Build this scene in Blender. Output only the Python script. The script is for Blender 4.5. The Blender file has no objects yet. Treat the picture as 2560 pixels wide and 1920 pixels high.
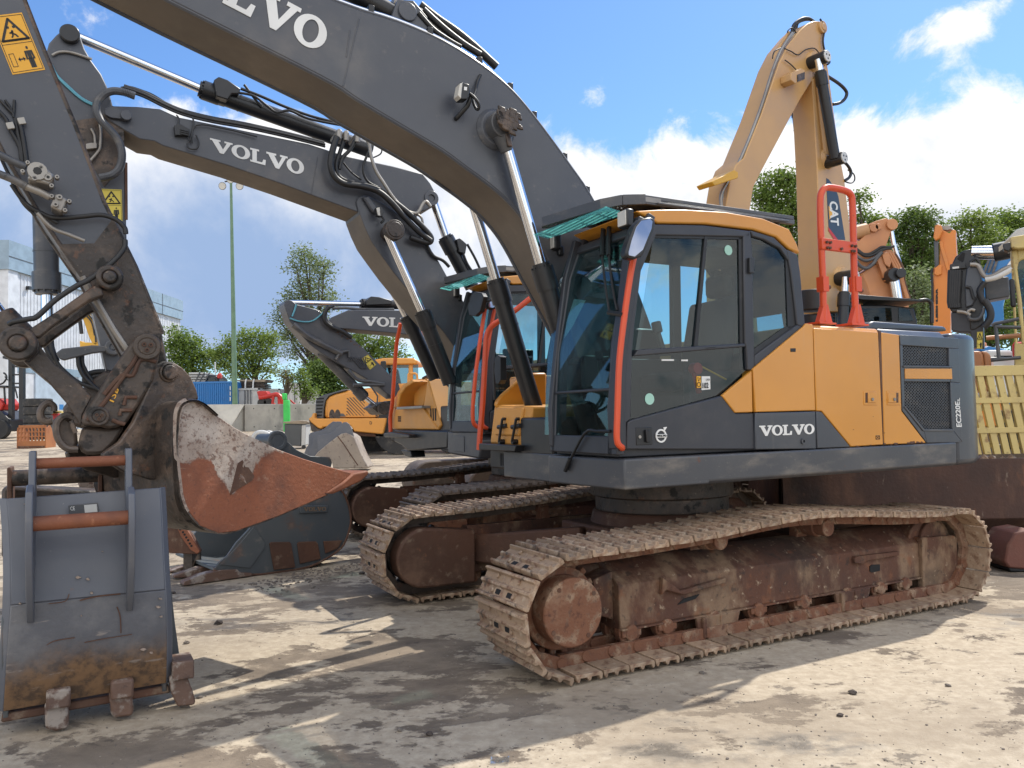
import bpy, bmesh, math, random
import numpy as np
from mathutils import Vector, Matrix, noise as mnoise
random.seed(7)
sc = bpy.context.scene
COL = sc.collection
rad = math.radians
# ---------------------------------------------------------------- camera (calibrated against known excavator sizes)
FPX, PT, RO, HH = 2000., .0405, .0191, 1.56
_c, _s, _cr, _sr = math.cos(PT), math.sin(PT), math.cos(RO), math.sin(RO)
_X = np.array([1., 0, 0]); FW = np.array([0, _c, _s]); _U = np.array([0, -_s, _c])
RT = _cr*_X - _sr*_U; UP = _sr*_X + _cr*_U
CP = np.array([0, 0, HH])
def ray(x, y): return FW + (x-1280)/FPX*RT - (y-960)/FPX*UP
def gnd(x, y, z=0.):
    r = ray(x, y); t = (z-HH)/r[2]; return CP + t*r
def atY(x, y, Y):                       # world point on the ray of a photo position at depth Y
    r = ray(x, y); return CP + r*(Y/r[1])
class Frame:                            # a machine's own axes: F forward, L to its left, Z up
    def __init__(s, ox, oy, yaw, oz=0., sc=1.):
        s.o = np.array([ox, oy, oz]); s.yaw = yaw; s.sc = sc
        s.F = np.array([-math.sin(yaw), -math.cos(yaw), 0]); s.L = np.array([math.cos(yaw), -math.sin(yaw), 0])
        s.rz = math.atan2(s.F[1], s.F[0])
    def w(s, a, b, z): return s.o + (a*s.F + b*s.L + np.array([0, 0, z]))*s.sc
    def loc(s, p): d = np.array(p)-s.o; return (float(d@s.F), float(d@s.L), float(d[2]))
    def onL(s, x, y, b):
        r = ray(x, y); t = ((s.o+b*s.sc*s.L-CP)@s.L)/(r@s.L); p = (CP+t*r-s.o)/s.sc; return (float(p@s.F), float(p[2]))
    def onF(s, x, y, a):
        r = ray(x, y); t = ((s.o+a*s.sc*s.F-CP)@s.F)/(r@s.F); p = (CP+t*r-s.o)/s.sc; return (float(p@s.L), float(p[2]))
    def onZ(s, x, y, z):
        p = gnd(x, y, z)-s.o; return (float(p@s.F), float(p@s.L))
ZZ = dict(A=(0,0,.40687),B=(0,600,.40687),C=(0,1150,.40687),D=(700,0,.40687),E=(700,600,.40687),G=(1300,450,.40687),H=(1160,1150,.36157),I=(1800,1150,.36173),
J=(1750,0,.36618),K=(1860,450,.31646),N=(1860,780,.31646),Q=(420,700,.27128),R=(880,650,.23508),S=(1300,480,.27125),T=(850,1080,.27125),V=(0,1050,.23508),W=(0,0,1.15732),
a=(0,600,.217),b=(0,900,.217),c=(400,900,.24412),d=(0,0,.18083),e=(0,250,.18083),g=(400,1280,.23508),h=(2260,520,.13562),i=(2200,700,.16275),s=(0,0,1.),j=(760,940,.14467),k=(2040,520,.23508),m=(2390,760,.24113),n=(1900,1100,.29837),o=(480,900,.14467),q=(0,860,.15072))
def Z(k, pts):
    x, y, q = ZZ[k]; return [(x+a*q, y+b*q) for a, b in pts]
# ---------------------------------------------------------------- objects
def tag(o, label=None, cat=None, group=None, kind=None):
    if label: o['label'] = label
    if cat: o['category'] = cat
    if group: o['group'] = group
    if kind: o['kind'] = kind
    return o
def thing(name, label, cat, loc=(0,0,0), rz=0., group=None):
    o = bpy.data.objects.new(name, None); COL.objects.link(o); o.empty_display_size = .2
    o.location = loc; o.rotation_euler = (0,0,rz)
    return tag(o, label, cat, group)
def fthing(fr, name, label, cat, group=None):
    o = thing(name, label, cat, tuple(fr.o), fr.rz, group); o.scale = (fr.sc,)*3; return o
def copy_part(o, parent, mat=None):
    c = o.copy(); COL.objects.link(c); c.parent = parent
    for ch in list(o.children): copy_part(ch, c)
    return c
class MB:
    """collects shapes and links them as one mesh object"""
    def __init__(s): s.v = []; s.f = []; s.m = []
    def add(s, vs, fs, m=0):
        n = len(s.v); s.v += [tuple(map(float, p)) for p in vs]
        for f in fs: s.f.append(tuple(i+n for i in f)); s.m.append(m)
        return s
    def prism(s, poly, ax, lo, hi, m=0, tf=None):
        """poly = 2-D outline; ax = the axis it is extruded along ('x','y','z')"""
        area = sum(poly[i][0]*poly[(i+1) % len(poly)][1]-poly[(i+1) % len(poly)][0]*poly[i][1] for i in range(len(poly)))
        if area < 0: poly = poly[::-1]
        n = len(poly)
        def P(p, t):
            q = {'x': (t, p[0], p[1]), 'y': (p[0], t, p[1]), 'z': (p[0], p[1], t)}[ax]
            return tf(q) if tf else q
        lo_, hi_ = (lo if callable(lo) else (lambda p: lo)), (hi if callable(hi) else (lambda p: hi))
        vs = [P(p, lo_(p)) for p in poly]+[P(p, hi_(p)) for p in poly]
        A, B = list(range(n)), list(range(n, 2*n))
        sd = [(i, (i+1) % n, n+(i+1) % n, n+i) for i in range(n)]
        if ax == 'y': fs = [tuple(A), tuple(B[::-1])]+[q[::-1] for q in sd]
        else: fs = [tuple(A[::-1]), tuple(B)]+sd
        return s.add(vs, fs, m)
    def box(s, x0, x1, y0, y1, z0, z1, m=0):
        return s.prism([(x0, y0), (x1, y0), (x1, y1), (x0, y1)], 'z', z0, z1, m)
    def obox(s, c, ux, uy, uz, m=0):
        """box from centre and three half-axis vectors"""
        c, ux, uy, uz = [np.array(t, float) for t in (c, ux, uy, uz)]
        if np.dot(np.cross(ux, uy), uz) < 0: ux = -ux
        vs = [c+i*ux+j*uy+k*uz for k in (-1, 1) for j in (-1, 1) for i in (-1, 1)]
        return s.add(vs, [(0,2,3,1),(4,5,7,6),(0,1,5,4),(2,6,7,3),(0,4,6,2),(1,3,7,5)], m)
    def cyl(s, p0, p1, r0, r1=None, n=20, m=0, caps=True):
        r1 = r0 if r1 is None else r1
        p0 = Vector(p0); p1 = Vector(p1); d = (p1-p0).normalized()
        u = d.orthogonal().normalized(); w = d.cross(u)
        vs = []
        for p, r in ((p0, r0), (p1, r1)):
            for i in range(n):
                a = 2*math.pi*i/n; vs.append(p+u*r*math.cos(a)+w*r*math.sin(a))
        fs = [(i, (i+1) % n, n+(i+1) % n, n+i) for i in range(n)]
        if caps: fs += [tuple(range(n))[::-1], tuple(range(n, 2*n))]
        return s.add(vs, fs, m)
    def ring(s, c, ax, r0, r1, h, n=28, m=0):
        c = Vector(c); d = Vector(ax).normalized(); u = d.orthogonal().normalized(); w = d.cross(u)
        vs = []
        for hh, r in ((-h/2, r0), (-h/2, r1), (h/2, r1), (h/2, r0)):
            for i in range(n):
                a = 2*math.pi*i/n; vs.append(c+d*hh+u*r*math.cos(a)+w*r*math.sin(a))
        fs = []
        for k in range(4):
            k2 = (k+1) % 4
            fs += [(k*n+i, k*n+(i+1) % n, k2*n+(i+1) % n, k2*n+i) for i in range(n)][::1]
        return s.add(vs, fs, m)
    def tube(s, path, r, n=8, m=0, caps=True, smooth=0):
        P = [Vector(p) for p in path]
        if smooth: P = spline(P, smooth)
        d = [(P[min(i+1, len(P)-1)]-P[max(i-1, 0)]).normalized() for i in range(len(P))]
        u = d[0].orthogonal().normalized(); vs = []
        for i, p in enumerate(P):
            u = (u-d[i]*u.dot(d[i])).normalized(); w = d[i].cross(u)
            rr = r(i/(len(P)-1)) if callable(r) else r
            for k in range(n):
                a = 2*math.pi*k/n; vs.append(p+u*rr*math.cos(a)+w*rr*math.sin(a))
        fs = [(i*n+k, i*n+(k+1) % n, (i+1)*n+(k+1) % n, (i+1)*n+k) for i in range(len(P)-1) for k in range(n)]
        if caps: fs += [tuple(range(n))[::-1], tuple(range((len(P)-1)*n, len(P)*n))]
        return s.add(vs, fs, m)
    def grid(s, rows, m=0, flip=False):
        """rows of points -> surface"""
        n = len(rows[0]); vs = [p for r in rows for p in r]
        fs = []
        for i in range(len(rows)-1):
            for k in range(n-1):
                q = (i*n+k, i*n+k+1, (i+1)*n+k+1, (i+1)*n+k); fs.append(q[::-1] if flip else q)
        return s.add(vs, fs, m)
    def slab(s, rows, th, m=0):
        """rows of points, thickened along the surface normal"""
        R = [[Vector(p) for p in r] for r in rows]; nr, nc = len(R), len(R[0])
        def nrm(i, k):
            a = R[min(i+1, nr-1)][k]-R[max(i-1, 0)][k]; b = R[i][min(k+1, nc-1)]-R[i][max(k-1, 0)]
            return a.cross(b).normalized()
        vs = [R[i][k] for i in range(nr) for k in range(nc)]+[R[i][k]-nrm(i, k)*th for i in range(nr) for k in range(nc)]
        N = nr*nc; fs = []
        for i in range(nr-1):
            for k in range(nc-1):
                a, b, c, d = i*nc+k, i*nc+k+1, (i+1)*nc+k+1, (i+1)*nc+k
                fs += [(a, d, c, b), (a+N, b+N, c+N, d+N)]
        bd = [i*nc for i in range(nr)]+[(nr-1)*nc+k for k in range(1, nc)]+[i*nc+nc-1 for i in range(nr-2, -1, -1)]+[k for k in range(nc-2, 0, -1)]
        for i in range(len(bd)):
            a, b = bd[i], bd[(i+1) % len(bd)]; fs.append((b, a, a+N, b+N))
        return s.add(vs, fs, m)
    def build(s, name, mat, parent=None, bev=0., smooth=35, seg=2, fix=False):
        me = bpy.data.meshes.new(name); me.from_pydata(s.v, [], s.f)
        mats = mat if isinstance(mat, (list, tuple)) else [mat]
        for q in mats: me.materials.append(q)
        if len(mats) > 1: me.polygons.foreach_set('material_index', s.m)
        me.update()
        if fix:
            bm = bmesh.new(); bm.from_mesh(me); bmesh.ops.recalc_face_normals(bm, faces=bm.faces); bm.to_mesh(me); bm.free()
        if smooth:
            me.polygons.foreach_set('use_smooth', [True]*len(me.polygons))
            me.set_sharp_from_angle(angle=rad(smooth))
        o = bpy.data.objects.new(name, me); COL.objects.link(o)
        if parent is not None: o.parent = parent
        if bev:
            b = o.modifiers.new('bevel', 'BEVEL'); b.width = bev; b.segments = seg; b.limit_method = 'ANGLE'; b.angle_limit = rad(38)
        return o
def spline(P, k=6):
    P = [Vector(p) for p in P]; out = []
    for i in range(len(P)-1):
        a, b, c, d = P[max(i-1, 0)], P[i], P[i+1], P[min(i+2, len(P)-1)]
        for j in range(k):
            t = j/k
            out.append(.5*((2*b)+(c-a)*t+(2*a-5*b+4*c-d)*t*t+(3*b-a-3*c+d)*t**3))
    out.append(P[-1]); return out
def smooth2(pts, k=5): return [(p.x, p.y) for p in spline([Vector((q[0], q[1], 0)) for q in pts], k)]
# ---------------------------------------------------------------- lettering
def _ell(cx, cy, rx, ry, n=28): return [(cx+rx*math.cos(2*math.pi*i/n), cy+ry*math.sin(2*math.pi*i/n)) for i in range(n)]
GV = [(0,1),(.46,1),(.46,.87),(.37,.87),(.57,.34),(.74,.87),(.64,.87),(.64,1),(1,1),(1,.87),(.92,.87),(.6,0),(.44,0),(.09,.87),(0,.87)]
GL = [(0,1),(.54,1),(.54,.87),(.4,.87),(.4,.14),(.72,.14),(.8,.38),(.95,.38),(.92,0),(0,0),(0,.13),(.13,.13),(.13,.87),(0,.87)]
def word_volvo():
    """slab-serif letters in the unit square: list of ('p', polygon) or ('r', outer, inner)"""
    out = []; x = 0.
    for ch, w in (('V',1.13),('O',1.),('L',.86),('V',1.13),('O',1.)):
        if ch == 'O': out.append(('r', _ell(x+w/2, .5, w/2*.95, .51), _ell(x+w/2, .5, w*.225, .37)))
        else: out.append(('p', [(x+a*w, b) for a, b in (GV if ch == 'V' else GL)]))
        x += w*(.93 if ch == 'V' else .98)
    for i, g in enumerate(out): out[i] = (g[0],)+tuple([(a/x, b) for a, b in q] for q in g[1:])
    return out
def bil(q, u, v):
    bl, br, tr, tl = [np.array(t, float) for t in q]
    return tuple((1-u)*(1-v)*bl+u*(1-v)*br+u*v*tr+(1-u)*v*tl)
def volvo(name, quad, P, mat, parent, only=None):
    """quad: 2-D corners bl,br,tr,tl; P maps (2-D point, outward offset) to 3-D"""
    mb = MB()
    for i, g in enumerate(word_volvo()):
        if only and i not in only: continue
        if g[0] == 'p':
            pts = [bil(quad, *q) for q in g[1]]; n = len(pts)
            mb.add([P(p, .004) for p in pts]+[P(p, 0) for p in pts], [tuple(range(n))]+[(k, n+k, n+(k+1) % n, (k+1) % n) for k in range(n)])
        else:
            o = [bil(quad, *q) for q in g[1]]; i_ = [bil(quad, *q) for q in g[2]]; n = len(o)
            mb.add([P(p, .004) for p in o]+[P(p, .004) for p in i_]+[P(p, 0) for p in o], [(k, (k+1) % n, n+(k+1) % n, n+k) for k in range(n)]+[(k, 2*n+k, 2*n+(k+1) % n, (k+1) % n) for k in range(n)])
    return mb.build(name, mat, parent, smooth=0, fix=False)
_txtcache = {}
def text_geo(t, bold=.0):
    k = (t, bold)
    if k not in _txtcache:
        cu = bpy.data.curves.new('lettering', 'FONT'); cu.body = t; cu.resolution_u = 3; cu.offset = bold
        o = bpy.data.objects.new('lettering', cu); COL.objects.link(o)
        dg = bpy.context.evaluated_depsgraph_get(); me = bpy.data.meshes.new_from_object(o.evaluated_get(dg))
        vs = [(v.co.x, v.co.y) for v in me.vertices]; fs = [tuple(p.vertices) for p in me.polygons]
        bpy.data.objects.remove(o); bpy.data.meshes.remove(me); bpy.data.curves.remove(cu)
        x0 = min(a for a, b in vs); x1 = max(a for a, b in vs); y0 = min(b for a, b in vs); y1 = max(b for a, b in vs)
        _txtcache[k] = ([((a-x0)/(x1-x0), (b-y0)/(y1-y0)) for a, b in vs], fs)
    return _txtcache[k]
def text_on(mb, t, quad, P, bold=.02, off=.003, m=0):
    vs, fs = text_geo(t, bold)
    return mb.add([P(bil(quad, *q), off) for q in vs], fs, m)
# ---------------------------------------------------------------- materials
class NT:
    def __init__(s, name):
        s.mat = bpy.data.materials.new(name); s.mat.use_nodes = True; s.t = s.mat.node_tree; s.t.nodes.clear()
        s.out = s.t.nodes.new('ShaderNodeOutputMaterial')
        s.tc = s.t.nodes.new('ShaderNodeTexCoord').outputs['Object']
    def n(s, typ, ins=None, **at):
        q = s.t.nodes.new('ShaderNode'+typ)
        for k, v in at.items(): setattr(q, k, v)
        for k, v in (ins or {}).items():
            if hasattr(v, 'is_output'): s.t.links.new(v, q.inputs[k])
            else:
                if isinstance(v, tuple) and len(v) == 3 and q.inputs[k].type == 'RGBA': v = v+(1,)
                q.inputs[k].default_value = v
        return q
    def link(s, a, b): s.t.links.new(a, b)
    def math(s, op, a, b=0., c=None):
        i = {0: a, 1: b}
        if c is not None: i[2] = c
        return s.n('Math', i, operation=op).outputs[0]
    def noise(s, scale, detail=4, rough=.55, vec=None, stretch=None, dist=0.):
        v = vec or s.tc
        if stretch: v = s.n('Mapping', {'Vector': v, 'Scale': stretch[:3], 'Rotation': (0, 0, stretch[3] if len(stretch) > 3 else 0)}).outputs[0]
        return s.n('TexNoise', {'Vector': v, 'Scale': scale, 'Detail': detail, 'Roughness': rough, 'Distortion': dist}).outputs['Fac']
    def ramp(s, f, lo, hi): return s.n('MapRange', {0: f, 1: lo, 2: hi, 3: 0., 4: 1.}, interpolation_type='SMOOTHSTEP').outputs[0]
    def mix(s, f, a, b): return s.n('MixRGB', {0: f, 1: a, 2: b}).outputs[0]
def surf(name, base, base2=None, layers=(), rough=.5, rvar=.15, metal=0., coat=0., bump=.15, bscale=40., vscale=1.5, spec=.5, bdist=.01, ovar=0., wav=0.):
    """base colour varied slowly towards base2; layers = (colour, scale, lo, hi, amount, stretch)"""
    N = NT(name); c = N.mix(N.ramp(N.noise(vscale, 5), .35, .7), base, base2 or tuple(x*.8 for x in base))
    rg = rough
    r = N.math('MULTIPLY_ADD', N.noise(9, 4), rvar*2, rough-rvar)
    mt = metal
    for L in layers:
        col, sc_, lo, hi, amt = L[:5]; st = L[5] if len(L) > 5 else None
        f = N.math('MULTIPLY', N.ramp(N.noise(sc_, 7, .62, stretch=st), lo, hi), amt)
        c = N.mix(f, c, col); r = N.math('MAXIMUM', r, N.math('MULTIPLY', f, .8))
        if metal: mt = N.math('MULTIPLY', N.math('SUBTRACT', 1., f), mt)
    if ovar:
        rn = N.n('ObjectInfo').outputs['Random']; k_ = N.math('MULTIPLY_ADD', rn, 2*ovar, 1-ovar)
        c = N.n('MixRGB', {0: 1., 1: c, 2: N.n('CombineXYZ', {0: k_, 1: k_, 2: k_}).outputs[0]}, blend_type='MULTIPLY').outputs[0]
    hgt = N.noise(bscale, 5)
    if wav: hgt = N.math('MULTIPLY_ADD', N.noise(2.6, 2), wav, hgt)
    b = N.n('Bump', {'Strength': bump, 'Distance': bdist, 'Height': hgt}).outputs[0]
    p = N.n('BsdfPrincipled', {'Base Color': c, 'Roughness': r, 'Metallic': mt, 'Normal': b, 'Coat Weight': coat, 'Specular IOR Level': spec})
    N.link(p.outputs[0], N.out.inputs[0]); return N.mat
def plain(name, col, rough=.5, metal=0., bump=.05, bscale=60., spec=.5, coat=0.): return surf(name, col, None, (), rough, .08, metal, coat, bump, bscale, spec=spec)
RUST = (.14,.045,.018); MUD = (.30,.235,.165); DUST = (.33,.28,.22)
M_GREY = surf('charcoal_paint', (.056,.061,.075), (.068,.073,.085), [(DUST,.9,.5,.8,.3),(DUST,14,.60,.76,.2),((.03,.03,.034),2.2,.58,.8,.45),(DUST,40,.68,.74,.3),(RUST,6,.72,.75,.8)], .42, .1, bump=.05, coat=.1, wav=2.)
M_BODYG = surf('charcoal_body_paint', (.042,.048,.060), (.05,.056,.068), [(DUST,1.2,.52,.85,.2),(DUST,34,.66,.76,.25),(DUST,3,.58,.8,.15,(3,1,.3))], .34, .09, bump=.03, coat=.15, wav=4.)
M_CABG = surf('cab_frame_paint', (.028,.03,.037), (.036,.038,.046), [(DUST,2,.55,.9,.15)], .45, .1, bump=.04)
M_SKIRT = surf('skirt_steel_paint', (.055,.058,.066), (.075,.077,.082), [(DUST,2.5,.48,.8,.4,(1,1,3)),(DUST,36,.62,.72,.3),(RUST,5,.68,.73,.6)], .4, .12, bump=.07, wav=2.)
M_YEL = surf('yellow_paint', (.58,.25,.03), (.53,.228,.03), [(DUST,1.3,.5,.9,.22),(DUST,30,.66,.78,.2),(DUST,2.4,.56,.8,.2,(3,1,.25)),((.3,.12,.03),50,.72,.76,.5)], .33, .09, coat=.2, bump=.02, wav=5.)
M_YEL2 = surf('weathered_yellow_paint', (.64,.29,.05), (.56,.26,.055), [(DUST,2,.45,.9,.3),((.06,.03,.015),7,.68,.74,.7),(RUST,16,.7,.76,.6)], .48, .1, bump=.04)
M_ORNG = surf('orange_red_rail_paint', (.62,.075,.018), (.55,.07,.02), [((.15,.04,.03),9,.68,.74,.6)], .4, .1, bump=.03)
M_BLK = surf('black_rubber', (.01,.01,.011), (.016,.016,.017), [(DUST,6,.58,.9,.12)], .5, .12, bump=.1)
M_BLKP = surf('black_paint', (.012,.013,.015), (.018,.018,.02), [(DUST,3,.58,.95,.08),(DUST,30,.68,.75,.12)], .36, .1, bump=.05, wav=2.)
M_CHROME = surf('chrome', (.75,.76,.78), (.65,.66,.68), [(DUST,8,.66,.9,.3,(1,1,.2))], .12, .05, metal=1., bump=.01)
M_STEEL = surf('dull_steel', (.32,.3,.27), (.22,.2,.18), [(RUST,6,.6,.75,.4)], .45, .1, metal=.6, bump=.1)
M_RUST = surf('dark_rust', (.10,.044,.025), (.066,.032,.02), [((.19,.11,.07),3,.5,.7,.6),(MUD,7,.57,.7,.4),((.022,.016,.013),2.2,.53,.72,.6),((.24,.09,.035),12,.62,.72,.5)], .75, .1, bump=.45, bscale=30, bdist=.012)
M_RUSTD = surf('oily_rust', (.066,.048,.036), (.034,.026,.022), [((.15,.1,.07),5,.48,.66,.65),((.012,.011,.01),8,.53,.62,.9),((.14,.06,.03),13,.6,.7,.6),((.22,.165,.12),34,.63,.7,.5)], .5, .16, bump=.55, bscale=24, bdist=.012)
M_RUSTR = surf('bright_rust', (.24,.078,.034), (.16,.056,.028), [((.085,.034,.022),2.2,.5,.7,.6),((.38,.17,.085),26,.58,.7,.5),((.33,.24,.17),7,.62,.7,.4),((.42,.3,.2),40,.66,.72,.5,(1,3,1))], .7, .1, bump=.25, bscale=50)
M_TRACK = surf('muddy_track_steel', (.32,.225,.15), (.22,.15,.098), [((.125,.055,.03),9,.48,.64,.85),((.5,.41,.31),6,.52,.68,.7),((.04,.03,.024),15,.57,.68,.8),((.2,.08,.04),26,.58,.68,.5)], .75, .12, bump=.7, bscale=32, bdist=.014, ovar=.22)
M_TRACKD = surf('dark_track_steel', (.115,.085,.062), (.07,.05,.04), [((.28,.22,.165),6,.5,.7,.65),((.13,.055,.033),9,.55,.7,.6)], .7, .12, bump=.5, bscale=35, bdist=.012, ovar=.2)
M_FRAME = surf('rusty_track_frame', (.105,.043,.024), (.062,.029,.019), [((.27,.18,.11),2.6,.49,.64,.72,(1,1,.55)),((.03,.02,.016),1.5,.52,.72,.65),((.22,.085,.035),7,.56,.7,.55),((.38,.29,.20),18,.61,.70,.65),((.025,.018,.015),11,.58,.68,.65)], .78, .12, bump=.65, bscale=28, bdist=.014)
M_WALL = surf('streaked_rust', (.075,.035,.024), (.045,.024,.019), [((.15,.075,.045),2.2,.5,.68,.7,(1,1,.35)),((.26,.2,.15),9,.62,.7,.5,(1.5,1.5,.5)),((.017,.013,.012),1.3,.5,.7,.7,(1,1,.5)),((.2,.08,.035),5,.6,.7,.5,(1,1,.4))], .75, .1, bump=.5, bscale=26, bdist=.012)
M_HUB = surf('pitted_rust', (.18,.075,.038), (.13,.054,.03), [((.38,.28,.185),13,.5,.64,.6),((.38,.28,.19),2.5,.56,.72,.45),((.08,.03,.018),26,.52,.66,.75)], .78, .1, bump=.7, bscale=60, bdist=.01)
M_PALE = surf('scraped_pale_steel', (.33,.265,.22), (.25,.19,.15), [((.11,.055,.035),20,.5,.62,.85),((.46,.40,.34),5,.5,.7,.5),((.2,.075,.04),3,.58,.68,.6),((.06,.045,.035),45,.6,.68,.7)], .66, .12, bump=.3, bscale=45)
M_BUCKB = surf('blue_grey_bucket_paint', (.09,.098,.12), (.11,.115,.13), [((.28,.26,.24),3,.58,.78,.35),((.2,.085,.03),4.5,.66,.72,.8),((.36,.34,.32),30,.68,.76,.5)], .42, .12, bump=.06, coat=.1)
M_BUCKW = surf('worn_bucket_steel', (.2,.135,.085), (.14,.1,.07), [((.075,.05,.035),18,.52,.68,.7),((.3,.24,.18),3,.5,.75,.5),((.25,.11,.04),6,.6,.7,.5)], .5, .12, metal=.2, bump=.2, bscale=50)
M_BUCKD = surf('dark_bucket_paint', (.06,.07,.08), (.08,.088,.092), [((.13,.06,.035),3,.58,.72,.6),(DUST,6,.58,.78,.35)], .5, .12, bump=.08)
M_TOOTH = surf('tooth_steel', (.14,.08,.055), (.1,.06,.045), [((.34,.3,.26),9,.5,.62,.75),((.05,.03,.025),14,.58,.7,.6)], .6, .12, bump=.35, bscale=40)
M_WHITE = plain('white_lettering', (.72,.72,.70), .45, bump=0.)
M_DECY = surf('warning_yellow', (.72,.36,.02), (.66,.33,.02), [((.25,.13,.05),16,.7,.78,.5)], .4, .05, bump=0.)
M_DECL = surf('faded_warning_yellow', (.62,.5,.07), (.55,.45,.08), [((.2,.12,.05),12,.66,.72,.7)], .5, .05, bump=0.)
M_INK = plain('black_ink', (.012,.011,.01), .5, bump=0.)
M_LENS = plain('lamp_lens', (.55,.53,.48), .15, bump=.1, bscale=90)
M_TAN = surf('tan_machine_paint', (.53,.31,.115), (.48,.28,.11), [(DUST,1.5,.5,.9,.25)], .38, .08, coat=.15, bump=.02)
M_TANF = surf('faded_tan_paint', (.47,.25,.11), (.42,.22,.1), [(DUST,2,.5,.9,.3)], .5, .08, bump=.03)
M_COPP = surf('copper_orange_paint', (.5,.22,.09), (.42,.18,.08), [(DUST,2,.5,.9,.3)], .5, .08, bump=.03)
M_OR2 = surf('orange_paint', (.62,.21,.035), (.57,.2,.04), [(DUST,1.5,.5,.9,.2)], .4, .08, bump=.02)
M_HAUL = surf('hauler_orange_paint', (.62,.27,.045), (.57,.25,.05), [(DUST,1.2,.5,.9,.3)], .42, .08, bump=.02)
M_BLUE = surf('blue_container_paint', (.025,.16,.42), (.03,.15,.38), [(DUST,1,.55,.9,.2)], .5, .08, bump=.03)
M_BLUE2 = surf('blue_machine_paint', (.02,.18,.45), (.025,.16,.4), [(DUST,1,.55,.9,.2)], .4, .08, bump=.03)
M_CREAM = surf('pale_yellow_paint', (.56,.44,.17), (.46,.35,.14), [((.2,.1,.045),5,.56,.66,.75),(DUST,3,.5,.8,.4),((.12,.06,.03),22,.62,.7,.6)], .55, .1, bump=.1)
M_RED = plain('red_paint', (.5,.025,.015), .4)
M_LGREEN = plain('bright_green_paint', (.04,.5,.08), .45)
M_GRNPOLE = plain('green_grey_pole_paint', (.13,.22,.13), .5)
M_BIN = plain('grey_plastic', (.075,.08,.082), .55)
M_CONT = surf('pale_grey_container_paint', (.5,.5,.48), (.42,.42,.41), [((.2,.12,.08),2,.62,.75,.4,(1,1,.3))], .55, .08, bump=.03)
M_CONC = surf('concrete_block', (.36,.34,.3), (.28,.265,.24), [((.12,.115,.11),1.,.5,.7,.65,(1,1,.5)),((.45,.43,.39),4,.55,.75,.4)], .85, .08, bump=.3, bscale=18)
M_CONCL = surf('clean_concrete', (.46,.43,.37), (.4,.375,.33), [((.3,.28,.25),1.2,.5,.7,.5,(1,1,.5))], .85, .08, bump=.2, bscale=18)
M_WOOD = surf('timber', (.3,.24,.17), (.2,.16,.12), (), .8, .1, bump=.3)
M_TYRE = surf('tyre_rubber', (.02,.02,.021), (.035,.033,.031), [(DUST,4,.5,.8,.4)], .75, .1, bump=.2)
M_CLAD = plain('white_cladding', (.62,.64,.67), .4, bump=.01)
M_CLADB = plain('blue_grey_cladding', (.25,.34,.42), .35, bump=.01)
M_DOORW = plain('roller_door', (.42,.5,.58), .4, bump=.02)
M_DARK = plain('dark_void', (.008,.008,.009), .8)
M_SEAT = surf('seat_fabric', (.02,.021,.024), (.03,.03,.033), (), .8, .08, bump=.2)
M_PLA = plain('interior_plastic', (.022,.024,.027), .5)
M_PAPER = plain('white_paper', (.7,.7,.68), .6)
M_MINT = plain('pale_green_sticker', (.35,.6,.5), .5)
M_HOOK = surf('oily_iron', (.095,.07,.055), (.055,.043,.036), [((.2,.14,.1),6,.5,.68,.6),((.017,.014,.013),7,.55,.65,.8)], .5, .15, bump=.4, bscale=24)
def shell_mat():
    N = NT('worn_bucket_shell'); z_ = N.n('SeparateXYZ', {0: N.tc}).outputs[2]
    h = N.math('MULTIPLY_ADD', N.noise(2.5, 7, .65), .34, z_); h = N.math('MULTIPLY_ADD', N.noise(14, 5, .6), .1, h)
    rust = N.mix(N.ramp(N.noise(16, 7, .65), .4, .65), (.22,.13,.07), (.09,.06,.042)); grey = N.mix(N.ramp(N.noise(3, 7, .65), .4, .7), (.10,.105,.122), (.17,.17,.178))
    c = N.mix(N.ramp(h, .50, .70), rust, grey); c = N.mix(N.math('MULTIPLY', N.ramp(N.noise(28, 5, .6, stretch=(1,.25,1)), .62, .72), .5), c, (.34,.3,.27))
    b = N.n('Bump', {'Strength': .2, 'Distance': .01, 'Height': N.noise(40, 5)}).outputs[0]
    q = N.n('BsdfPrincipled', {'Base Color': c, 'Roughness': N.math('MULTIPLY_ADD', N.noise(6, 5), .3, .3), 'Metallic': .25, 'Normal': b}); N.link(q.outputs[0], N.out.inputs[0]); return N.mat
M_SHELL = shell_mat()
M_BROWN = surf('boom_underside_bounce_and_dust', (.16,.13,.1), (.12,.1,.08), [(DUST,2,.45,.8,.35)], .65, .1, bump=.05)  # underside dust colour with the brown ground bounce painted in
def glass(name, tint, refl=1., dirt=.10, dcol=(.45,.5,.5)):
    N = NT(name)
    lw = N.math('MULTIPLY_ADD', N.math('POWER', N.n('LayerWeight', {'Blend': .5}).outputs['Facing'], 4.), .85, .03)
    tr = N.n('BsdfTransparent', {'Color': tint}).outputs[0]; gl = N.n('BsdfGlossy', {'Color': (.95,1,1), 'Roughness': .015}).outputs[0]
    a = N.n('MixShader', {0: N.math('MULTIPLY', lw, refl), 1: tr, 2: gl}).outputs[0]
    d = N.n('BsdfDiffuse', {'Color': dcol}).outputs[0]
    f = N.math('MULTIPLY', N.ramp(N.noise(2.2, 6, .6, stretch=(1,1,.5)), .35, .8), dirt)
    N.link(N.n('MixShader', {0: f, 1: a, 2: d}).outputs[0], N.out.inputs[0]); return N.mat
M_GLASS = glass('tinted_cab_glass', (.50,.68,.70), 1.3, .05, (.22,.32,.36))
M_GLASSD = glass('dark_tinted_glass', (.40,.52,.56), 1.2, .02, (.2,.27,.3))
M_WSCR = glass('windscreen_glass', (.40,.55,.56), 1.1, .14, (.2,.29,.3))
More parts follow.
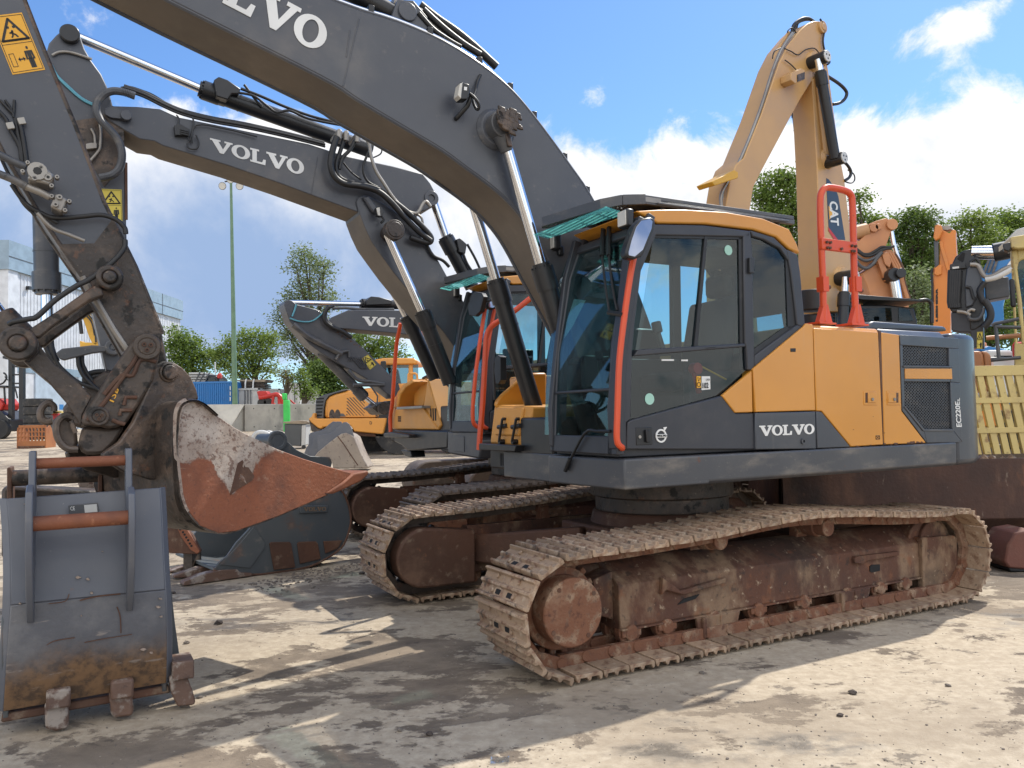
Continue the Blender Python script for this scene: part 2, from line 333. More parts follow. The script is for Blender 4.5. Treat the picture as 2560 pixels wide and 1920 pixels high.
def teal():
    N = NT('teal_rain_visor'); lw = N.math('MULTIPLY_ADD', N.math('POWER', N.n('LayerWeight', {'Blend': .5}).outputs['Facing'], 4.), .6, .04)
    a = N.n('MixShader', {0: .35, 1: N.n('BsdfTransparent', {'Color': (.66,.95,.93)}).outputs[0], 2: N.n('BsdfTranslucent', {'Color': (.35,.85,.82)}).outputs[0]}).outputs[0]
    N.link(N.n('MixShader', {0: lw, 1: a, 2: N.n('BsdfGlossy', {'Roughness': .05}).outputs[0]}).outputs[0], N.out.inputs[0]); return N.mat
M_TEAL = teal()
def mirror_mat():
    N = NT('mirror_glass'); p = N.n('BsdfPrincipled', {'Base Color': (.27,.3,.38), 'Metallic': 1., 'Roughness': .04}); N.link(p.outputs[0], N.out.inputs[0]); return N.mat
M_MIRR = mirror_mat()
def leaf_mat(name, c1, c2):
    N = NT(name)
    oi = N.n('ObjectInfo').outputs['Random']
    g = N.n('NewGeometry').outputs['Random Per Island']
    c = N.mix(g, c1, c2)
    d = N.n('BsdfPrincipled', {'Base Color': c, 'Roughness': .55, 'Specular IOR Level': .3}).outputs[0]
    t = N.n('BsdfTranslucent', {'Color': N.mix(.5, c, (.3,.42,.05))}).outputs[0]
    N.link(N.n('MixShader', {0: .3, 1: d, 2: t}).outputs[0], N.out.inputs[0]); return N.mat
M_LEAF = leaf_mat('leaf_green', (.075,.125,.025), (.17,.24,.05))
M_LEAFD = leaf_mat('leaf_dark_green', (.045,.085,.022), (.11,.165,.04))
M_LEAFL = leaf_mat('leaf_light_green', (.13,.19,.04), (.25,.32,.08))
M_LEAFS = leaf_mat('leaf_silver_green', (.11,.14,.065), (.22,.26,.14))
M_BARK = surf('bark', (.09,.07,.05), (.06,.045,.035), (), .9, .05, bump=.6, bscale=12)
# ================================================================ shared excavator parts
MF = Frame(1.2555, 6.87, 1.0756)
def tr(fr, k, pts, b): return [fr.onL(x, y, b) for x, y in Z(k, pts)]
def l3(fr, k, pts, b): return [(a, b, z) for a, z in tr(fr, k, pts, b)]
def f3(fr, k, pts, a): return [(a,)+fr.onF(x, y, a) for x, y in Z(k, pts)]
def PL(b): return lambda p, o: (p[0], b+o, p[1])           # decal on a side plane
def plate(name, fr, k, pts, b, th, mat, parent, bev=.006, **kw):
    return MB().prism(tr(fr, k, pts, b), 'y', b-th, b).build(name, mat, parent, bev, **kw)
def ellipse(cx, cy, r, n=20, ry=None): return _ell(cx, cy, r, ry or r, n)
def track(parent, yc, sw, half, R, zc, mat, matd, ns=49, name='track', zt=None):
    """link chain (part) with every shoe a sub-part"""
    Ro = R-.03; st = 2*half; arc = math.pi*Ro; tot = 2*st+2*arc
    z0 = zc-Ro; z1 = zc+Ro
    def at(s):
        s %= tot
        if s < st: return (half-s, z0, -1, 0, 0, -1)
        s -= st
        if s < arc:
            a = s/Ro; return (-half-Ro*math.sin(a), zc-Ro*math.cos(a), -math.cos(a), math.sin(a), -math.sin(a), -math.cos(a))
        s -= arc
        if s < st:
            u = s/st; xx = (-half+s)*1.83/half; e_ = .01
            zt = lambda q: float(np.interp(q, [-1.83,-1.56,-1.17,-.67,-.3,-.07,.17,.7,1.28,1.83], [0,.0,.022,.068,.09,.094,.082,.042,.018,.008]))
            sl_ = (zt(xx+.1)-zt(xx-.1))/.2; return (-half+s, z1+zt(xx), 1, sl_, -sl_, 1)
        s -= st; a = s/Ro
        return (half+Ro*math.sin(a), zc+Ro*math.cos(a), math.cos(a), -math.sin(a), math.sin(a), math.cos(a))
    ch = MB(); pitch = tot/ns
    w = sw/2
    prof = [(-.092,-.016),(.09,-.016),(.098,0),(.094,.026),(.08,.03),(.07,.006),(.02,.006),(.011,.026),(-.005,.027),(-.016,.006),(-.06,.006),(-.07,.03),(-.084,.026),(-.092,.004)]
    sh = MB().prism([(a*pitch/.197, b) for a, b in prof], 'y', -w, w)
    for yy in (-.07, .07): sh.box(.028, .06, yy-.028, yy+.028, .004, .0085, 1)
    for yy in (-.13, .13):
        for xx in (-.045, .045): sh.cyl((xx, yy, .004), (xx, yy, .02), .016, n=6)
    me = None; objs = []
    for i in range(ns):
        x, z, tx, tz, nx, nz = at((i+.35)*pitch)
        t = Vector((tx, 0, tz)).normalized(); n = Vector((nx, 0, nz)).normalized(); y = n.cross(t)
        M = Matrix((t, y, n)).transposed().to_4x4(); M.translation = (x, yc, z)
        M = M @ Matrix.Rotation(random.uniform(-.035, .035), 4, 'Y') @ Matrix.Rotation(random.uniform(-.012, .012), 4, 'Z')
        for sy in (-.1, .1):
            c = Vector((x, yc, z))
            ch.obox(c+y*sy-n*.05, t*.088, y*.022, n*.038); ch.cyl(c+y*(sy-.03)-n*.055+t*.1, c+y*(sy+.03)-n*.055+t*.1, .034, n=10)
        objs.append(M)
    tk = ch.build(name, matd, parent, .004, seg=1)
    first = sh.build('track_shoe', [mat, M_DARK], tk, .004, seg=1); first.matrix_local = objs[0]
    for M in objs[1:]:
        c = first.copy(); COL.objects.link(c); c.parent = tk; c.matrix_local = M
    return tk
def hydraulic(root, p0, p1, p2, r_rod, r_bar, rodmat=None, barmat=None, name='hydraulic_cylinder', eye=0., ax=(0,1,0)):
    """p0 rod eye, p1 barrel mouth, p2 barrel foot; rod is a sub-part"""
    p0, p1, p2 = Vector(p0), Vector(p1), Vector(p2); d = (p2-p1).normalized()
    m = MB(); m.cyl(p1+d*.16, p2, r_bar, n=24); m.cyl(p1, p1+d*.17, r_bar*1.16, n=24); m.cyl(p1-d*.035, p1+d*.01, r_bar*.93, n=24)
    u = d.orthogonal().normalized(); w = d.cross(u)
    for k in range(10):
        a = k*math.pi/5; q = p1+u*r_bar*1.0*math.cos(a)+w*r_bar*1.0*math.sin(a); m.cyl(q-d*.016, q+d*.01, r_bar*.11, n=6)
    m.cyl(p1+d*.36, p1+d*.375, r_bar*1.04, n=24)
    o = m.build(name, barmat or M_BLKP, root, 0, smooth=40)
    rm = MB().cyl(p0, p1+d*.02, r_rod, n=24).build('rod', rodmat or M_CHROME, o, 0, smooth=40)
    if eye:
        a = Vector(ax); MB().ring(p0, ax, r_rod*.8, eye, r_rod*2.2, 24).cyl(p0-a*r_rod*1.4, p0+a*r_rod*1.4, r_rod*.85, n=18).cyl(p0+(p1-p0).normalized()*eye*.6, p0+(p1-p0).normalized()*(eye+.12), r_rod*1.3, r_rod*1.02, n=20).build('rod_eye', M_STEEL, o, .004, smooth=40)
    return o
# cab numbers, metres in the machine's own axes ------------------------------------------------
FZ = [(1.30,1.35),(1.75,1.325),(2.02,1.30),(2.27,1.245),(2.57,1.185),(2.8,1.09),(2.92,1.03)]
def ff(z):
    return float(np.interp(z, [a for a, b in FZ], [b for a, b in FZ]))
def cabtr(k, pts, b=1.25): return tr(MF, k, pts, b)
G_ = lambda pts, b=1.25: cabtr('G', pts, b)
def sheet(poly, y): return MB().add([(a, y, b) for a, b in poly], [tuple(range(len(poly)))])
def make_cab(root, stickers=True, wip=True):
    # shell of the near and far sides
    apil = G_([(735,218),(835,272),(1130,278),(1412,312),(1414,352),(1372,348),(838,337),(745,560),(705,900),(690,1060),(682,1470),(655,1490),(655,1655),(590,1655),(577,1400),(612,1000),(668,490)])
    bpil = G_([(1373,340),(1416,310),(1428,420),(1442,1140),(1432,1172),(1398,1165),(1390,1022),(1382,1003)])
    mid = G_([(725,1042),(1382,1003),(1390,1024),(702,1082)])
    rpil = G_([(1640,425),(1705,455),(1722,560),(1752,880),(1740,905),(1702,890),(1690,760),(1665,560)])
    rbot = G_([(1442,1080),(1702,890),(1745,900),(1442,1150)])
    rtop = G_([(1416,308),(1560,352),(1640,428),(1655,500),(1600,420),(1500,365),(1430,345)])
    cab = MB()
    for q in (apil, bpil, mid, rpil, rbot, rtop): cab.prism(q, 'y', 1.17, 1.25)
    for q in (apil, mid, rpil, rbot, rtop, bpil): cab.prism(q, 'y', .42, .47)
    # front frame follows the bent windscreen
    zs = [1.30, 1.42, 1.6, 1.75, 2.02, 2.27, 2.57, 2.78, 2.9]
    for y0, y1 in ((.42, .485), (1.14, 1.252)):
        cab.slab([[(ff(z), y0, z) for z in zs], [(ff(z), y1, z) for z in zs]], .06)
    cab.slab([[(ff(z), y, z) for y in (.44, .7, 1.2)] for z in (1.30, 1.36, 1.42)], -.08)
    cab.slab([[(ff(z)+.012, y, z) for y in (.43, .7, 1.22)] for z in (2.765, 2.79, 2.825)], -.05)
    cab.slab([[(x_, y, z) for y in (.46, .7, 1.2)] for x_, z in ((1.04,2.82),(.98,2.90))], -.03)
    cab.slab([[(ff(z)+.006, y, z) for y in (.47, .7, 1.15)] for z in (1.715, 1.735)], -.02)
    # lower door panel, floor, rear bulkhead
    cab.prism(G_([(683,1475),(1242,1325),(1322,1432),(1432,1430),(1442,1655),(652,1655),(660,1490)]), 'y', 1.21, 1.252)
    cab.box(-.35, 1.30, .43, 1.2, 1.28, 1.36); cab.box(-.42, -.36, .43, 1.2, 1.3, 1.95)
    o = cab.build('cab', M_CABG, root, .008)
    # roof
    roof = G_([(735,216),(700,194),(840,186),(980,184),(1250,200),(1480,240),(1640,305),(1690,400),(1707,456),(1640,430),(1560,355),(1420,311),(1130,276),(830,271)], 1.2)
    MB().prism(roof, 'y', .44, 1.225).build('roof', M_YEL, o, .035, seg=3)
    # glass
    MB().slab([[(ff(z)-.01, y, z) for z in zs[1:-1]] for y in (.32, .6, .9, 1.15)], .006).build('windscreen', M_GLASS, o, 0, smooth=60)
    g1 = G_([(836,330),(1376,342),(1384,1010),(722,1046)]); g2 = G_([(700,1076),(1392,1018),(1400,1168),(1243,1318),(680,1474)])
    sheet(g1, 1.226).build('window', M_GLASS, o, 0)
    sheet(g2, 1.226).build('window', M_GLASSD, o, 0)
    g3 = G_([(1425,330),(1560,380),(1645,470),(1690,720),(1706,895),(1440,1090)])
    sheet(g3, 1.228).build('window', M_GLASSD, o, 0)
    gf = [(1.04,2.78),(1.2,2.4),(1.28,1.9),(1.29,1.40),(.05,1.40),(-.3,1.95),(-.3,2.7),(.1,2.85)]
    sheet(gf, .44).build('window', M_GLASS, o, 0)
    MB().box(-.40, -.394, .47, 1.15, 1.98, 2.7).build('window', M_GLASS, o, 0)
    # black borders printed on the quarter window, sliding-pane divider
    bd = MB(); bd.prism(G_([(1142,340),(1160,342),(1098,1018),(1076,1020)]), 'y', 1.215, 1.24)
    bd.prism(G_([(838,330),(1376,342),(1376,362),(834,352)]), 'y', 1.219, 1.236); bd.prism(G_([(1352,342),(1378,342),(1386,1010),(1362,1010)]), 'y', 1.219, 1.236)
    bd.prism(G_([(1440,1040),(1640,900),(1706,895),(1440,1092)]), 'y', 1.228, 1.236); bd.prism(G_([(1640,470),(1662,480),(1710,895),(1655,910)]), 'y', 1.228, 1.236)
    bd.build('window_seal', M_BLK, o, 0)
    # hinges and latch
    hg = MB(); hg.prism(G_([(1396,480),(1425,480),(1425,575),(1396,575)]), 'y', 1.25, 1.275)
    hg.prism(G_([(1136,1028),(1205,1020),(1206,1034),(1140,1042)]), 'y', 1.23, 1.25); hg.build('hinge', M_BLKP, o, .004)
    # grip recess with lock, round emblem
    dh = MB().prism(G_([(710,1520),(808,1518),(812,1625),(712,1630)]), 'y', 1.245, 1.256).build('door_handle', M_BLKP, o, .003)
    MB().prism(G_([(760,1535),(785,1535),(787,1612),(765,1612)]), 'y', 1.258, 1.275).build('grip', M_BLK, dh, .004)
    q = G_([(731,1578)])[0]; MB().cyl((q[0], 1.25, q[1]), (q[0], 1.262, q[1]), .011).build('lock', M_STEEL, dh, 0)
    em = MB(); q = G_([(863,1572)])[0]; em.ring((q[0], 1.256, q[1]), (0,1,0), .034, .045, .006, 28)
    em.box(q[0]-.046, q[0]+.046, 1.256, 1.262, q[1]-.011, q[1]+.011)
    em.prism([(q[0]-.028, q[1]+.03), (q[0]-.05, q[1]+.058), (q[0]-.02, q[1]+.056)], 'y', 1.254, 1.26)
    em.build('emblem', M_WHITE, o, 0)
    volvo('emblem_lettering', [(q[0]+.04, q[1]-.006), (q[0]-.04, q[1]-.006), (q[0]-.04, q[1]+.007), (q[0]+.04, q[1]+.007)], PL(1.262), M_INK, o)
    # interior: seat, consoles, controls
    it = MB(); it.box(.12, .62, .48, .98, 1.72, 1.86); it.prism([(.2,1.84),(.08,1.84),(-.06,2.42),(.06,2.44)], 'y', .48, .98); it.box(-.1, 0, .6, .86, 2.46, 2.64)
    it.box(.1, .55, .45, 1.0, 1.36, 1.72); it.build('seat', M_SEAT, o, .04)
    cs = MB(); cs.box(.05, .6, 1.02, 1.1, 1.4, 1.86); cs.box(.2, .8, .46, .56, 1.4, 1.98); cs.box(-.34, .05, .47, 1.16, 1.36, 2.0); cs.box(.98, 1.1, .47, .53, 1.75, 2.0); cs.box(.95, 1.2, .6, 1.05, 1.36, 1.44); cs.box(-.3, .9, .47, 1.15, 2.74, 2.8)
    for yy in (.52, 1.05): cs.cyl((.78, yy, 1.98), (.84, yy, 2.14), .02); cs.cyl((.83, yy, 2.12), (.85, yy, 2.2), .035)
    for yy in (.72, .88): cs.cyl((1.0, yy, 1.36), (1.1, yy, 1.95), .014); cs.cyl((1.1, yy, 1.95), (1.11, yy, 2.02), .028); cs.box(.92, 1.08, yy-.06, yy+.06, 1.4, 1.43)
    cs.box(-.33, -.3, .47, 1.18, 2.3, 2.8); cs.build('console', M_PLA, o, .012)
    # work lamps on the front edge
    for px in ((650,240), (212,385)):
        L, zz = MF.onF(*Z('G', [px])[0], 1.17)
        lp = MB().box(1.14, 1.2, L-.055, L+.055, zz-.06, zz+.06).box(1.1, 1.15, L-.03, L+.03, zz-.1, zz-.02).build('work_lamp', M_BLKP, o, .012)
        MB().box(1.198, 1.206, L-.046, L+.046, zz-.05, zz+.05).build('lens', M_LENS, lp, .01)
    # door mirror
    mo = tr(MF, 'G', [(742,238),(800,226),(828,236),(832,270),(822,310),(768,440),(748,470),(706,487),(660,476),(652,440),(672,370),(705,280)], 1.4)
    mr = MB().prism(mo, 'y', 1.33, 1.4)
    mr.cyl((1.19, 1.36, 2.64), (1.12, 1.22, 2.72), .016); mrr = mr.build('mirror', M_BLKP, o, .012)
    MB().prism(tr(MF, 'G', [(744,250),(800,238),(815,255),(808,300),(755,430),(705,472),(668,464),(668,440),(686,370),(714,290)], 1.402), 'y', 1.398, 1.404).build('mirror_glass', M_MIRR, mrr, .002)
    # parked wipers and hand rail
    def onw(pts):
        r = []
        for x, y in Z('S', pts):
            L, zz = MF.onF(x, y, 1.2); L2, z2 = MF.onF(x, y, ff(zz)+.03); r.append((ff(z2)+.03, L2, z2))
        return r
    if wip:
        w1 = MB(); w1.tube(onw([(745,330),(752,560),(790,860),(828,1105)]), .008, smooth=4); w1.tube(onw([(745,330),(750,480),(752,590)]), .018)
        w1.tube(onw([(800,330),(818,600),(860,900),(900,1090)]), .008, smooth=4); w1.tube(onw([(800,330),(808,480),(815,590)]), .018); w1.tube(onw([(820,1110),(960,1130)]), .016)
        w1.build('wiper', M_BLK, o, 0)
        L0 = [MF.onF(*t, 1.37) for t in Z('E', [(1755,1410),(1870,1190),(1950,1175),(2030,1175)])]
        w2 = MB().tube([(1.37, a, z) for a, z in L0], .01, smooth=4)
        L1 = [MF.onF(*t, 1.38) for t in Z('E', [(1752,1418),(1782,1345)])]; w2.tube([(1.38, a, z) for a, z in L1], .016); w2.build('wiper', M_BLK, o, 0)
    rl = [(ff(z)+.02, 1.275, z) for z in (2.6, 2.45, 2.2, 1.9, 1.6, 1.4)]
    MB().tube([(1.17, 1.22, 2.66)]+rl+[(1.33, 1.275, 1.35), (1.30, 1.24, 1.345)], .021, n=10, smooth=4).build('handrail', M_ORNG, o, 0)
    # roof guard: plate, open grille at the front, rain visor under it
    gd = MB(); top = [(-.43,.42),(-.43,1.15),(1.0,1.15),(1.0,.42)]
    gd.prism(top, 'z', 3.022, 3.05); gd.box(-.43, 1.0, 1.12, 1.155, 2.985, 3.02); gd.box(-.43, 1.0, .415, .45, 2.985, 3.02)
    edge = [(1.0,1.155),(1.16,1.12),(1.25,1.0),(1.385,.46),(1.36,.415),(1.0,.415)]
    for i in range(len(edge)-1):
        a, b = Vector((*edge[i], 3.015-.035*(edge[i][0]-1)/.37)), Vector((*edge[i+1], 3.015-.035*(edge[i+1][0]-1)/.37))
        gd.obox((a+b)/2, (b-a)/2*1.03, (b-a).cross(Vector((0,0,1))).normalized()*.014, (0,0,.036))
    for k in range(9):
        x = 1.03+k*.036; y1 = np.interp(x, [1.0,1.16,1.25,1.37], [1.14,1.1,.98,.46]); gd.obox((x, (y1+.43)/2, 3.005-.03*(x-1)/.37), (.011,0,0), (0,(y1-.43)/2,0), (0,0,.004))
    for yy in (.55, .75, .95): gd.box(1.0, 1.2, yy-.008, yy+.008, 2.985, 3.0)
    gd.box(-.35, .9, 1.165, 1.175, 2.99, 3.005); gd.cyl((-.3, 1.1, 2.93), (-.3, 1.1, 3.03), .02); gd.cyl((.8, 1.1, 2.93), (.8, 1.1, 3.03), .02); gd.cyl((-.3, .48, 2.9), (-.3, .48, 3.03), .02); gd.cyl((.8, .48, 2.9), (.8, .48, 3.03), .02)
    g_ = gd.build('roof_guard', M_SKIRT, o, .004)
    dp = tr(MF, 'G', [(615,75),(760,95),(762,128),(618,108)], 1.16); gp = MB()
    gp.add([(1.01,1.158,3.0),(.86,1.158,3.0),(.86,1.158,3.035),(1.01,1.158,3.035)], [(0,1,2,3)]); gp.build('rating_plate', M_STEEL, g_, 0)
    MB().slab([[(1.115,1.1,2.923),(1.28,1.1,2.95)],[(1.30,.38,2.885),(1.42,.38,2.902)]], .006).build('rain_visor', M_TEAL, o, 0)
    if stickers:
        st = MB(); n, f = text_geo, None
        q = G_([(1128,1205),(1180,1205),(1182,1285),(1128,1290)]); MB().prism(q, 'y', 1.228, 1.231).build('number_label', M_PAPER, o, 0)
        tq = G_([(1131,1280),(1168,1278),(1168,1243),(1131,1245)]); tm = MB(); text_on(tm, '102', tq, PL(1.232), .03)
        tq = G_([(1152,1234),(1176,1232),(1176,1218),(1152,1220)]); text_on(tm, 'LWA', tq, PL(1.232), .02); tm.build('number_lettering', M_INK, o, 0)
        MB().prism(G_([(1097,1205),(1122,1205),(1124,1275),(1099,1277)]), 'y', 1.228, 1.231).build('warning_label', M_DECY, o, 0)
        wm = MB()
        for cc in (1222, 1256):
            q = G_([(1110,cc)])[0]; wm.ring((q[0], 1.232, q[1]), (0,1,0), .012, .017, .002, 3 if cc < 1240 else 16)
        wm.build('warning_symbol', M_INK, o, 0)
        q = G_([(808,1345)])[0]; MB().cyl((q[0],1.228,q[1]), (q[0],1.231,q[1]), .038).build('round_sticker', M_MINT, o, 0)
        q = G_([(1293,428)])[0]; MB().cyl((q[0],1.228,q[1]), (q[0],1.231,q[1]), .036).build('round_sticker', M_MINT, o, 0)
        MB().prism(G_([(882,1100),(957,1100),(957,1110),(882,1110)]), 'y', 1.228, 1.231).build('reflective_strip', M_WHITE, o, 0); MB().prism(G_([(1003,1102),(1043,1102),(1043,1112),(1003,1112)]), 'y', 1.228, 1.231).build('reflective_strip', M_WHITE, o, 0)
        MB().tube([(p[0], 1.15, p[1]) for p in G_([(1060,1150),(1100,1310)], 1.15)], .02).cyl(*[(p[0], y, p[1]) for p in G_([(1078,1160)], 1.15) for y in (1.12, 1.18)], .042).build('safety_lever', M_RED, o, .004)
        MB().tube([(p[0], 1.16, p[1]) for p in G_([(1085,1130),(1265,1225)], 1.16)], .007).build('lever_cable', M_DECY, o, 0)
        ps = [(1.2+(-.0), 0, 0)]
        q = [MF.onF(*t, 1.22) for t in Z('G', [(308,730),(385,738),(330,900),(262,1030)])]
        MB().add([(ff(z)-.03, a, z) for a, z in q], [(0,1,2,3)]).build('pale_sheet', M_PAPER, o, 0)  # pale tapering quad just behind the windscreen
    return o
# ================================================================ the near excavator
M1 = fthing(MF, 'excavator', 'large charcoal and yellow crawler excavator nearest the camera with rusty tracks', 'excavator', 'excavators parked side by side in the yard')
YC = 1.195
def undercarriage(root, near, far, ns=49, sw=.604):
    tn = track(root, YC, sw, 1.83, .372, .385, near, M_HUB if near is M_TRACK else M_TRACKD, ns); tf = track(root, -YC, sw, 1.83, .372, .385, far, M_TRACKD, ns)
    for sg, nm in ((1, 'near'), (-1, 'far')):
        y0 = lambda t: sg*t
        m = MB()
        # beam, sloping deck, idler guard
        mn = lambda a_, b_: (min(sg*a_, sg*b_), max(sg*a_, sg*b_))
        prof = [(.98,.2),(1.255,.195),(1.27,.21),(1.262,.475),(1.10,.60),(.98,.61)]
        m.prism([(sg*a, b) for a, b in prof], 'x', -1.62, 1.37)
        m.prism([(-1.6,.52),(-2.04,.50),(-2.07,.47),(-2.07,.19),(-1.93,.09),(-1.6,.10)], 'y', *mn(1.0, 1.285))
        m.prism([(1.37,.25),(1.37,.56),(1.52,.52),(1.5,.3)], 'y', *mn(1.0, 1.2)); m.box(-1.6, 1.37, *mn(1.0, 1.29), .193, .207)
        if sg > 0:
            for q, y1 in (([(1380,815),(1500,905),(1812,815),(1812,850),(1520,935),(1400,900),(1370,935)], 1.30), ([(930,685),(945,668),(1240,632),(1240,660),(1010,700),(1000,722),(935,715)], 1.295)): m.prism(tr(MF, 'H' if y1 > 1.297 else 'I', q, y1), 'y', 1.25, y1)
            m.prism(tr(MF, 'I', [(1395,540),(1412,545),(1418,880),(1400,885)], 1.295), 'y', 1.25, 1.3)
        fo = m.build('track_frame', M_FRAME, root, .014)
        if sg > 0:
            MB().prism(tr(MF, 'I', [(1036,735),(1050,725),(1105,722),(1105,765),(1050,778),(1036,770)], 1.272), 'y', 1.262, 1.2735).build('frame_opening', M_DARK, fo, 0); dk_ = MB(); dk_.prism(tr(MF, 'H', [(1478,1000),(1520,960),(1628,928),(1600,960)], 1.272), 'y', 1.262, 1.2735); dk_.build('frame_opening', M_DARK, fo, 0)
            dr = MB(); rr = random.Random(2)
            for k in range(420):
                x = rr.gauss(.95,.28) if k < 250 else rr.uniform(-1.5, 1.3); u = rr.random(); y = 1.25-u*.24; z_ = .475+u*.13
                if not -1.58 < x < 1.36: continue
                r_ = rr.uniform(.004,.015); c = np.array([x, y, z_]); q = [c+np.array(d)*r_*rr.uniform(.7,1.3) for d in ((1,0,0),(0,1,0),(-1,0,0),(0,-1,0),(0,0,.9),(0,0,-.5))]
                dr.add(q, [(0,1,4),(1,2,4),(2,3,4),(3,0,4),(1,0,5),(2,1,5),(3,2,5),(0,3,5)])
            o = dr.build('dirt_crumbs', M_TRACK, fo, 0, smooth=0); o['kind'] = 'stuff'
        for x in (1.29, 1.0, .6, .19, -.26, -.72, -1.1, -1.4):
            rl = MB(); yy = sg
            rl.cyl((x, sg*1.05, .175), (x, sg*1.11, .175), .085, n=24).cyl((x, sg*1.2, .175), (x, sg*1.265, .175), .085, n=24).cyl((x, sg*1.06, .175), (x, sg*1.29, .175), .05); rl.box(x-.075, x+.075, *mn(1.255, 1.285), .15, .20)
            rl.build('track_roller', M_HUB, root, .008)
        for x in (.6, -.74):
            gd = MB(); gd.prism([(x+.17,.2),(x+.15,.07),(x-.17,.065),(x-.22,.2)], 'y', *mn(1.27, 1.3)).box(x+.1, x+.135, *mn(1.29, 1.325), .065, .2).box(x-.05, x-.03, *mn(1.29, 1.31), .07, .2); gd.build('track_guard', M_FRAME, root, .008)
        for x in (.564, -.48):
            c = MB().cyl((x, sg*1.02, .695), (x, sg*1.33, .695), .062, n=24).cyl((x, sg*1.12, .695), (x, sg*1.24, .695), .075, n=24)
            c.prism([(x-.06,.58),(x+.06,.58),(x+.045,.72),(x-.045,.72)], 'y', *mn(1.0, 1.08)); c.build('carrier_roller', M_HUB, root, .006)
        fd = MB().cyl((1.825, sg*1.2, .405), (1.825, sg*1.445, .405), .203, n=44).cyl((1.825, sg*1.1, .405), (1.825, sg*1.3, .405), .25, n=40)
        for k in range(21):
            a = 2*math.pi*k/21; fd.obox((1.825+.275*math.cos(a), sg*1.2, .395+.275*math.sin(a)), (.03*math.cos(a), 0, .03*math.sin(a)), (0,.035,0), (-.022*math.sin(a), 0, .022*math.cos(a)))
        o = fd.build('final_drive', M_RUSTD if sg < 0 else M_HUB, root, .01)
        for k in range(4):
            a = 2*math.pi*(k+.3)/4+.5; MB().cyl((1.825+.172*math.cos(a), sg*1.444, .405+.172*math.sin(a)), (1.825+.172*math.cos(a), sg*1.449, .405+.172*math.sin(a)), .014, n=10).build('cover_bolt', M_RUST, o, 0)
        MB().cyl((-1.80, sg*1.08, .40), (-1.80, sg*1.22, .40), .285, n=40).cyl((-1.82, sg*1.06, .47), (-1.82, sg*1.25, .47), .17, n=30).build('idler', M_FRAME, root, .01)
        # inner motor cover, D-shaped
        dd = [(1.35,.13),(1.35,.58)]+[(1.82+.25*math.cos(a), .385+.25*math.sin(a)) for a in np.linspace(math.pi/2, -math.pi/2, 14)]
        MB().prism(dd, 'y', min(sg*.86, sg*1.05), max(sg*.86, sg*1.05)).build('motor_cover', M_RUST, root, .02)
    # centre frame with legs and slew ring
    cf = MB(); cf.cyl((0,0,.38), (0,0,.76), .68, .58, n=40)
    for sx in (-1, 1):
        for sy in (-1, 1):
            p = [(sx*.45, sy*.3), (sx*.85, sy*1.02), (sx*1.35, sy*1.02), (sx*.8, sy*.05)]
            cf.prism(p, 'z', .28, lambda q, sy=sy: .66-.14*abs(q[1]))
    cf.box(-.7, .7, -.5, .5, .3, .66); cf.build('centre_frame', M_RUST, root, .02)
    MB().cyl((0,0,.76), (0,0,.88), .56, n=48).cyl((0,0,.88), (0,0,1.07), .6, n=48).build('slew_ring', M_RUSTD, root, .01)
    return tn, tf
undercarriage(M1, M_TRACK, M_TRACK)
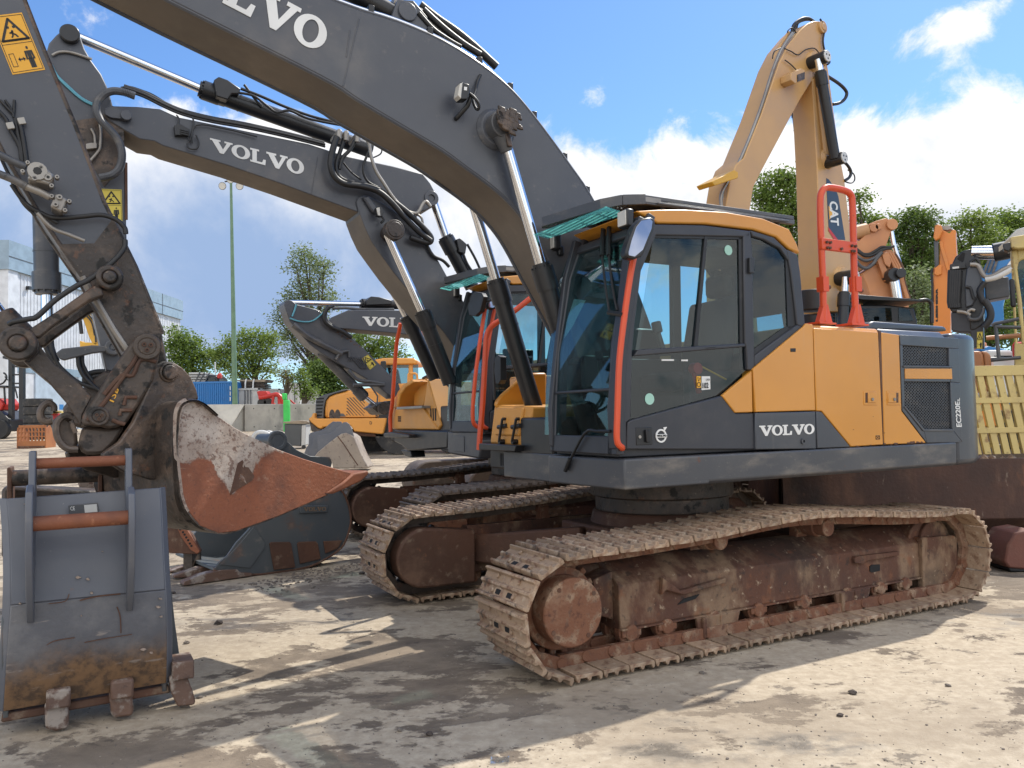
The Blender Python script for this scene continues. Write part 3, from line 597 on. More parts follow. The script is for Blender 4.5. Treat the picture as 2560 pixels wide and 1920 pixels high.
def upper(root, main=True):
    # revolving frame, counterweight and housing
    fr = MB(); sk = [(1.272,1.095),(1.275,1.272),(1.20,1.275),(.6,1.275),(.6,1.075),(1.245,1.075)]
    fr.prism(sk, 'x', -2.13, 1.31); fr.prism([(-a, b) for a, b in sk], 'x', -2.13, .9); fr.box(-2.1, 1.2, -.6, .6, 1.05, 1.27)
    fr.prism([(1.31,1.272),(1.375,.44),(1.36,.42),(.6,.42),(.6,1.272)], 'z', 1.076, 1.272) if main else None
    s_ = fr.build('revolving_frame', M_SKIRT, root, .022, seg=3)
    vt = MB()
    for k, (x0, x1) in enumerate(((845,868),(872,895),(900,940))):
        q = [MF.onF(*t, 1.318) for t in Z('H', [(x0,35),(x1,35),(x1,160),(x0,160)])]
        vt.add([(1.3185, a, z) for a, z in q], [(0,1,2,3)]); 
    vt.build('frame_slot', M_DARK, s_, 0)
    # counterweight, rounded in plan
    plan = [(-2.14,1.262)]+[(-2.30,1.262)]+[(-2.30-.52*math.sin(a), .76+.502*math.cos(a)) for a in np.linspace(.15, 1.35, 9)]+[(-2.86,.45),(-2.88,0)]
    plan = plan+[(a, -b) for a, b in plan[::-1]]
    MB().prism(plan, 'z', 1.075, 2.2).build('counterweight', M_BODYG, root, .05, seg=4)
    hp = [(1.243,1.285),(1.243,2.135),(1.175,2.213),(-1.175,2.213),(-1.243,2.135),(-1.243,1.285)]
    MB().prism(hp, 'x', -1.30, -.47).build('engine_housing', M_YEL, root, .015)
    MB().prism(hp, 'x', -2.125, -1.306).build('rear_housing', M_BODYG, root, .015)
    MB().box(-.47, .2, -1.24, .2, 1.28, 1.9).build('pump_housing', M_BLKP, root, .02)
    rd = tr(MF, 'N', [(965,140),(1000,85),(1030,72),(1590,112),(1612,150)], .9)
    MB().prism(rd, 'y', -.9, .9).build('engine_hood', M_BODYG, root, .02)
    # side panels, 20 mm proud, with dark shut lines between
    def pan(name, k, pts, mat, par, b=1.268, th=.05): return plate(name, MF, k, pts, b, th, mat, par, .007)
    p1 = pan('side_panel', 'G', [(1434,1160),(1745,900),(1762,880),(1800,886),(1816,1416),(1447,1426)], M_YEL, root, th=.12)
    d1 = pan('lower_panel', 'G', [(1447,1431),(1816,1421),(1821,1652),(1448,1656)], M_BODYG, p1)
    volvo('lettering', tr(MF, 'G', [(1470,1574),(1808,1560),(1806,1498),(1468,1510)], 1.268), PL(1.268), M_WHITE, d1)
    q = tr(MF, 'G', [(1740,1606)], 1.27)[0]; MB().ring((q[0], 1.272, q[1]), (0,1,0), .012, .022, .012, 16).build('latch', M_BODYG, d1, 0)
    pan('cab_corner_panel', 'G', [(1243,1326),(1425,1172),(1431,1427),(1322,1430)], M_YEL, root, b=1.262, th=.03)
    q = tr(MF, 'G', [(1662,1034),(1694,1034),(1694,1056),(1662,1056)], 1.27); MB().prism(q, 'y', 1.266, 1.272).build('socket', M_INK, p1, .003)
    p2 = pan('side_door', 'N', [(552,128),(1062,158),(1101,1048),(848,1064),(616,783),(572,780)], M_YEL, root)
    d2 = pan('lower_panel', 'N', [(573,785),(613,788),(843,1066),(580,1078)], M_BODYG, p2)
    p3 = pan('side_panel', 'N', [(1088,160),(1226,180),(1246,780),(1440,1034),(1110,1047)], M_YEL, root)
    rs = MB()
    rs.prism(tr(MF, 'N', [(1063,150),(1084,152),(1112,1050),(1100,1050)], 1.262), 'y', 1.25, 1.262)
    rs.build('shut_line', M_RUST, p3, 0)
    cp = MB()
    rr = random.Random(3)
    for x, y, w in ((1078,330,9),(1080,420,8),(1084,520,6),(1070,350,6),(1110,955,7),(1112,1040,10),(1200,1040,18),(1165,1048,10),(1330,1030,26),(1300,1035,16),(1375,1030,18),(1405,1030,12),(865,930,5),(1022,826,4),(900,1062,14),(1000,1052,9)):
        poly = [(x+w*rr.uniform(.6,1.1)*math.cos(t), y+w*.6*rr.uniform(.5,1.1)*math.sin(t)) for t in np.linspace(0, 2*math.pi, 9)[:-1]]
        cp.prism(tr(MF, 'N', poly, 1.27), 'y', 1.2685, 1.2695)
    cp.build('paint_chips', M_RUST, p3, 0)
    def handle(x0, y0, par, fl):
        h = MB().prism(tr(MF, 'N', [(x0,y0),(x0+102,y0+2),(x0+104,y0+112),(x0+2,y0+112)], 1.27), 'y', 1.262, 1.273).build('door_handle', M_YEL, par, .004)
        x1, x2 = (x0+16, x0+34) if fl else (x0+74, x0+92)
        MB().prism(tr(MF, 'N', [(x1,y0+14),(x2,y0+14),(x2,y0+92),(x1,y0+92)], 1.274), 'y', 1.2735, 1.2745).build('recess', M_RUST, h, 0)
        x3 = x0+36 if fl else x0+12
        hb = MB().prism(tr(MF, 'N', [(x3,y0+14),(x3+62,y0+14),(x3+62,y0+92),(x3,y0+92)], 1.278), 'y', 1.272, 1.28).build('paddle', M_YEL, h, .003)
        q = tr(MF, 'N', [(x3+(32 if fl else 46), y0+66)], 1.28)[0]; MB().cyl((q[0], 1.279, q[1]), (q[0], 1.29, q[1]), .012).build('lock', M_STEEL, h, 0)
    handle(944, 624, p2, True); handle(1128, 624, p3, False)
    sy = MB(); q = tr(MF, 'N', [(1042,978),(1072,976),(1073,1004),(1043,1006)], 1.27)
    for i in range(4): a, b = q[i], q[(i+1) % 4]; sy.tube([(a[0],1.269,a[1]),(b[0],1.269,b[1])], .0025, n=4)
    sy.tube([(q[0][0],1.269,q[0][1]),(q[2][0],1.269,q[2][1])], .002, n=4); sy.tube([(q[1][0],1.269,q[1][1]),(q[3][0],1.269,q[3][1])], .002, n=4); sy.build('symbol', M_INK, p2, 0)
    # dark louvre panel: ring of frame strips around two hexagon meshes
    O = [(1232,180),(1696,206),(1726,1028),(1446,1035),(1252,778)]
    def T(p): return tr(MF, 'N', p, 1.268)
    fp = MB()
    g1 = [(1256,262),(1620,286),(1622,425),(1258,422)]; g2 = [(1267,550),(1632,553),(1645,926),(1420,924),(1270,742)]
    for poly in ([(1232,180),(1696,206),(1698,290),(1620,286),(1256,262),(1236,262)], [(1620,286),(1698,290),(1708,560),(1632,553),(1622,425)], [(1632,553),(1708,560),(1726,1028),(1645,926)],
                 [(1645,926),(1726,1028),(1446,1035),(1420,924)], [(1420,924),(1446,1035),(1252,778),(1270,742)], [(1236,262),(1256,262),(1258,422),(1267,550),(1270,742),(1252,778)], [(1258,422),(1622,425),(1632,553),(1267,550)]):
        fp.prism(T(poly), 'y', 1.22, 1.268)
    fpo = fp.build('louvre_panel', M_BODYG, root, .005)
    MB().prism(T([(1252,424),(1640,430),(1642,440),(1252,436)]), 'y', 1.262, 1.282).build('louvre_lip', M_SKIRT, fpo, .003); MB().prism(T([(1268,742),(1420,924),(1650,926),(1652,942),(1412,942),(1262,752)]), 'y', 1.262, 1.276).build('louvre_lip', M_SKIRT, fpo, .003)
    MB().prism(tr(MF, 'N', [(1271,447),(1641,447),(1645,530),(1273,527)], 1.272), 'y', 1.267, 1.274).build('yellow_stripe', M_YEL, fpo, .002)
    bk = MB(); bk.box(-2.12, -1.32, 1.235, 1.24, 1.4, 2.15); bk.build('louvre_backing', M_DARK, fpo, 0)
    def inside(p, poly):
        c = False; j = len(poly)-1
        for i in range(len(poly)):
            if (poly[i][1] > p[1]) != (poly[j][1] > p[1]) and p[0] < (poly[j][0]-poly[i][0])*(p[1]-poly[i][1])/(poly[j][1]-poly[i][1])+poly[i][0]: c = not c
            j = i
        return c
    for g in (g1, g2):
        pl = T(g); hx = MB(); r = .0135; dx = .036; dz = .0205
        xs = [p[0] for p in pl]; zs = [p[1] for p in pl]; row = 0; z = min(zs)
        cells = []
        while z < max(zs):
            x = min(xs)+(dx/2 if row % 2 else 0)
            while x < max(xs):
                if inside((x, z), pl): cells.append((x, z))
                x += dx
            z += dz*.62; row += 1
        done = set()
        for x, z in cells:          # each cell a flat-topped hexagonal ring
            n = 6; o_ = [(x+.0185*math.cos(k*math.pi/3), z+.0132*math.sin(k*math.pi/3)) for k in range(n)]; i_ = [(x+.0148*math.cos(k*math.pi/3), z+.0098*math.sin(k*math.pi/3)) for k in range(n)]
            hx.add([(p[0],1.252,p[1]) for p in o_]+[(p[0],1.252,p[1]) for p in i_]+[(p[0],1.244,p[1]) for p in i_], [(k,(k+1)%n,n+(k+1)%n,n+k) for k in range(n)]+[(n+k,n+(k+1)%n,2*n+(k+1)%n,2*n+k) for k in range(n)])
        hx.build('mesh_grille', M_SKIRT, fpo, 0, smooth=0)
    tm = MB(); text_on(tm, 'EC220E', tr(MF, 'N', [(1718,908),(1700,706),(1662,706),(1674,908)], 1.268), PL(1.269), .03)
    text_on(tm, 'L', tr(MF, 'N', [(1702,700),(1701,678),(1680,678),(1681,700)], 1.268), PL(1.269), .03); tm.build('lettering', M_WHITE, fpo, 0)
    # grab rail on the hood
    rb = 1.10
    pts = lambda p: [(a, rb, z) for a, z in tr(MF, 'K', p, rb)]
    hr = MB(); hr.tube(pts([(628,1120),(622,800),(606,400),(602,180),(612,100),(645,62),(700,62),(790,82),(838,112),(855,170),(862,400),(872,800),(884,1130)]), .027, n=12, smooth=4)
    for p in ((628,1125,600), (884,1135,860)):
        a = tr(MF, 'K', [(p[0]-52,p[1]),(p[0]+56,p[1]+8),(p[0]+20,985),(p[0]-14,985)], rb); hr.prism(a, 'y', rb-.02, rb+.02)
        a = tr(MF, 'K', [(p[0]-62,p[1]-4),(p[0]+70,p[1]+8),(p[0]+70,p[1]+20),(p[0]-62,p[1]+12)], rb+.02); hr.prism(a, 'y', rb-.1, rb+.06)
        a = tr(MF, 'K', [(p[2]-2,765),(p[2]+42,768),(p[2]+46,885),(p[2]+2,880)], rb); hr.prism(a, 'y', rb-.034, rb+.034)
    ho = hr.build('grab_rail', M_ORNG, root, .004)
    MB().prism(tr(MF, 'K', [(612,455),(893,495),(893,580),(615,545)], rb+.03), 'y', rb, rb+.035).build('rail_plate', M_ORNG, ho, .004)
    bt = MB()
    for x, y in ((650,492),(678,495),(848,520),(876,524),(655,536),(675,538),(848,562),(866,564),(766,545)):
        q = tr(MF, 'K', [(x,y)], rb+.035)[0]; bt.cyl((q[0], rb+.03, q[1]), (q[0], rb+.05, q[1]), .012, n=6)
    for x, y in ((655,845),(912,872)):
        q = tr(MF, 'K', [(x,y)], rb)[0]; bt.cyl((q[0]+.03, rb, q[1]), (q[0]-.03, rb, q[1]), .018, n=8)
    bt.build('rail_bolts', M_RUST, ho, 0)
    q = tr(MF, 'K', [(458,870),(600,880),(600,1040),(590,1140),(480,1130),(470,1030)], .3)
    xc = (q[0][0]+q[1][0])/2; MB().cyl((xc,.3,2.2),(xc,.3,q[3][1]+.08),.09,n=24).cyl((xc,.3,q[2][1]),(xc,.3,q[0][1]),.125,n=28).build('air_cleaner', M_BLK, root, .01)
upper(M1)
CAB1 = make_cab(M1)
# tank and tool box on the far side, steps, rail --------------------------------------------------
def toolside(root, fr, a=1.18):
    P = lambda pts, a_: [(a_,)+fr.onF(x, y, a_) for x, y in Z('E', pts)]
    f = fr.onF; z = lambda pts, a_=a: [fr.onF(x, y, a_) for x, y in Z('E', pts)]
    m = MB(); m.prism(z([(1316,1012),(1548,1022),(1520,1272),(1288,1250)]), 'x', a-.55, a)
    o = m.build('tool_box', M_YEL2, root, .02)
    MB().prism(z([(1340,1025),(1505,1032),(1480,1205),(1332,1200)]), 'x', a-.01, a+.02).build('box_lid', M_YEL2, o, .02)
    q = z([(1405,1110),(1432,1112),(1430,1150),(1402,1148)]); MB().prism(q, 'x', a+.015, a+.024).build('badge_plate', M_YEL2, o, .002)
    for x0, x1 in ((1366,1345),(1450,1425)):
        l = MB(); c = [(a+.05,)+fr.onF(*Z('E', [(x, y)])[0], a+.05) for x, y in ((x0,1100),(x0-8,1150),(x1,1240))]; l.tube(c, .012)
        c2 = [(a+.03,)+fr.onF(*Z('E', [(x, y)])[0], a+.03) for x, y in ((x0-24,1150),(x0+26,1140))]; l.tube(c2, .02); l.tube([c[0], (a, c[0][1], c[0][2])], .014); l.tube([c[2], (a, c[2][1], c[2][2])], .022)
        l.build('latch', M_BLKP, o, .002)
    tk = [fr.onL(x, y, -.72) for x, y in Z('E', [(1320,1015),(1330,985),(1360,950),(1515,815),(1640,815),(1640,1280),(1540,1280)])]
    ft_ = MB().prism(tk, 'y', -.76, -.72); ft_.box(-.4, .8, -1.22, -.77, 1.28, 1.93); ft_.build('fuel_tank', M_YEL, root, .02)
    MB().prism(z([(1290,1255),(1535,1272),(1525,1420),(1290,1400)], a-.02), 'x', a-.7, a-.02).build('step_box', M_BLKP, root, .015)
    sv = MB()
    for x0, x1 in ((1352,1366),(1370,1384),(1388,1408)): sv.add([(a-.0185,)+p for p in z([(x0,1310),(x1,1312),(x1,1388),(x0,1386)], a-.0185)], [(0,1,2,3)])
    sv.build('frame_slot', M_DARK, root, 0)
    st = MB(); q = z([(1222,1250),(1450,1262),(1440,1300),(1222,1290)], a+.1); st.prism(q, 'x', a-.1, a+.1)
    st.build('step', M_BLKP, root, .006)
    r = MB(); pr = [fr.onL(x, y, -1.12) for x, y in Z('E', [(1640,290),(1598,312),(1420,452),(1330,508),(1288,545),(1268,600),(1262,700),(1245,1000),(1228,1200),(1224,1290)])]
    r.tube([(p[0], -1.12, p[1]) for p in pr], .026, n=12, smooth=3); r.build('handrail', M_ORNG, root, 0)
    mm = [fr.onF(x, y, a+.05) for x, y in Z('E', [(1340,720),(1355,708),(1372,718),(1374,860),(1360,886),(1342,880),(1334,800)])]
    mo = MB().prism(mm, 'x', a+.02, a+.08); p = [fr.onF(x, y, a+.03) for x, y in Z('E', [(1318,985),(1316,760),(1340,770)])]; mo.tube([(a+.03,)+t for t in p], .012, smooth=3); mo.build('mirror', M_BLK, root, .01)
toolside(M1, MF)
fl = MB(); fl.box(-.4, 1.15, -.72, .24, 1.2, 1.3); fl.box(.2, .55, -.35, -.27, 1.27, 2.25); fl.box(.2, .55, .24, .3, 1.27, 2.25); fl.box(.95, 1.2, -.3, .22, 1.25, 1.55); fl.build('boom_bracket', M_BLKP, M1, .02)
# boom ---------------------------------------------------------------------------------------------
BT = [(.829,3.30),(.984,3.482),(1.201,3.719),(1.397,3.915),(1.549,4.038),(1.764,4.158),(2.076,4.276),(2.421,4.343),(2.872,4.389)]
BLO = [(3.896,4.148),(3.314,3.963),(2.878,3.818),(2.71,3.737),(2.336,3.581),(2.089,3.478),(1.898,3.373),(1.755,3.295),(1.594,3.193),(1.459,3.073),(1.349,2.935)]
bp = smooth2([(.22,2.2),(.5,2.82)]+BT+[(4.0,4.6),(4.9,4.86)], 3)+[(5.1,4.84),(5.18,4.7),(5.1,4.55),(4.4,4.32)]+smooth2(BLO+[(1.18,2.66),(.85,2.12),(.62,1.72)], 3)+[(.5,1.58),(.32,1.52),(.16,1.62),(.12,1.85)]
def bounce_underside(o, lim=-.25):  # downward faces get the browner colour that holds the ground bounce
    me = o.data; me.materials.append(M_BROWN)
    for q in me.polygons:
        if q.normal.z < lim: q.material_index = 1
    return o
BOOM = bounce_underside(MB().prism(bp, 'y', -.22, .25).build('boom', M_GREY, M1, .012))
ws = MB()
for k_, pts in (('D', [(487,112),(388,528)]), ('A', [(2150,185),(2128,350)])): ws.tube(l3(MF, k_, pts, .251), .0045, n=6)
ws.build('weld_seam', M_GREY, BOOM, 0)
fl = MB()
for y in (.235, -.235):
    fl.tube([(a, y, z+.002) for a, z in smooth2([(.5,2.82)]+BT+[(4.0,4.6),(4.9,4.86)], 3)], .016, n=6)
    fl.tube([(a, y, z) for a, z in smooth2([(4.4,4.32)]+BLO+[(1.18,2.66),(.85,2.12)], 3)], .014, n=6)
fl.build('weld_flange', M_GREY, BOOM, 0)
e = np.array([-.951,-.309]); nn = np.array([-.309,.951]); Oc = np.array(MF.onL(*Z('A', [(1893,185)])[0], .25))
pt = [np.array(MF.onL(*q, .25)) for q in Z('A', [(1850,86),(1945,284)])]; hh = .225
W_ = hh*5.0; br = Oc+e*hh*.56-nn*hh*.5
volvo('lettering', [tuple(br-e*W_), tuple(br), tuple(br+nn*hh), tuple(br-e*W_+nn*hh)], PL(.252), M_WHITE, BOOM)
def tube_on(root, fr, k, pts, b, r, mat, name='hose', sm=5, n=8):
    P = [(a, (b[i] if isinstance(b, (list, tuple)) else b), z) for i, (a, z) in enumerate([fr.onL(x, y, (b[j] if isinstance(b, (list, tuple)) else b)) for j, (x, y) in enumerate(Z(k, pts))])]
    return MB().tube(P, r, n=n, smooth=sm).build(name, mat, root, 0, smooth=50)
tl = smooth2([(.62,3.02)]+BT+[(4.0,4.6),(4.8,4.84)], 4)
off = lambda d: [(a, z+d) for a, z in tl]
for y, d, r, mt in ((.2,.035,.016,M_CHROME),(.15,.04,.018,M_BLK),(.1,.05,.018,M_BLK),(.02,.05,.02,M_BLK),(-.1,.05,.02,M_BLK)):
    MB().tube([(a, y, z) for a, z in (off(d) if mt is M_BLK else off(d)[:38])], r).build('hydraulic_line', mt, BOOM, 0, smooth=50)
cl = MB()
for k in (4, 9, 14, 19, 24, 29, 34): cl.box(tl[k][0]-.02, tl[k][0]+.02, -.13, .225, tl[k][1]+.01, tl[k][1]+.075)
cl.build('line_clamp', M_BLKP, BOOM, .004)
for i, (p, b, r) in enumerate((([(860,30),(960,110),(1090,200),(1210,300),(1330,410)],.0,.032), ([(880,60),(1000,170),(1120,265),(1230,335)],.08,.026), ([(850,80),(940,180),(1040,250),(1110,290)],.12,.02))): tube_on(BOOM, MF, 'D', p, b, r, M_BLK)
bs = MB(); q = tr(MF, 'D', [(800,130)], .1)[0]; bs.prism([(q[0]-.22,q[1]-.1),(q[0]+.18,q[1]-.1),(q[0]+.1,q[1]+.13),(q[0]-.02,q[1]+.15),(q[0]-.12,q[1]+.06)], 'y', -.12, -.07).prism([(q[0]-.22,q[1]-.1),(q[0]+.18,q[1]-.1),(q[0]+.1,q[1]+.13),(q[0]-.02,q[1]+.15),(q[0]-.12,q[1]+.06)], 'y', .07, .12); bs.cyl((q[0]+.03,-.14,q[1]+.05),(q[0]+.03,.14,q[1]+.05),.07,n=24); bs.build('cylinder_bracket', M_GREY, BOOM, .006)
hydraulic(M1, (5.35,0,5.5), (4.0,0,5.02), (q[0]+.03,0,q[1]+.05), .045, .075, name='stick_cylinder')
MB().cyl((q[0]+.1,0,q[1]+.16),(q[0]-.12,0,q[1]+.12),.05).cyl((q[0]-.05,0,q[1]+.14),(q[0]-.3,0,q[1]-.0),.035).build('hose_fitting', M_STEEL, BOOM, .004)
# boom cylinders, greasy pin ends
for y, sx in ((.335, 1), (-.40, -1)):
    hydraulic(M1, (1.66,y,3.69), (1.335,y,2.665), (.93,y,1.40), .042, .074, name='boom_cylinder')
    pn = MB().cyl((1.66,.24*sx,3.69),(1.66,.46*sx,3.69),.062,n=24).ring((1.66,y,3.69),(0,1,0),.05,.105,.12,28).cyl((1.65,y,3.62),(1.61,y,3.5),.07,.045,n=20)
    pn.build('rod_eye', M_SKIRT, M1, .008)
    MB().cyl((1.66,.25*sx,3.69),(1.66,.29*sx,3.69),.16,.13,n=32).build('pin_boss', M_GREY, BOOM, .006)
    gr = MB()
    for k in range(26):
        a = random.uniform(0, 6.28); rr = random.uniform(.02,.1); gr.obox((1.66+rr*math.cos(a), (.455 if sx > 0 else -.465), 3.69+rr*math.sin(a)), Vector((random.uniform(.012,.03),0,.006)), (0,.012,0), (0.004,0,random.uniform(.012,.03)))
    gr.cyl((1.66,.42*sx,3.69),(1.66,.465*sx,3.69),.075,n=18); gr.obox((1.632,.40*sx,3.57),(.02,0,0),(0,.012,0),(.01,0,.05)); gr.build('grease', M_RUSTD, BOOM, .008)
# boom work lamp on its arm
ll = MB(); q = tr(MF, 'D', [(1125,565),(1160,600),(1140,660),(1105,710)], .32); ll.prism(tr(MF, 'D', [(1108,506),(1160,520),(1166,560),(1150,612),(1108,612),(1092,575)], .4), 'y', .33, .41); ll.tube([(q[1][0],.37,q[1][1]),(q[2][0],.35,q[2][1]),(q[3][0],.27,q[3][1]),(q[3][0],.24,q[3][1])], .018); lo = ll.build('work_lamp', M_BLKP, BOOM, .008)
MB().prism(tr(MF, 'D', [(1106,512),(1122,508),(1112,606),(1092,585)], .415), 'y', .34, .417).build('lens', M_LENS, lo, .004); MB().prism(tr(MF, 'D', [(1132,532),(1150,535),(1148,556),(1131,553)], .413), 'y', .408, .413).build('label', M_WHITE, lo, 0)
tube_on(lo, MF, 'D', [(1165,575),(1195,600),(1222,640),(1218,672),(1200,660),(1185,610),(1200,560),(1215,500),(1232,460)], [.38,.4,.4,.38,.36,.33,.3,.27,.26], .011, M_BLK, 'cable')
# dipper -------------------------------------------------------------------------------------------
DR = [(4.08,2.5),(4.25,2.872),(4.40,3.306),(4.551,3.70),(4.656,3.993),(4.86,4.6)]; DL = [(4.14,1.99),(4.36,2.42),(4.56,2.74),(4.745,3.08),(4.98,3.6),(5.25,4.25),(5.5,4.9)]
dp = [(3.90,1.90),(3.935,2.1)]+DR+[(4.82,4.85),(5.0,5.35),(5.2,5.58),(5.42,5.6),(5.52,5.4)]+DL[::-1]+[(4.1,1.86),(4.0,1.82)]
STK = MB().prism(dp, 'y', -.2, .2).build('stick', M_GREY, M1, .012)
fl = MB()
for y in (.19, -.19): fl.tube([(a, y, z) for a, z in [(3.93,2.1)]+DR], .014, n=6); fl.tube([(a, y, z) for a, z in DL], .014, n=6)
fl.build('weld_flange', M_RUSTD, STK, 0)
# lower end is worn and rusty: wear strip and lug plates
MB().prism([(3.91,1.9),(3.94,2.1),(4.085,2.51),(4.2,2.78),(4.3,2.62),(4.48,2.6),(4.35,2.41),(4.14,2.0),(4.1,1.88)], 'y', -.204, .204).build('worn_end', M_RUSTD, STK, .002)
MB().tube([(4.36,.2,2.42),(4.2,.2,2.12),(4.12,.2,1.99)], .02).build('rod_guard', M_STEEL, STK, 0)
q = tr(MF, 'd', [(175,1035),(625,965),(300,175),(-150,228)], .2); SG = [q[0], q[1], q[2], q[3]]
def sign(quad, b, par, mat=M_DECY, halves=True):
    s_ = MB().prism(quad, 'y', b, b+.003).build('warning_sign', mat, par, 0, smooth=0)
    B = lambda u, v: bil(quad, u, v); ink = MB(); o_ = b+.0045
    def line(pts, w=.006):
        for i in range(len(pts)-1):
            a, c = np.array(B(*pts[i])), np.array(B(*pts[i+1])); d = c-a; L_ = np.linalg.norm(d)+1e-9; nn_ = np.array([-d[1], d[0]])/L_*w/2; ex = d/L_*w*.3
            ink.add([(p[0], o_, p[1]) for p in (a-nn_-ex, c-nn_+ex, c+nn_+ex, a+nn_-ex)], [(0,1,2,3)])
    def poly(pts): ink.add([(p[0], o_, p[1]) for p in [B(*t) for t in pts]], [tuple(range(len(pts)))])
    line([(.04,.03),(.96,.03),(.96,.97),(.04,.97),(.04,.03)], .003); line([(.04,.5),(.96,.5)], .003)
    line([(.1,.56),(.9,.56),(.5,.92),(.1,.56),(.9,.56)], .013)
    poly([(.36,.76),(.44,.76),(.44,.80),(.36,.80)]); poly([(.54,.76),(.62,.76),(.62,.80),(.54,.80)])
    line([(.5,.72),(.45,.68),(.55,.65),(.6,.61)], .009); line([(.4,.68),(.5,.70),(.46,.63),(.42,.61)], .008)
    poly([(.68,.16),(.74,.16),(.75,.34),(.64,.34)] if False else [(.66,.22),(.78,.22),(.78,.36),(.66,.36)])
    line([(.69,.22),(.69,.08)], .016); line([(.755,.22),(.755,.08)], .016); line([(.63,.35),(.61,.22)], .01); line([(.81,.35),(.83,.22)], .01)
    poly([(.72+.035*math.cos(t), .41+.028*math.sin(t)) for t in np.linspace(0, 6.28, 13)[:-1]])
    line([(.12,.12),(.26,.12),(.26,.34),(.12,.34),(.12,.12)], .003)
    line([(.36,.23),(.54,.23)], .008); poly([(.34,.23),(.40,.19),(.40,.27)]); poly([(.56,.23),(.50,.19),(.50,.27)])
    ink.build('warning_symbol', M_INK, s_, 0, smooth=0); return s_
sign(SG, .2, STK)
# valve blocks and hoses on the stick
def vblock(k, quad, b, th, par, bolts, mat=M_STEEL):
    o = MB().prism(tr(MF, k, quad, b), 'y', b-th, b).build('valve_block', mat, par, .01)
    bb = MB()
    for x, y, r in bolts:
        q = tr(MF, k, [(x, y)], b)[0]; bb.cyl((q[0], b-.03, q[1]), (q[0], b+.016, q[1]), r, n=14); bb.cyl((q[0], b+.01, q[1]), (q[0], b+.0175, q[1]), r*.45, n=8, m=1)
    bb.build('valve_bolts', [mat, M_INK], o, .002); return o
v1 = vblock('e', [(370,1090),(470,875),(670,960),(735,1020),(750,1080),(690,1180),(600,1150),(480,1130)], .36, .14, STK, [(520,990,.05),(480,1090,.014),(570,940,.012),(665,1075,.02),(790,1070,.012),(715,1190,.012),(385,870,.011),(315,990,.011)])
v2 = vblock('e', [(690,1470),(770,1285),(940,1370),(860,1560)], .36, .14, STK, [(825,1348,.015),(770,1450,.015),(960,1405,.012),(900,1530,.012),(715,1335,.012)])
tube_on(STK, MF, 'e', [(-260,640),(0,760),(180,850),(360,930)], .3, .022, M_SKIRT)
rb_ = l3(MF, 'e', [(-120,980),(60,1050),(200,1110),(350,1190)], .34)
hp_ = spline(rb_, 18); MB().tube(hp_, .017).build('hose', M_STEEL, STK, 0)
cg = MB()
for i in range(0, len(hp_)-1, 1): cg.cyl(hp_[i], hp_[i]+(hp_[i+1]-hp_[i]).normalized()*.006, .021, n=12)
cg.build('spring_guard', M_SKIRT, STK, 0)
MB().tube(l3(MF, 'e', [(350,1190),(560,1275),(700,1350)], .33), .02, n=12).build('hose_fitting', M_STEEL, STK, .003)
for p, b, r in (([(0,0),(120,130),(180,190),(190,240)],.22,.008), ([(70,0),(150,120),(185,190)],.215,.007), ([(200,0),(195,120),(190,190)],.215,.008), ([(-200,0),(60,230),(160,440),(270,640),(300,830),(330,870)],.225,.011), ([(215,250),(240,440),(290,640),(310,850)],.225,.011), ([(250,260),(300,420),(340,640),(365,840),(350,880)],.23,.013),
                ([(160,1170),(300,1370),(420,1480),(560,1560),(650,1620),(800,1700)],.26,.012), ([(20,820),(200,1200),(330,1440),(500,1600)],.24,.009), ([(560,1560),(700,1620),(900,1630),(1150,1610),(1400,1590),(1600,1650),(1720,1760),(1740,1850)],.27,.014)): tube_on(STK, MF, 'e', p, b, r, M_BLK)
tube_on(STK, MF, 'a', [(1440,0),(1430,90),(1330,220),(1150,370),(1000,470),(880,530),(640,690),(430,880),(330,910),(170,940),(110,965)], [.27,.28,.3,.32,.33,.34,.34,.34,.34,.33,.3], .0155, M_BLK)
tube_on(STK, MF, 'A', [(230,1310),(320,1400),(420,1440),(520,1480)], .3, .011, M_STEEL, 'hose_fitting')
for x, y in ((150,380),(305,315)): q = tr(MF, 'e', [(x,y)], .21)[0]; MB().obox((q[0],.235,q[1]), (.018,0,-.006),(0,.012,0),(.006,0,.018)).build('line_clamp', M_STEEL, STK, .003)
# bucket linkage ------------------------------------------------------------------------------------
PV = MF.onL(*Z('a', [(1262,442)])[0], .3); PK = MF.onL(*Z('a', [(210,1195)])[0], .32); PC = MF.onL(*Z('b', [(1140,650)])[0], .22); PD = MF.onL(*Z('a', [(1690,1235)])[0], .25)
for sgn in (1, -1):
    y0, y1 = (.25, .34) if sgn > 0 else (-.34, -.25)
    lk = MB(); lk.prism(tr(MF, 'a', [(330,1030),(700,790),(1080,520),(1180,560),(1200,640),(1040,700),(820,850),(600,1010),(470,1120),(400,1130)], .34), 'y', y0, y1)
    lk.ring((PV[0], (y0+y1)/2, PV[1]), (0,1,0), .035, .072, .11, 32).cyl((PV[0], y0-.02, PV[1]), (PV[0], y1+.03, PV[1]), .036, n=24)
    lk.ring((PK[0], (y0+y1)/2, PK[1]), (0,1,0), .042, .094, .12, 36).cyl((PK[0], y0-.02, PK[1]), (PK[0], y1+.03, PK[1]), .044, n=28)
    lk.build('bucket_link', M_RUSTD, M1, .012)
MB().prism(tr(MF, 'a', [(240,1370),(330,1400),(440,1290),(440,1200),(620,1420),(860,1600),(1060,1800),(950,2010),(945,2090),(930,2150),(760,1870),(560,1640)], .24), 'y', -.22, .24).build('push_link', M_RUSTD, M1, .014)
hydraulic(M1, (PK[0],0,PK[1]), (PK[0]+.62,0,PK[1]+.98), (PK[0]+1.15,0,PK[1]+2.1), .05, .085, name='bucket_cylinder')
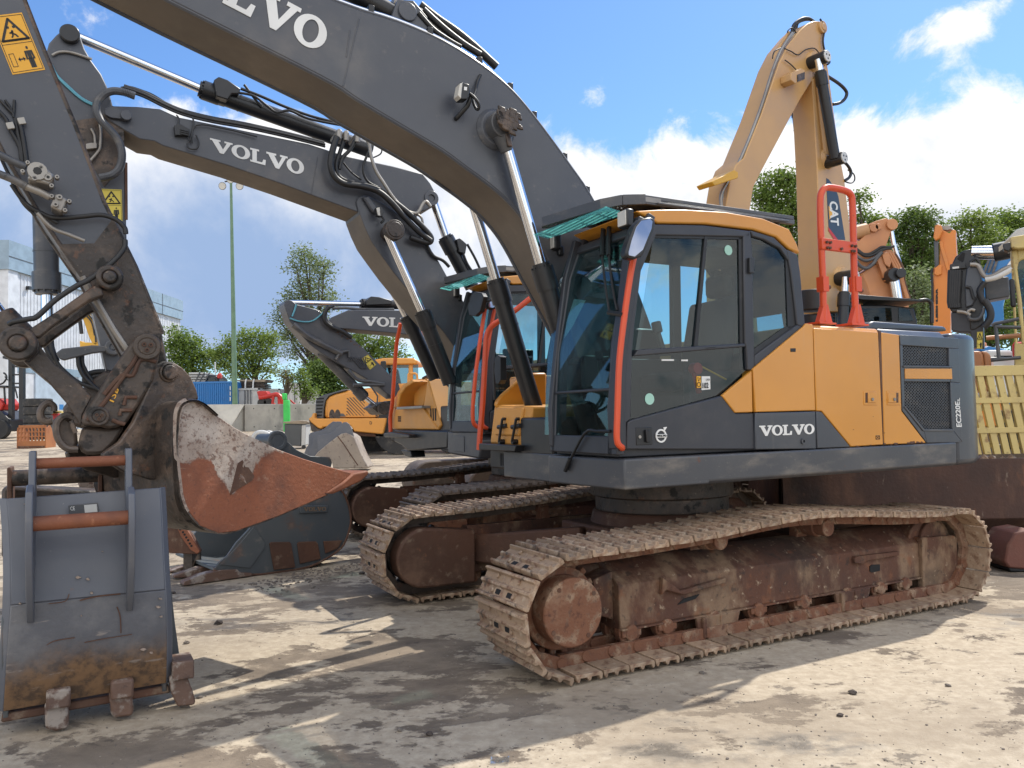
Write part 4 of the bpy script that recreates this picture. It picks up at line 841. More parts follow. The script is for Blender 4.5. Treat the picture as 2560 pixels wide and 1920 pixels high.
ch2 = MB().cyl((PK[0]+.02,.0,PK[1]+.06),(PK[0]+.11,.0,PK[1]+.2),.1,.075,n=24).build('rod_end', M_RUSTD, M1, .01)
# quick coupler
cpl = [(338,843),(352,836),(367,833),(381,838),(392,848),(400,866),(399,884),(396,902),(390,926),(382,955),(347,1013),(316,1060),(290,1070),(268,1072),(250,1067),(236,1068),(207,1066),(203,1052),(208,1036),(228,1008),(262,950),(308,882)]
CQ = MB().prism([MF.onL(x, y, .27) for x, y in cpl], 'y', -.27, .27).build('quick_coupler', M_RUSTD, M1, .018)
for c, r in ((PD, .078), (PC, .056)):
    o = MB().ring((c[0],.275,c[1]),(0,1,0),r*.6,r,.05,36).cyl((c[0],.25,c[1]),(c[0],.30,c[1]),r*.66,n=28).build('pin_cap', M_RUSTD, CQ, .008)
    for k in range(3): a = k*2.094+.6; MB().ring((c[0]+r*.27*math.cos(a),.303,c[1]+r*.27*math.sin(a)),(0,1,0),r*.08,r*.16,.012,12).build('pin_bolt', M_RUST, o, 0)
rb = MB()
rb.tube(l3(MF, 'a', [(1560,1150),(1580,1330),(1400,1600),(1180,1900),(1010,2080)], .275), .013, smooth=3); rb.tube(l3(MF, 'a', [(1800,1400),(1620,1380),(1530,1560),(1400,1560),(1200,1780)], .275), .013, smooth=3)
rb.tube(l3(MF, 'b', [(1290,690),(1360,720),(1440,740)], .275), .012); rb.tube(l3(MF, 'b', [(1380,640),(1390,580),(1520,580)], .275), .012); rb.tube(l3(MF, 'b', [(1430,520),(1450,430),(1580,430)], .275), .012)
rb.build('cast_rib', M_RUST, CQ, 0)
tm = MB(); text_on(tm, '12R', tr(MF, 'b', [(1260,470),(1330,290),(1380,320),(1310,490)], .272), PL(.274), .02); tm.build('paint_marks', M_DECY, CQ, 0)
jw = MB(); jw.prism(tr(MF, 'b', [(950,770),(935,820),(900,960),(930,1060),(1000,1092),(1100,1090),(1200,1078),(1330,950),(1440,760),(1250,790),(1060,770)], .2), 'y', -.22, .2)
ringp = [(740,640),(830,700),(880,800),(900,960),(850,1060),(760,1060),(680,1010),(620,900),(590,780),(610,690),(660,640)]
jw.prism(tr(MF, 'b', ringp, .2), 'y', .08, .16); jw.build('coupler_jaw', M_HOOK, CQ, .02)
jr = MB(); c_ = l3(MF, 'b', [(900,1030),(780,1020),(690,940),(650,820),(670,700),(760,640),(840,660)], .2); jr.tube(c_, .02, smooth=5); c_ = l3(MF, 'b', [(820,700),(840,760),(870,840)], .22); jr.tube(c_, .013); jr.build('jaw_rim', M_HOOK, CQ, 0)
hk = l3(MF, 'b', [(600,700),(540,710),(480,680),(465,600),(500,530),(560,495),(620,530),(625,590)], .1); MB().tube(hk, lambda t: .023-.006*t, smooth=5, n=10).build('lifting_hook', M_HOOK, CQ, 0)
# bucket on the coupler: near side plate, wrapped shell, ears, cutting lip
kp = MF.w(3.86, .50, 0); FK_ = Frame(kp[0], kp[1], rad(36))
def bl_(p): return -.10*(p[1]-.95)
sp = [(225,1000),(222,760),(235,600),(250,520),(275,460),(320,425),(390,410),(470,425),(540,470),(640,560),(820,690),(1000,790),(1250,915),(1500,1010),(1750,1090),(1985,1160),(1880,1250),(1700,1368)]
spC = [(2020,215),(1700,350),(1450,437),(1340,450),(1230,405),(1160,310),(1130,200)]
side = tr(FK_, 'c', sp, 0)+tr(FK_, 'C', spC, 0)
_bd = tr(FK_, 'c', [(222,1060),(420,1010),(560,1045),(600,1130),(660,1240),(735,1350),(800,1330),(985,1180),(1000,1080),(1100,990),(1250,915),(1500,900)], 0)
def side_mat():
    N = NT('bucket_side_steel'); s3 = N.n('SeparateXYZ', {0: N.tc}); x, z_ = s3.outputs[0], s3.outputs[2]
    xs_ = [q[0] for q in _bd]; x0, x1 = min(xs_), max(xs_); zs_ = [q[1] for q in _bd]; z0, z1 = min(zs_)-.05, max(zs_)+.05
    cr = N.n('ValToRGB', {0: N.n('MapRange', {0: x, 1: x0, 2: x1, 3: 0., 4: 1.}).outputs[0]}); els = cr.color_ramp.elements
    st = sorted(((q[0]-x0)/(x1-x0), (q[1]-z0)/(z1-z0)) for q in _bd)
    while len(els) < len(st): els.new(.5)
    for e_, (u, v) in zip(els, st): e_.position = u; e_.color = (v, v, v, 1)
    zb = N.math('MULTIPLY_ADD', cr.outputs[0], z1-z0, z0)
    d = N.math('SUBTRACT', zb, z_); d = N.math('ADD', d, N.math('MULTIPLY_ADD', N.noise(9, 7, .65), .16, -.08)); d = N.math('ADD', d, N.math('MULTIPLY_ADD', N.noise(40, 5, .6), .05, -.025))
    rust = N.ramp(d, -.012, .014)
    pale = N.mix(N.ramp(N.noise(5, 6, .6), .4, .7), (.30,.235,.19), (.44,.375,.32)); pale = N.mix(N.math('MULTIPLY', N.ramp(N.noise(24, 7, .65), .50, .62), .8), pale, (.12,.06,.04)); pale = N.mix(N.math('MULTIPLY', N.ramp(N.noise(60, 4, .6), .58, .66), .6), pale, (.06,.045,.035))
    rc = N.mix(N.ramp(N.noise(2.6, 6, .6), .42, .68), (.23,.075,.034), (.12,.045,.026)); rc = N.mix(N.math('MULTIPLY', N.ramp(N.noise(22, 7, .65, stretch=(1,1,2.2)), .58, .7), .5), rc, (.38,.19,.11)); rc = N.mix(N.math('MULTIPLY', N.ramp(N.noise(7, 8, .7), .6, .7), .5), rc, (.30,.2,.14)); rc = N.mix(N.math('MULTIPLY', N.ramp(N.noise(48, 4, .6), .6, .68), .5), rc, (.07,.035,.025))
    c = N.mix(rust, pale, rc)
    bp = N.n('Bump', {'Strength': .35, 'Distance': .01, 'Height': N.math('MULTIPLY_ADD', N.noise(45, 6), 1., N.math('MULTIPLY', rust, -.25))}).outputs[0]
    q = N.n('BsdfPrincipled', {'Base Color': c, 'Roughness': .68, 'Normal': bp}); N.link(q.outputs[0], N.out.inputs[0]); return N.mat
M_SIDE = side_mat()
BK = MB().prism(side, 'y', lambda p: bl_(p)-.03, bl_).build('bucket', M_SIDE, M1, .006)
lo_ = MF.loc(FK_.o); BK.location = lo_; BK.rotation_euler = (0, 0, FK_.rz-MF.rz)
ab = MB().prism(tr(FK_, 'c', [(730,1385),(830,1060),(880,1025),(900,1095),(935,1100),(990,1190),(970,1230),(910,1270),(800,1330)], 0), 'y', lambda p: bl_(p), lambda p: bl_(p)+.005).build('torch_cut_patch', M_RUST, BK, 0)
MB().prism(tr(FK_, 'c', [(830,1220),(848,1170),(880,1200),(905,1270),(850,1222)], 0), 'y', lambda p: bl_(p), lambda p: bl_(p)+.007).prism(tr(FK_, 'c', [(872,1090),(890,1040),(893,1070),(880,1105)], 0), 'y', lambda p: bl_(p), lambda p: bl_(p)+.007).build('pale_scrape', M_PALE, ab, 0)
shp = smooth2(tr(FK_, 'c', [(640,560),(540,470),(470,425),(390,408),(320,420),(270,455),(238,520),(222,620),(212,800),(212,1000),(225,1250),(240,1420),(290,1560)], 0)+tr(FK_, 'C', [(1230,408),(1340,454),(1450,441),(1700,354),(2020,219)], 0), 3)
MB().slab([[(a, -.085, z), (a, -.5, z), (a, -1.0, z)] for a, z in shp], -.012).build('bucket_shell', M_RUSTD, BK, .004)
MB().slab([[(a, bl_((a, z)), z), (a, -.04, z), (a, -.085, z)] for a, z in shp[11:37]], -.016).build('pale_band', M_PALE, BK, 0)  # paler strip along the near edge of the shell
MB().slab([[(a, bl_((a, z))-.002, z), (a, -.04, z), (a, -.085, z)] for a, z in shp], -.01).build('shell_edge', M_RUSTD, BK, 0)
MB().prism([(a, b) for a, b in side], 'y', -1.03, -1.0).build('side_plate', M_RUSTD, BK, .004)
ears = [(391,913),(408,903),(432,904),(456,919),(477,941),(492,975),(497,998),(470,1003),(445,1020),(436,1060),(432,1120),(436,1190),(380,1200),(310,1180),(262,1150),(258,1134),(300,1105),(335,1055),(375,965)]
er = MB(); pe = [FK_.onL(x, y, -.28) for x, y in ears]
er.prism(pe, 'y', -.32, -.28); er.prism(pe, 'y', -.74, -.70); q = FK_.onL(421, 931, -.28); er.cyl((q[0],-.78,q[1]),(q[0],-.25,q[1]),.045,n=24); er.ring((q[0],-.275,q[1]),(0,1,0),.045,.06,.02,24)
er.build('bucket_ear', M_RUSTD, BK, .01)
lip = tr(FK_, 'c', [(1985,1160),(2135,1130),(2142,1170),(2060,1245),(1900,1320),(1780,1372),(1700,1366),(1880,1250)], 0)
MB().prism(lip, 'y', -.55, 0).build('cutting_edge', M_RUSTR, BK, .012)
# ================================================================ second and third excavators
GRP = 'excavators parked side by side in the yard'
o2 = MF.w(-.92, -3.7, 0); F2 = Frame(o2[0], o2[1], MF.yaw, 0, 1.07)
M2 = fthing(F2, 'excavator', 'middle charcoal excavator behind the near one with two-piece boom and orange rails', 'excavator', GRP)
undercarriage(M2, M_TRACKD, M_TRACKD)
def simple_upper(root, mat=M_YEL):
    m = MB(); m.box(-2.13, 1.2, -1.25, 1.25, 1.08, 1.27); s_ = m.build('revolving_frame', M_SKIRT, root, .02)
    hp = [(1.243,1.285),(1.243,2.135),(1.175,2.213),(-1.175,2.213),(-1.243,2.135),(-1.243,1.285)]
    MB().prism(hp, 'x', -2.1, -.45).build('engine_housing', mat, root, .015)
    plan = [(-2.12,1.25),(-2.5,1.15),(-2.8,.8),(-2.9,.3)]; MB().prism(plan+[(a,-b) for a, b in plan[::-1]], 'z', 1.07, 2.2).build('counterweight', M_BODYG, root, .05)
    MB().box(-.44, .15, -1.24, .22, 1.28, 1.95).build('pump_housing', M_BLKP, root, .02)
    fl = MB(); fl.box(-.4, 1.15, -.72, .24, 1.2, 1.3); fl.box(.2, .6, -.35, -.27, 1.27, 2.25); fl.box(.2, .6, .27, .33, 1.27, 2.25); fl.box(.9, 1.15, -.3, .22, 1.25, 1.6); fl.build('boom_bracket', M_BLKP, root, .02)
simple_upper(M2)
CAB2 = make_cab(M2, stickers=False, wip=False)
def onf(fr, k, pts, a): return [fr.onF(x, y, a) for x, y in Z(k, pts)]
# front sill box under the cab with its hatch, back of the near mirror
sb = MB().prism(onf(F2, 'E', [(1028,1176),(1214,1172),(1240,1240),(1222,1345),(1030,1312)], 1.33), 'x', .6, 1.33).build('cab_sill', M_SKIRT, M2, .02)
MB().prism(onf(F2, 'E', [(1063,1202),(1130,1206),(1132,1304),(1066,1298)], 1.335), 'x', 1.33, 1.337).build('hatch', M_SKIRT, sb, .003)
mo = MB(); mo.prism(onf(F2, 'E', [(1165,420),(1182,340),(1205,318),(1248,326),(1262,350),(1240,440),(1205,470),(1172,462)], 1.45), 'x', 1.42, 1.47)
mo.tube([(1.42,)+p for p in onf(F2, 'E', [(1230,380),(1290,372),(1310,365)], 1.42)], .014); mo.build('mirror', M_BLK, M2, .012)
r = [F2.onL(x, y, 1.27) for x, y in Z('E', [(1322,362),(1282,362),(1268,385),(1235,580),(1205,800),(1188,980),(1184,1080),(1192,1130),(1216,1150)])]
MB().tube([(a, 1.27, z) for a, z in r], .021, n=10, smooth=3).build('handrail', M_ORNG, CAB2, 0)
# tool box side
A2 = 1.2
bx = MB().prism(onf(F2, 'E', [(690,1034),(880,1024),(965,1165),(688,1164)], A2), 'x', A2-.5, A2)
bx.prism(onf(F2, 'E', [(880,1026),(905,850),(985,1140),(970,1165)], A2-.02), 'x', A2-.5, A2-.02).build('tool_box', M_YEL2, M2, .02)
cv = MB(); cv.prism(onf(F2, 'E', [(696,1032),(700,985),(722,930),(760,885),(805,858),(820,872),(770,905),(738,950),(722,1030)], A2), 'x', A2-.45, A2)
cv.prism(onf(F2, 'E', [(805,858),(895,848),(905,870),(880,1020),(820,1020),(824,880)], A2-.2), 'x', A2-.45, A2-.2); cv.build('step_cover', M_YEL2, M2, .015)
MB().prism(onf(F2, 'E', [(715,1026),(868,1018),(870,1034),(716,1042)], A2+.1), 'x', A2-.2, A2+.1).build('step', M_STEEL, M2, .004)
vt = MB()
for x in (922, 936, 950): vt.add([(A2-.0175,)+p for p in onf(F2, 'E', [(x,1034),(x+8,1034),(x+10,1110),(x+2,1110)], A2-.0175)], [(0,1,2,3)])
for y in (1083, 1095, 1107): vt.add([(A2+.002,)+p for p in onf(F2, 'E', [(724,y),(744,y),(744,y+9),(724,y+9)], A2+.002)], [(0,1,2,3)])
vt.build('frame_slot', M_DARK, M2, 0)
MB().prism(onf(F2, 'E', [(700,1166),(1030,1170),(1026,1282),(785,1297),(748,1262),(700,1240)], A2+.01), 'x', A2-.6, A2+.01).build('step_box', M_BLKP, M2, .02)
MB().prism(onf(F2, 'E', [(634,1188),(690,1180),(790,1196),(792,1216),(640,1212)], A2+.12), 'x', A2-.1, A2+.12).build('step', M_BLKP, M2, .01); MB().prism(onf(F2, 'E', [(740,1290),(800,1296),(806,1336),(770,1330)], A2), 'x', A2-.2, A2).build('tow_eye', M_BLKP, M2, .01)
MB().tube([(A2+.05,)+p for p in onf(F2, 'E', [(740,512),(732,560),(716,640),(702,820),(690,1000),(678,1090),(680,1180)], A2+.05)], .026, n=10, smooth=3).build('handrail', M_ORNG, M2, 0)
MB().tube([(A2-.25,)+p for p in onf(F2, 'E', [(828,485),(835,500),(880,570),(900,640),(930,720),(975,820)], A2-.25)], .024, n=10, smooth=3).build('handrail', M_ORNG, M2, 0)
hs = MB()
for k in range(5):
    dx = k*22
    hs.tube([(1.05-.03*k,)+p for p in onf(F2, 'E', [(880+dx*1.2,850-k*4),(910+dx,838),(935+dx,870),(950+dx,960),(970+dx*.7,1050),(1000+dx*.35,1150)], 1.05-.03*k)], .019, smooth=4)
hs.build('hose_bundle', M_BLK, M2, 0)
# base boom
B2 = .27
nb = tr(F2, 'E', [(470,-235),(480,-265),(520,-276),(560,-265),(640,-225),(700,-185),(760,-135),(830,-75),(900,20),(960,100),(1035,236),(1250,560),(1330,760),(1300,840),(1200,860)], B2)+tr(F2, 'E', [(1068,655),(1000,560),(850,390),(700,205),(620,95),(560,10),(520,-75),(490,-155)], B2)
BM2 = MB().prism(nb, 'y', -.24, B2).build('base_boom', M_GREY, M2, .012); bounce_underside(BM2)
# outer boom with lettering
ub = tr(F2, 'A', [(630,690),(648,655),(700,643),(850,648),(985,662),(1095,712),(1500,795),(1900,878),(2150,958)], B2)+tr(F2, 'D', [(700,1015),(885,1062),(930,1120),(962,1180),(972,1225),(955,1262),(900,1290),(780,1320),(480,1300),(0,1122)], B2)+tr(F2, 'A', [(1400,1012),(1000,890),(950,863),(860,850),(760,792),(680,742)], B2)
UB2 = MB().prism(ub, 'y', -.22, B2-.03).build('outer_boom', M_GREY, M2, .012); bounce_underside(UB2)
MB().tube(l3(F2, 'A', [(1952,960),(1912,1190)], B2-.029), .0045, n=6).build('weld_seam', M_GREY, UB2, 0)
volvo('lettering', tr(F2, 'A', [(1290,925),(1868,1080),(1868,988),(1290,848)], B2-.028), PL(B2-.028), M_WHITE, UB2)
bo = MB(); q = tr(F2, 'A', [(672,692),(775,716)], B2); bo.prism(tr(F2, 'A', [(640,672),(690,650),(780,690),(805,715),(790,738),(680,725),(645,705)], B2), 'y', B2-.03, B2+.01); bo.cyl((q[1][0],B2,q[1][1]),(q[1][0],B2+.05,q[1][1]),.05,n=18)
q2 = tr(F2, 'D', [(935,1215)], B2)[0]; bo.ring((q2[0],B2-.03,q2[1]),(0,1,0),.04,.085,.04,20); bo.build('pin_plate', M_GREY, UB2, .005)
q3 = tr(F2, 'D', [(660,1440)], B2)[0]; MB().cyl((q3[0],B2,q3[1]),(q3[0],B2+.26,q3[1]),.085,n=20).ring((q3[0],B2+.2,q3[1]),(0,1,0),.05,.11,.1,22).build('boom_pin', M_RUSTD, BM2, .008)
MB().prism(tr(F2, 'D', [(500,1215),(540,1205),(600,1290),(590,1320),(560,1310)], B2), 'y', B2, B2+.05).build('pivot_cap', M_GREY, BM2, .02)
lp = MB().prism(tr(F2, 'D', [(590,1275),(625,1268),(640,1300),(628,1330),(600,1325)], B2+.15), 'y', B2+.08, B2+.15).tube(l3(F2, 'D', [(620,1325),(640,1350),(620,1370)], B2+.08), .015).build('work_lamp', M_BLKP, BM2, .006)
MB().prism(tr(F2, 'D', [(592,1278),(612,1274),(616,1326),(602,1322)], B2+.155), 'y', B2+.1, B2+.156).build('lens', M_LENS, lp, 0)
def hyd(fr, root, k0, p0, k1, p1, k2, p2, b, rr, rb_, nm, rm=None, bm=None):
    P = [fr.onL(*Z(k, [p])[0], b) for k, p in ((k0, p0), (k1, p1), (k2, p2))]
    return hydraulic(root, *[(q[0], b, q[1]) for q in P], rr, rb_, rm, bm, nm)
hyd(F2, M2, 'D', (660,1440), 'E', (878,452), 'E', (1045,880), .43, .045, .083, 'boom_cylinder')
hyd(F2, M2, 'E', (560,60), 'E', (785,482), 'E', (955,850), -.43, .045, .083, 'boom_cylinder')
hyd(F2, M2, 'D', (935,1215), 'D', (1020,1468), 'E', (1180,290), 0, .045, .085, 'adjust_cylinder')
hyd(F2, M2, 'd', (975,470), 'A', (1245,552), 'D', (560,925), 0, .045, .085, 'stick_cylinder')
vb = MB().prism(tr(F2, 'A', [(1315,490),(1345,470),(1400,490),(1480,545),(1470,575),(1425,575),(1400,612),(1330,590)], .15), 'y', -.08, .15); vb.build('cylinder_valve', M_BLKP, M2, .01); vb = MB(); vb.prism(tr(F2, 'D', [(1085,1470),(1110,1462),(1150,1500),(1140,1560),(1100,1550)], .12), 'y', -.1, .12); vb.build('cylinder_valve', M_BLKP, M2, .01)
for p, b, r in (([(1480,545),(1600,590),(1750,655),(1900,710),(2050,750),(2200,790)],.1,.016), ([(1470,570),(1560,590),(1640,650),(1700,690),(1780,680),(1900,730),(2100,770)],.14,.014), ([(1500,520),(1560,600),(1610,660)],.1,.013)): tube_on(M2, F2, 'A', p, b, r, M_BLK)
for p, b, r, m_ in (([(350,840),(322,930),(312,1020),(340,1090),(400,1130),(500,1145),(600,1175),(680,1240),(760,1330),(850,1420),(925,1480)],.38,.034,M_BLK), ([(395,850),(370,930),(345,1010),(360,1080),(420,1115),(520,1135),(620,1170),(720,1250)],.34,.022,M_BLK), ([(470,850),(430,920),(385,970),(365,1040)],.34,.02,M_BLK),
   ([(500,800),(545,880),(560,960),(590,1050),(640,1130),(700,1220),(770,1290),(840,1310),(880,1250),(900,1240),(925,1270)],.36,.02,M_STEEL), ([(545,930),(515,1010),(515,1070),(545,1120),(600,1150)],.33,.014,M_BLK), ([(390,1000),(440,1060),(500,1105)],.3,.01,M_BLK), ([(830,1310),(870,1340),(880,1400)],.34,.014,M_STEEL), ([(700,1240),(800,1320),(900,1420),(930,1470),(900,1490),(800,1460)],.36,.034,M_BLK), ([(900,1500),(940,1570),(1000,1600),(1040,1640)],.3,.02,M_BLK),
   ([(1120,1545),(1150,1620),(1190,1680)],.1,.016,M_BLK), ([(1150,1500),(1200,1590),(1240,1680)],.1,.016,M_BLK), ([(570,890),(600,865),(620,880),(622,940),(570,970)],.2,.008,M_BLK)): tube_on(M2, F2, 'D', p, b, r, m_)
ft = MB()
for x, y in ((365,830),(408,840),(478,850)):
    q = tr(F2, 'D', [(x,y-25),(x-3,y+25)], .36); ft.cyl((q[0][0],.36,q[0][1]),(q[1][0],.36,q[1][1]),.03,n=12); ft.cyl((q[0][0],.36,q[0][1]),(q[0][0],.1,q[0][1]-.02),.028,n=12)
ft.build('hose_elbow', M_STEEL, M2, .003)
tp = smooth2(tr(F2, 'A', [(760,560),(880,600),(1000,660),(1120,710),(1300,755),(1500,790),(1750,845),(1990,905)], .2), 4)
for d_, r, y in ((.05,.03,.2),(.025,.014,.25),(.0,.012,.252)): MB().tube([(a, y, z+d_-.01) for a, z in tp], r).build('hydraulic_line', M_BLK, UB2, 0, smooth=50)
tube_on(UB2, F2, 'A', [(745,545),(800,540),(880,565),(940,590),(1020,640)], .1, .02, M_BLK)
hp_ = spline(l3(F2, 'A', [(830,590),(740,562),(670,565),(610,610),(592,670),(620,740),(680,800),(730,870),(750,950),(735,1030),(690,1075),(615,1092)], .34), 10)
MB().tube(hp_, .03).build('hose', M_BLK, M2, 0)
cg = MB()
for i in range(0, len(hp_)-1): cg.cyl(hp_[i], hp_[i]+(hp_[i+1]-hp_[i]).normalized()*.011, .036, n=10)
cg.build('spring_guard', M_SKIRT, M2, 0)
vv = MB(); vv.prism(tr(F2, 'A', [(1068,775),(1110,770),(1165,800),(1160,835),(1075,835)], B2), 'y', B2-.03, B2+.03)
for dy in (0, 12, 24): vv.tube(l3(F2, 'A', [(1105,795+dy),(1165,810+dy)], B2+.03), .008)
for p in ([(1095,775),(1100,735),(1085,705)], [(1165,870),(1190,760),(1180,720)], [(1150,880),(1160,910),(1205,915),(1222,880),(1205,830)], [(1180,880),(1205,770),(1380,790),(1580,840)]): vv.tube(l3(F2, 'A', p, B2+.01), .009, smooth=4)
vv.build('valve_block', M_BLKP, UB2, .003)
# stick
sp_ = tr(F2, 'A', [(287,312),(300,265),(345,215),(400,170),(440,165),(478,188),(500,240),(520,300),(560,370),(622,455),(664,545),(690,640),(720,740),(760,800),(770,1000),(775,1350)], .22)+[F2.onL(x, y, .22) for x, y in ((318,640),(335,790),(340,915),(310,935),(265,926),(250,860),(226,758),(170,480),(135,290),(121,190))]
ST2 = MB().prism(sp_, 'y', -.22, .22).build('stick', M_GREY, M2, .014)
q = F2.onL(*Z('d', [(965,490)])[0], .22); MB().cyl((q[0],.2,q[1]),(q[0],.28,q[1]),.085,n=24).build('stick_pin', M_BLKP, ST2, .01)
MB().prism(tr(F2, 'A', [(440,745),(745,700),(762,800),(768,1000),(640,1150),(560,1000),(500,860)], .22), 'y', .22, .226).build('dirty_patch', M_RUSTD, ST2, .002)
wr = MB(); wr.tube(l3(F2, 'A', [(775,1000),(777,1350)], .225), .012); wr.build('rusty_edge', M_RUST, ST2, 0)
sign(tr(F2, 'A', [(622,1368),(752,1358),(748,1166),(618,1160)], .222), .222, ST2, M_DECL)
M_TEALH = plain('teal_hose', (.1,.33,.42), .4)
for p in ([(305,375),(350,460),(410,520),(500,600),(575,640)], [(312,388),(356,472),(420,540),(505,612),(575,648)]): tube_on(ST2, F2, 'A', p, .235, .009, M_TEALH)
tube_on(ST2, F2, 'd', [(720,765),(800,725),(900,715),(1000,730),(1130,770),(1270,820)], .24, .013, M_STEEL)
for p, r in (([(605,720),(620,800),(615,900),(600,935),(545,1000)],.014), ([(560,790),(580,830),(585,880)],.012)): tube_on(ST2, F2, 'A', p, .25, r, M_STEEL)
MB().prism(tr(F2, 'A', [(528,885),(560,878),(595,880),(595,912),(530,918)], .26), 'y', .22, .27).build('line_connector', M_STEEL, ST2, .004)
hyd(F2, M2, 'a', (545,1010), 'a', (540,585), 'A', (272,1000), 0, .05, .105, 'bucket_cylinder', bm=M_SKIRT)
lk = MB(); lk.prism(tr(F2, 'a', [(645,1300),(715,1250),(1060,1212),(1200,1218),(1290,1172),(1345,1190),(1350,1265),(1250,1282),(1060,1305),(900,1345),(740,1385),(690,1370)], .34), 'y', .26, .34); q = F2.onL(*Z('a', [(1310,1235)])[0], .34); lk.ring((q[0],.3,q[1]),(0,1,0),.03,.075,.1,24)
lk.build('bucket_link', M_SKIRT, M2, .01)
for p, b, r in (([(900,1340),(910,1450),(960,1560),(1030,1640),(1120,1720),(1200,1760)],.3,.02), ([(945,1330),(950,1420),(1000,1530),(1060,1620)],.28,.018), ([(500,1120),(540,1260),(600,1370),(690,1470)],.2,.022), ([(580,1060),(600,1260),(660,1400)],.2,.025), ([(530,1100),(570,1200),(590,1300)],.2,.02), ([(990,1660),(975,1600),(1010,1550),(1100,1520),(1210,1515)],.2,.024), ([(1020,1640),(1050,1590),(1130,1565),(1230,1570)],.2,.024)): tube_on(M2, F2, 'a', p, b, r, M_BLK)
tube_on(M2, F2, 'b', [(640,0),(700,90),(860,230),(980,290),(1120,330)], .3, .02, M_BLK)
qc = [F2.onL(x, y, .25) for x, y in ((190,985),(230,950),(262,926),(312,932),(330,980),(270,1060),(215,1075),(168,1060),(155,1020))]
MB().prism(qc, 'y', -.27, .25).build('quick_coupler', M_RUSTD, M2, .03)

# third excavator: only its boom and folded stick clear the middle one
o3 = MF.w(-3.2, -7.6, 0); F3 = Frame(o3[0], o3[1], MF.yaw, 0, 1.)
M3 = fthing(F3, 'excavator', 'farthest charcoal excavator with level boom and stick folded down behind the middle one', 'excavator', GRP)
simple_upper(M3)
for yy in (-1.195, 1.195):
    m = MB(); pr = [(1.8+.37*math.sin(a), .385-.37*math.cos(a)) for a in np.linspace(0, math.pi, 12)]+[(-1.8-.37*math.sin(a), .385+.37*math.cos(a)) for a in np.linspace(0, math.pi, 12)]
    m.prism(pr, 'y', yy-.3, yy+.3); m.build('track', M_TRACKD, M3, .03)
MB().cyl((0,0,.5),(0,0,1.08),.62,n=32).box(-.8,.8,-1.,1.,.35,.6).build('slew_ring', M_BLKP, M3, .01)
b3 = tr(F3, 'E', [(300,500),(318,475),(420,430),(580,428),(760,432),(1000,455),(1140,640),(1200,800),(1130,830),(1000,680),(900,600),(740,576),(560,560),(430,548),(330,542)], .25)
BM3 = MB().prism(b3, 'y', -.22, .25).build('boom', M_GREY, M3, .012); bounce_underside(BM3)
volvo('lettering', tr(F3, 'E', [(507,525),(893,546),(893,484),(507,470)], .252), PL(.252), M_WHITE, BM3)
s3 = tr(F3, 'E', [(25,400),(30,375),(50,366),(75,372),(100,395),(170,412),(240,432),(285,470),(320,515),(350,535),(440,600),(520,670),(640,790),(730,885),(740,920),(702,975),(640,930),(560,870),(440,800),(340,745),(260,700),(180,640),(110,560),(60,500),(40,440)], .2)
ST3 = MB().prism(s3, 'y', -.2, .2).build('stick', M_GREY, M3, .012)
hyd(F3, M3, 'E', (60,385), 'E', (505,394), 'E', (900,402), 0, .045, .08, 'stick_cylinder')
MB().prism(tr(F3, 'E', [(530,372),(560,346),(610,350),(690,372),(690,395),(530,400)], .14), 'y', -.1, .14).build('cylinder_valve', M_BLKP, M3, .01)
hyd(F3, M3, 'E', (610,1035), 'E', (515,962), 'E', (250,690), .02, .04, .085, 'bucket_cylinder', bm=M_SKIRT)
MB().prism(tr(F3, 'E', [(565,1030),(600,1010),(660,1000),(700,985),(720,1010),(660,1060),(600,1060)], .24), 'y', -.24, .24).cyl((tr(F3,'E',[(605,1035)],0)[0][0],-.3,tr(F3,'E',[(605,1035)],0)[0][1]),(tr(F3,'E',[(605,1035)],0)[0][0],.3,tr(F3,'E',[(605,1035)],0)[0][1]),.11,n=20).build('bucket_link', M_RUSTD, M3, .01)
sign(tr(F3, 'E', [(553,797),(591,766),(541,704),(498,730)], .203), .203, ST3, M_DECL, )
for p, r in (([(300,410),(275,450),(278,500),(320,535),(380,560),(440,600)],.035), ([(330,405),(290,430),(285,490),(330,530)],.02)): tube_on(ST3, F3, 'E', p, .28, r, M_BLK)
for p, r in (([(60,480),(120,500),(190,500),(240,470),(280,430)],.012), ([(100,395),(90,430),(75,470)],.014), ([(80,520),(170,590),(260,640),(380,700)],.05), ([(420,800),(480,860),(560,870),(640,885)],.03), ([(450,890),(540,890),(640,890)],.03)): tube_on(ST3, F3, 'E', p, .23, r, M_SKIRT if r > .02 else M_TEALH)
ls = MB()
for i in range(6): ls.tube(l3(F3, 'E', [(420+i*14,745-i*2),(440+i*14,720),(500+i*8,790)], .22), .008)
ls.tube(l3(F3, 'E', [(345,735),(370,690),(420,680),(430,720)], .24), .03); ls.tube(l3(F3, 'E', [(320,420),(400,418),(500,425),(700,426)], .1), .025); ls.tube(l3(F3, 'E', [(560,900),(600,960),(595,1020)], .25), .014)
ls.build('hydraulic_line', M_SKIRT, ST3, 0)
pt_ = MB(); rr = random.Random(5)
for k in range(26):
    x = rr.uniform(330, 500); y = 530+(x-330)*.75+rr.uniform(-40, 30); w = rr.uniform(3, 11)
    pt_.prism(tr(F3, 'E', [(x+w*rr.uniform(.5,1.2)*math.cos(t), y+w*.6*rr.uniform(.5,1.2)*math.sin(t)) for t in np.linspace(0, 2*math.pi, 8)[:-1]], .201), 'y', .2, .203)
pt_.build('rust_patches', M_RUST, ST3, 0)
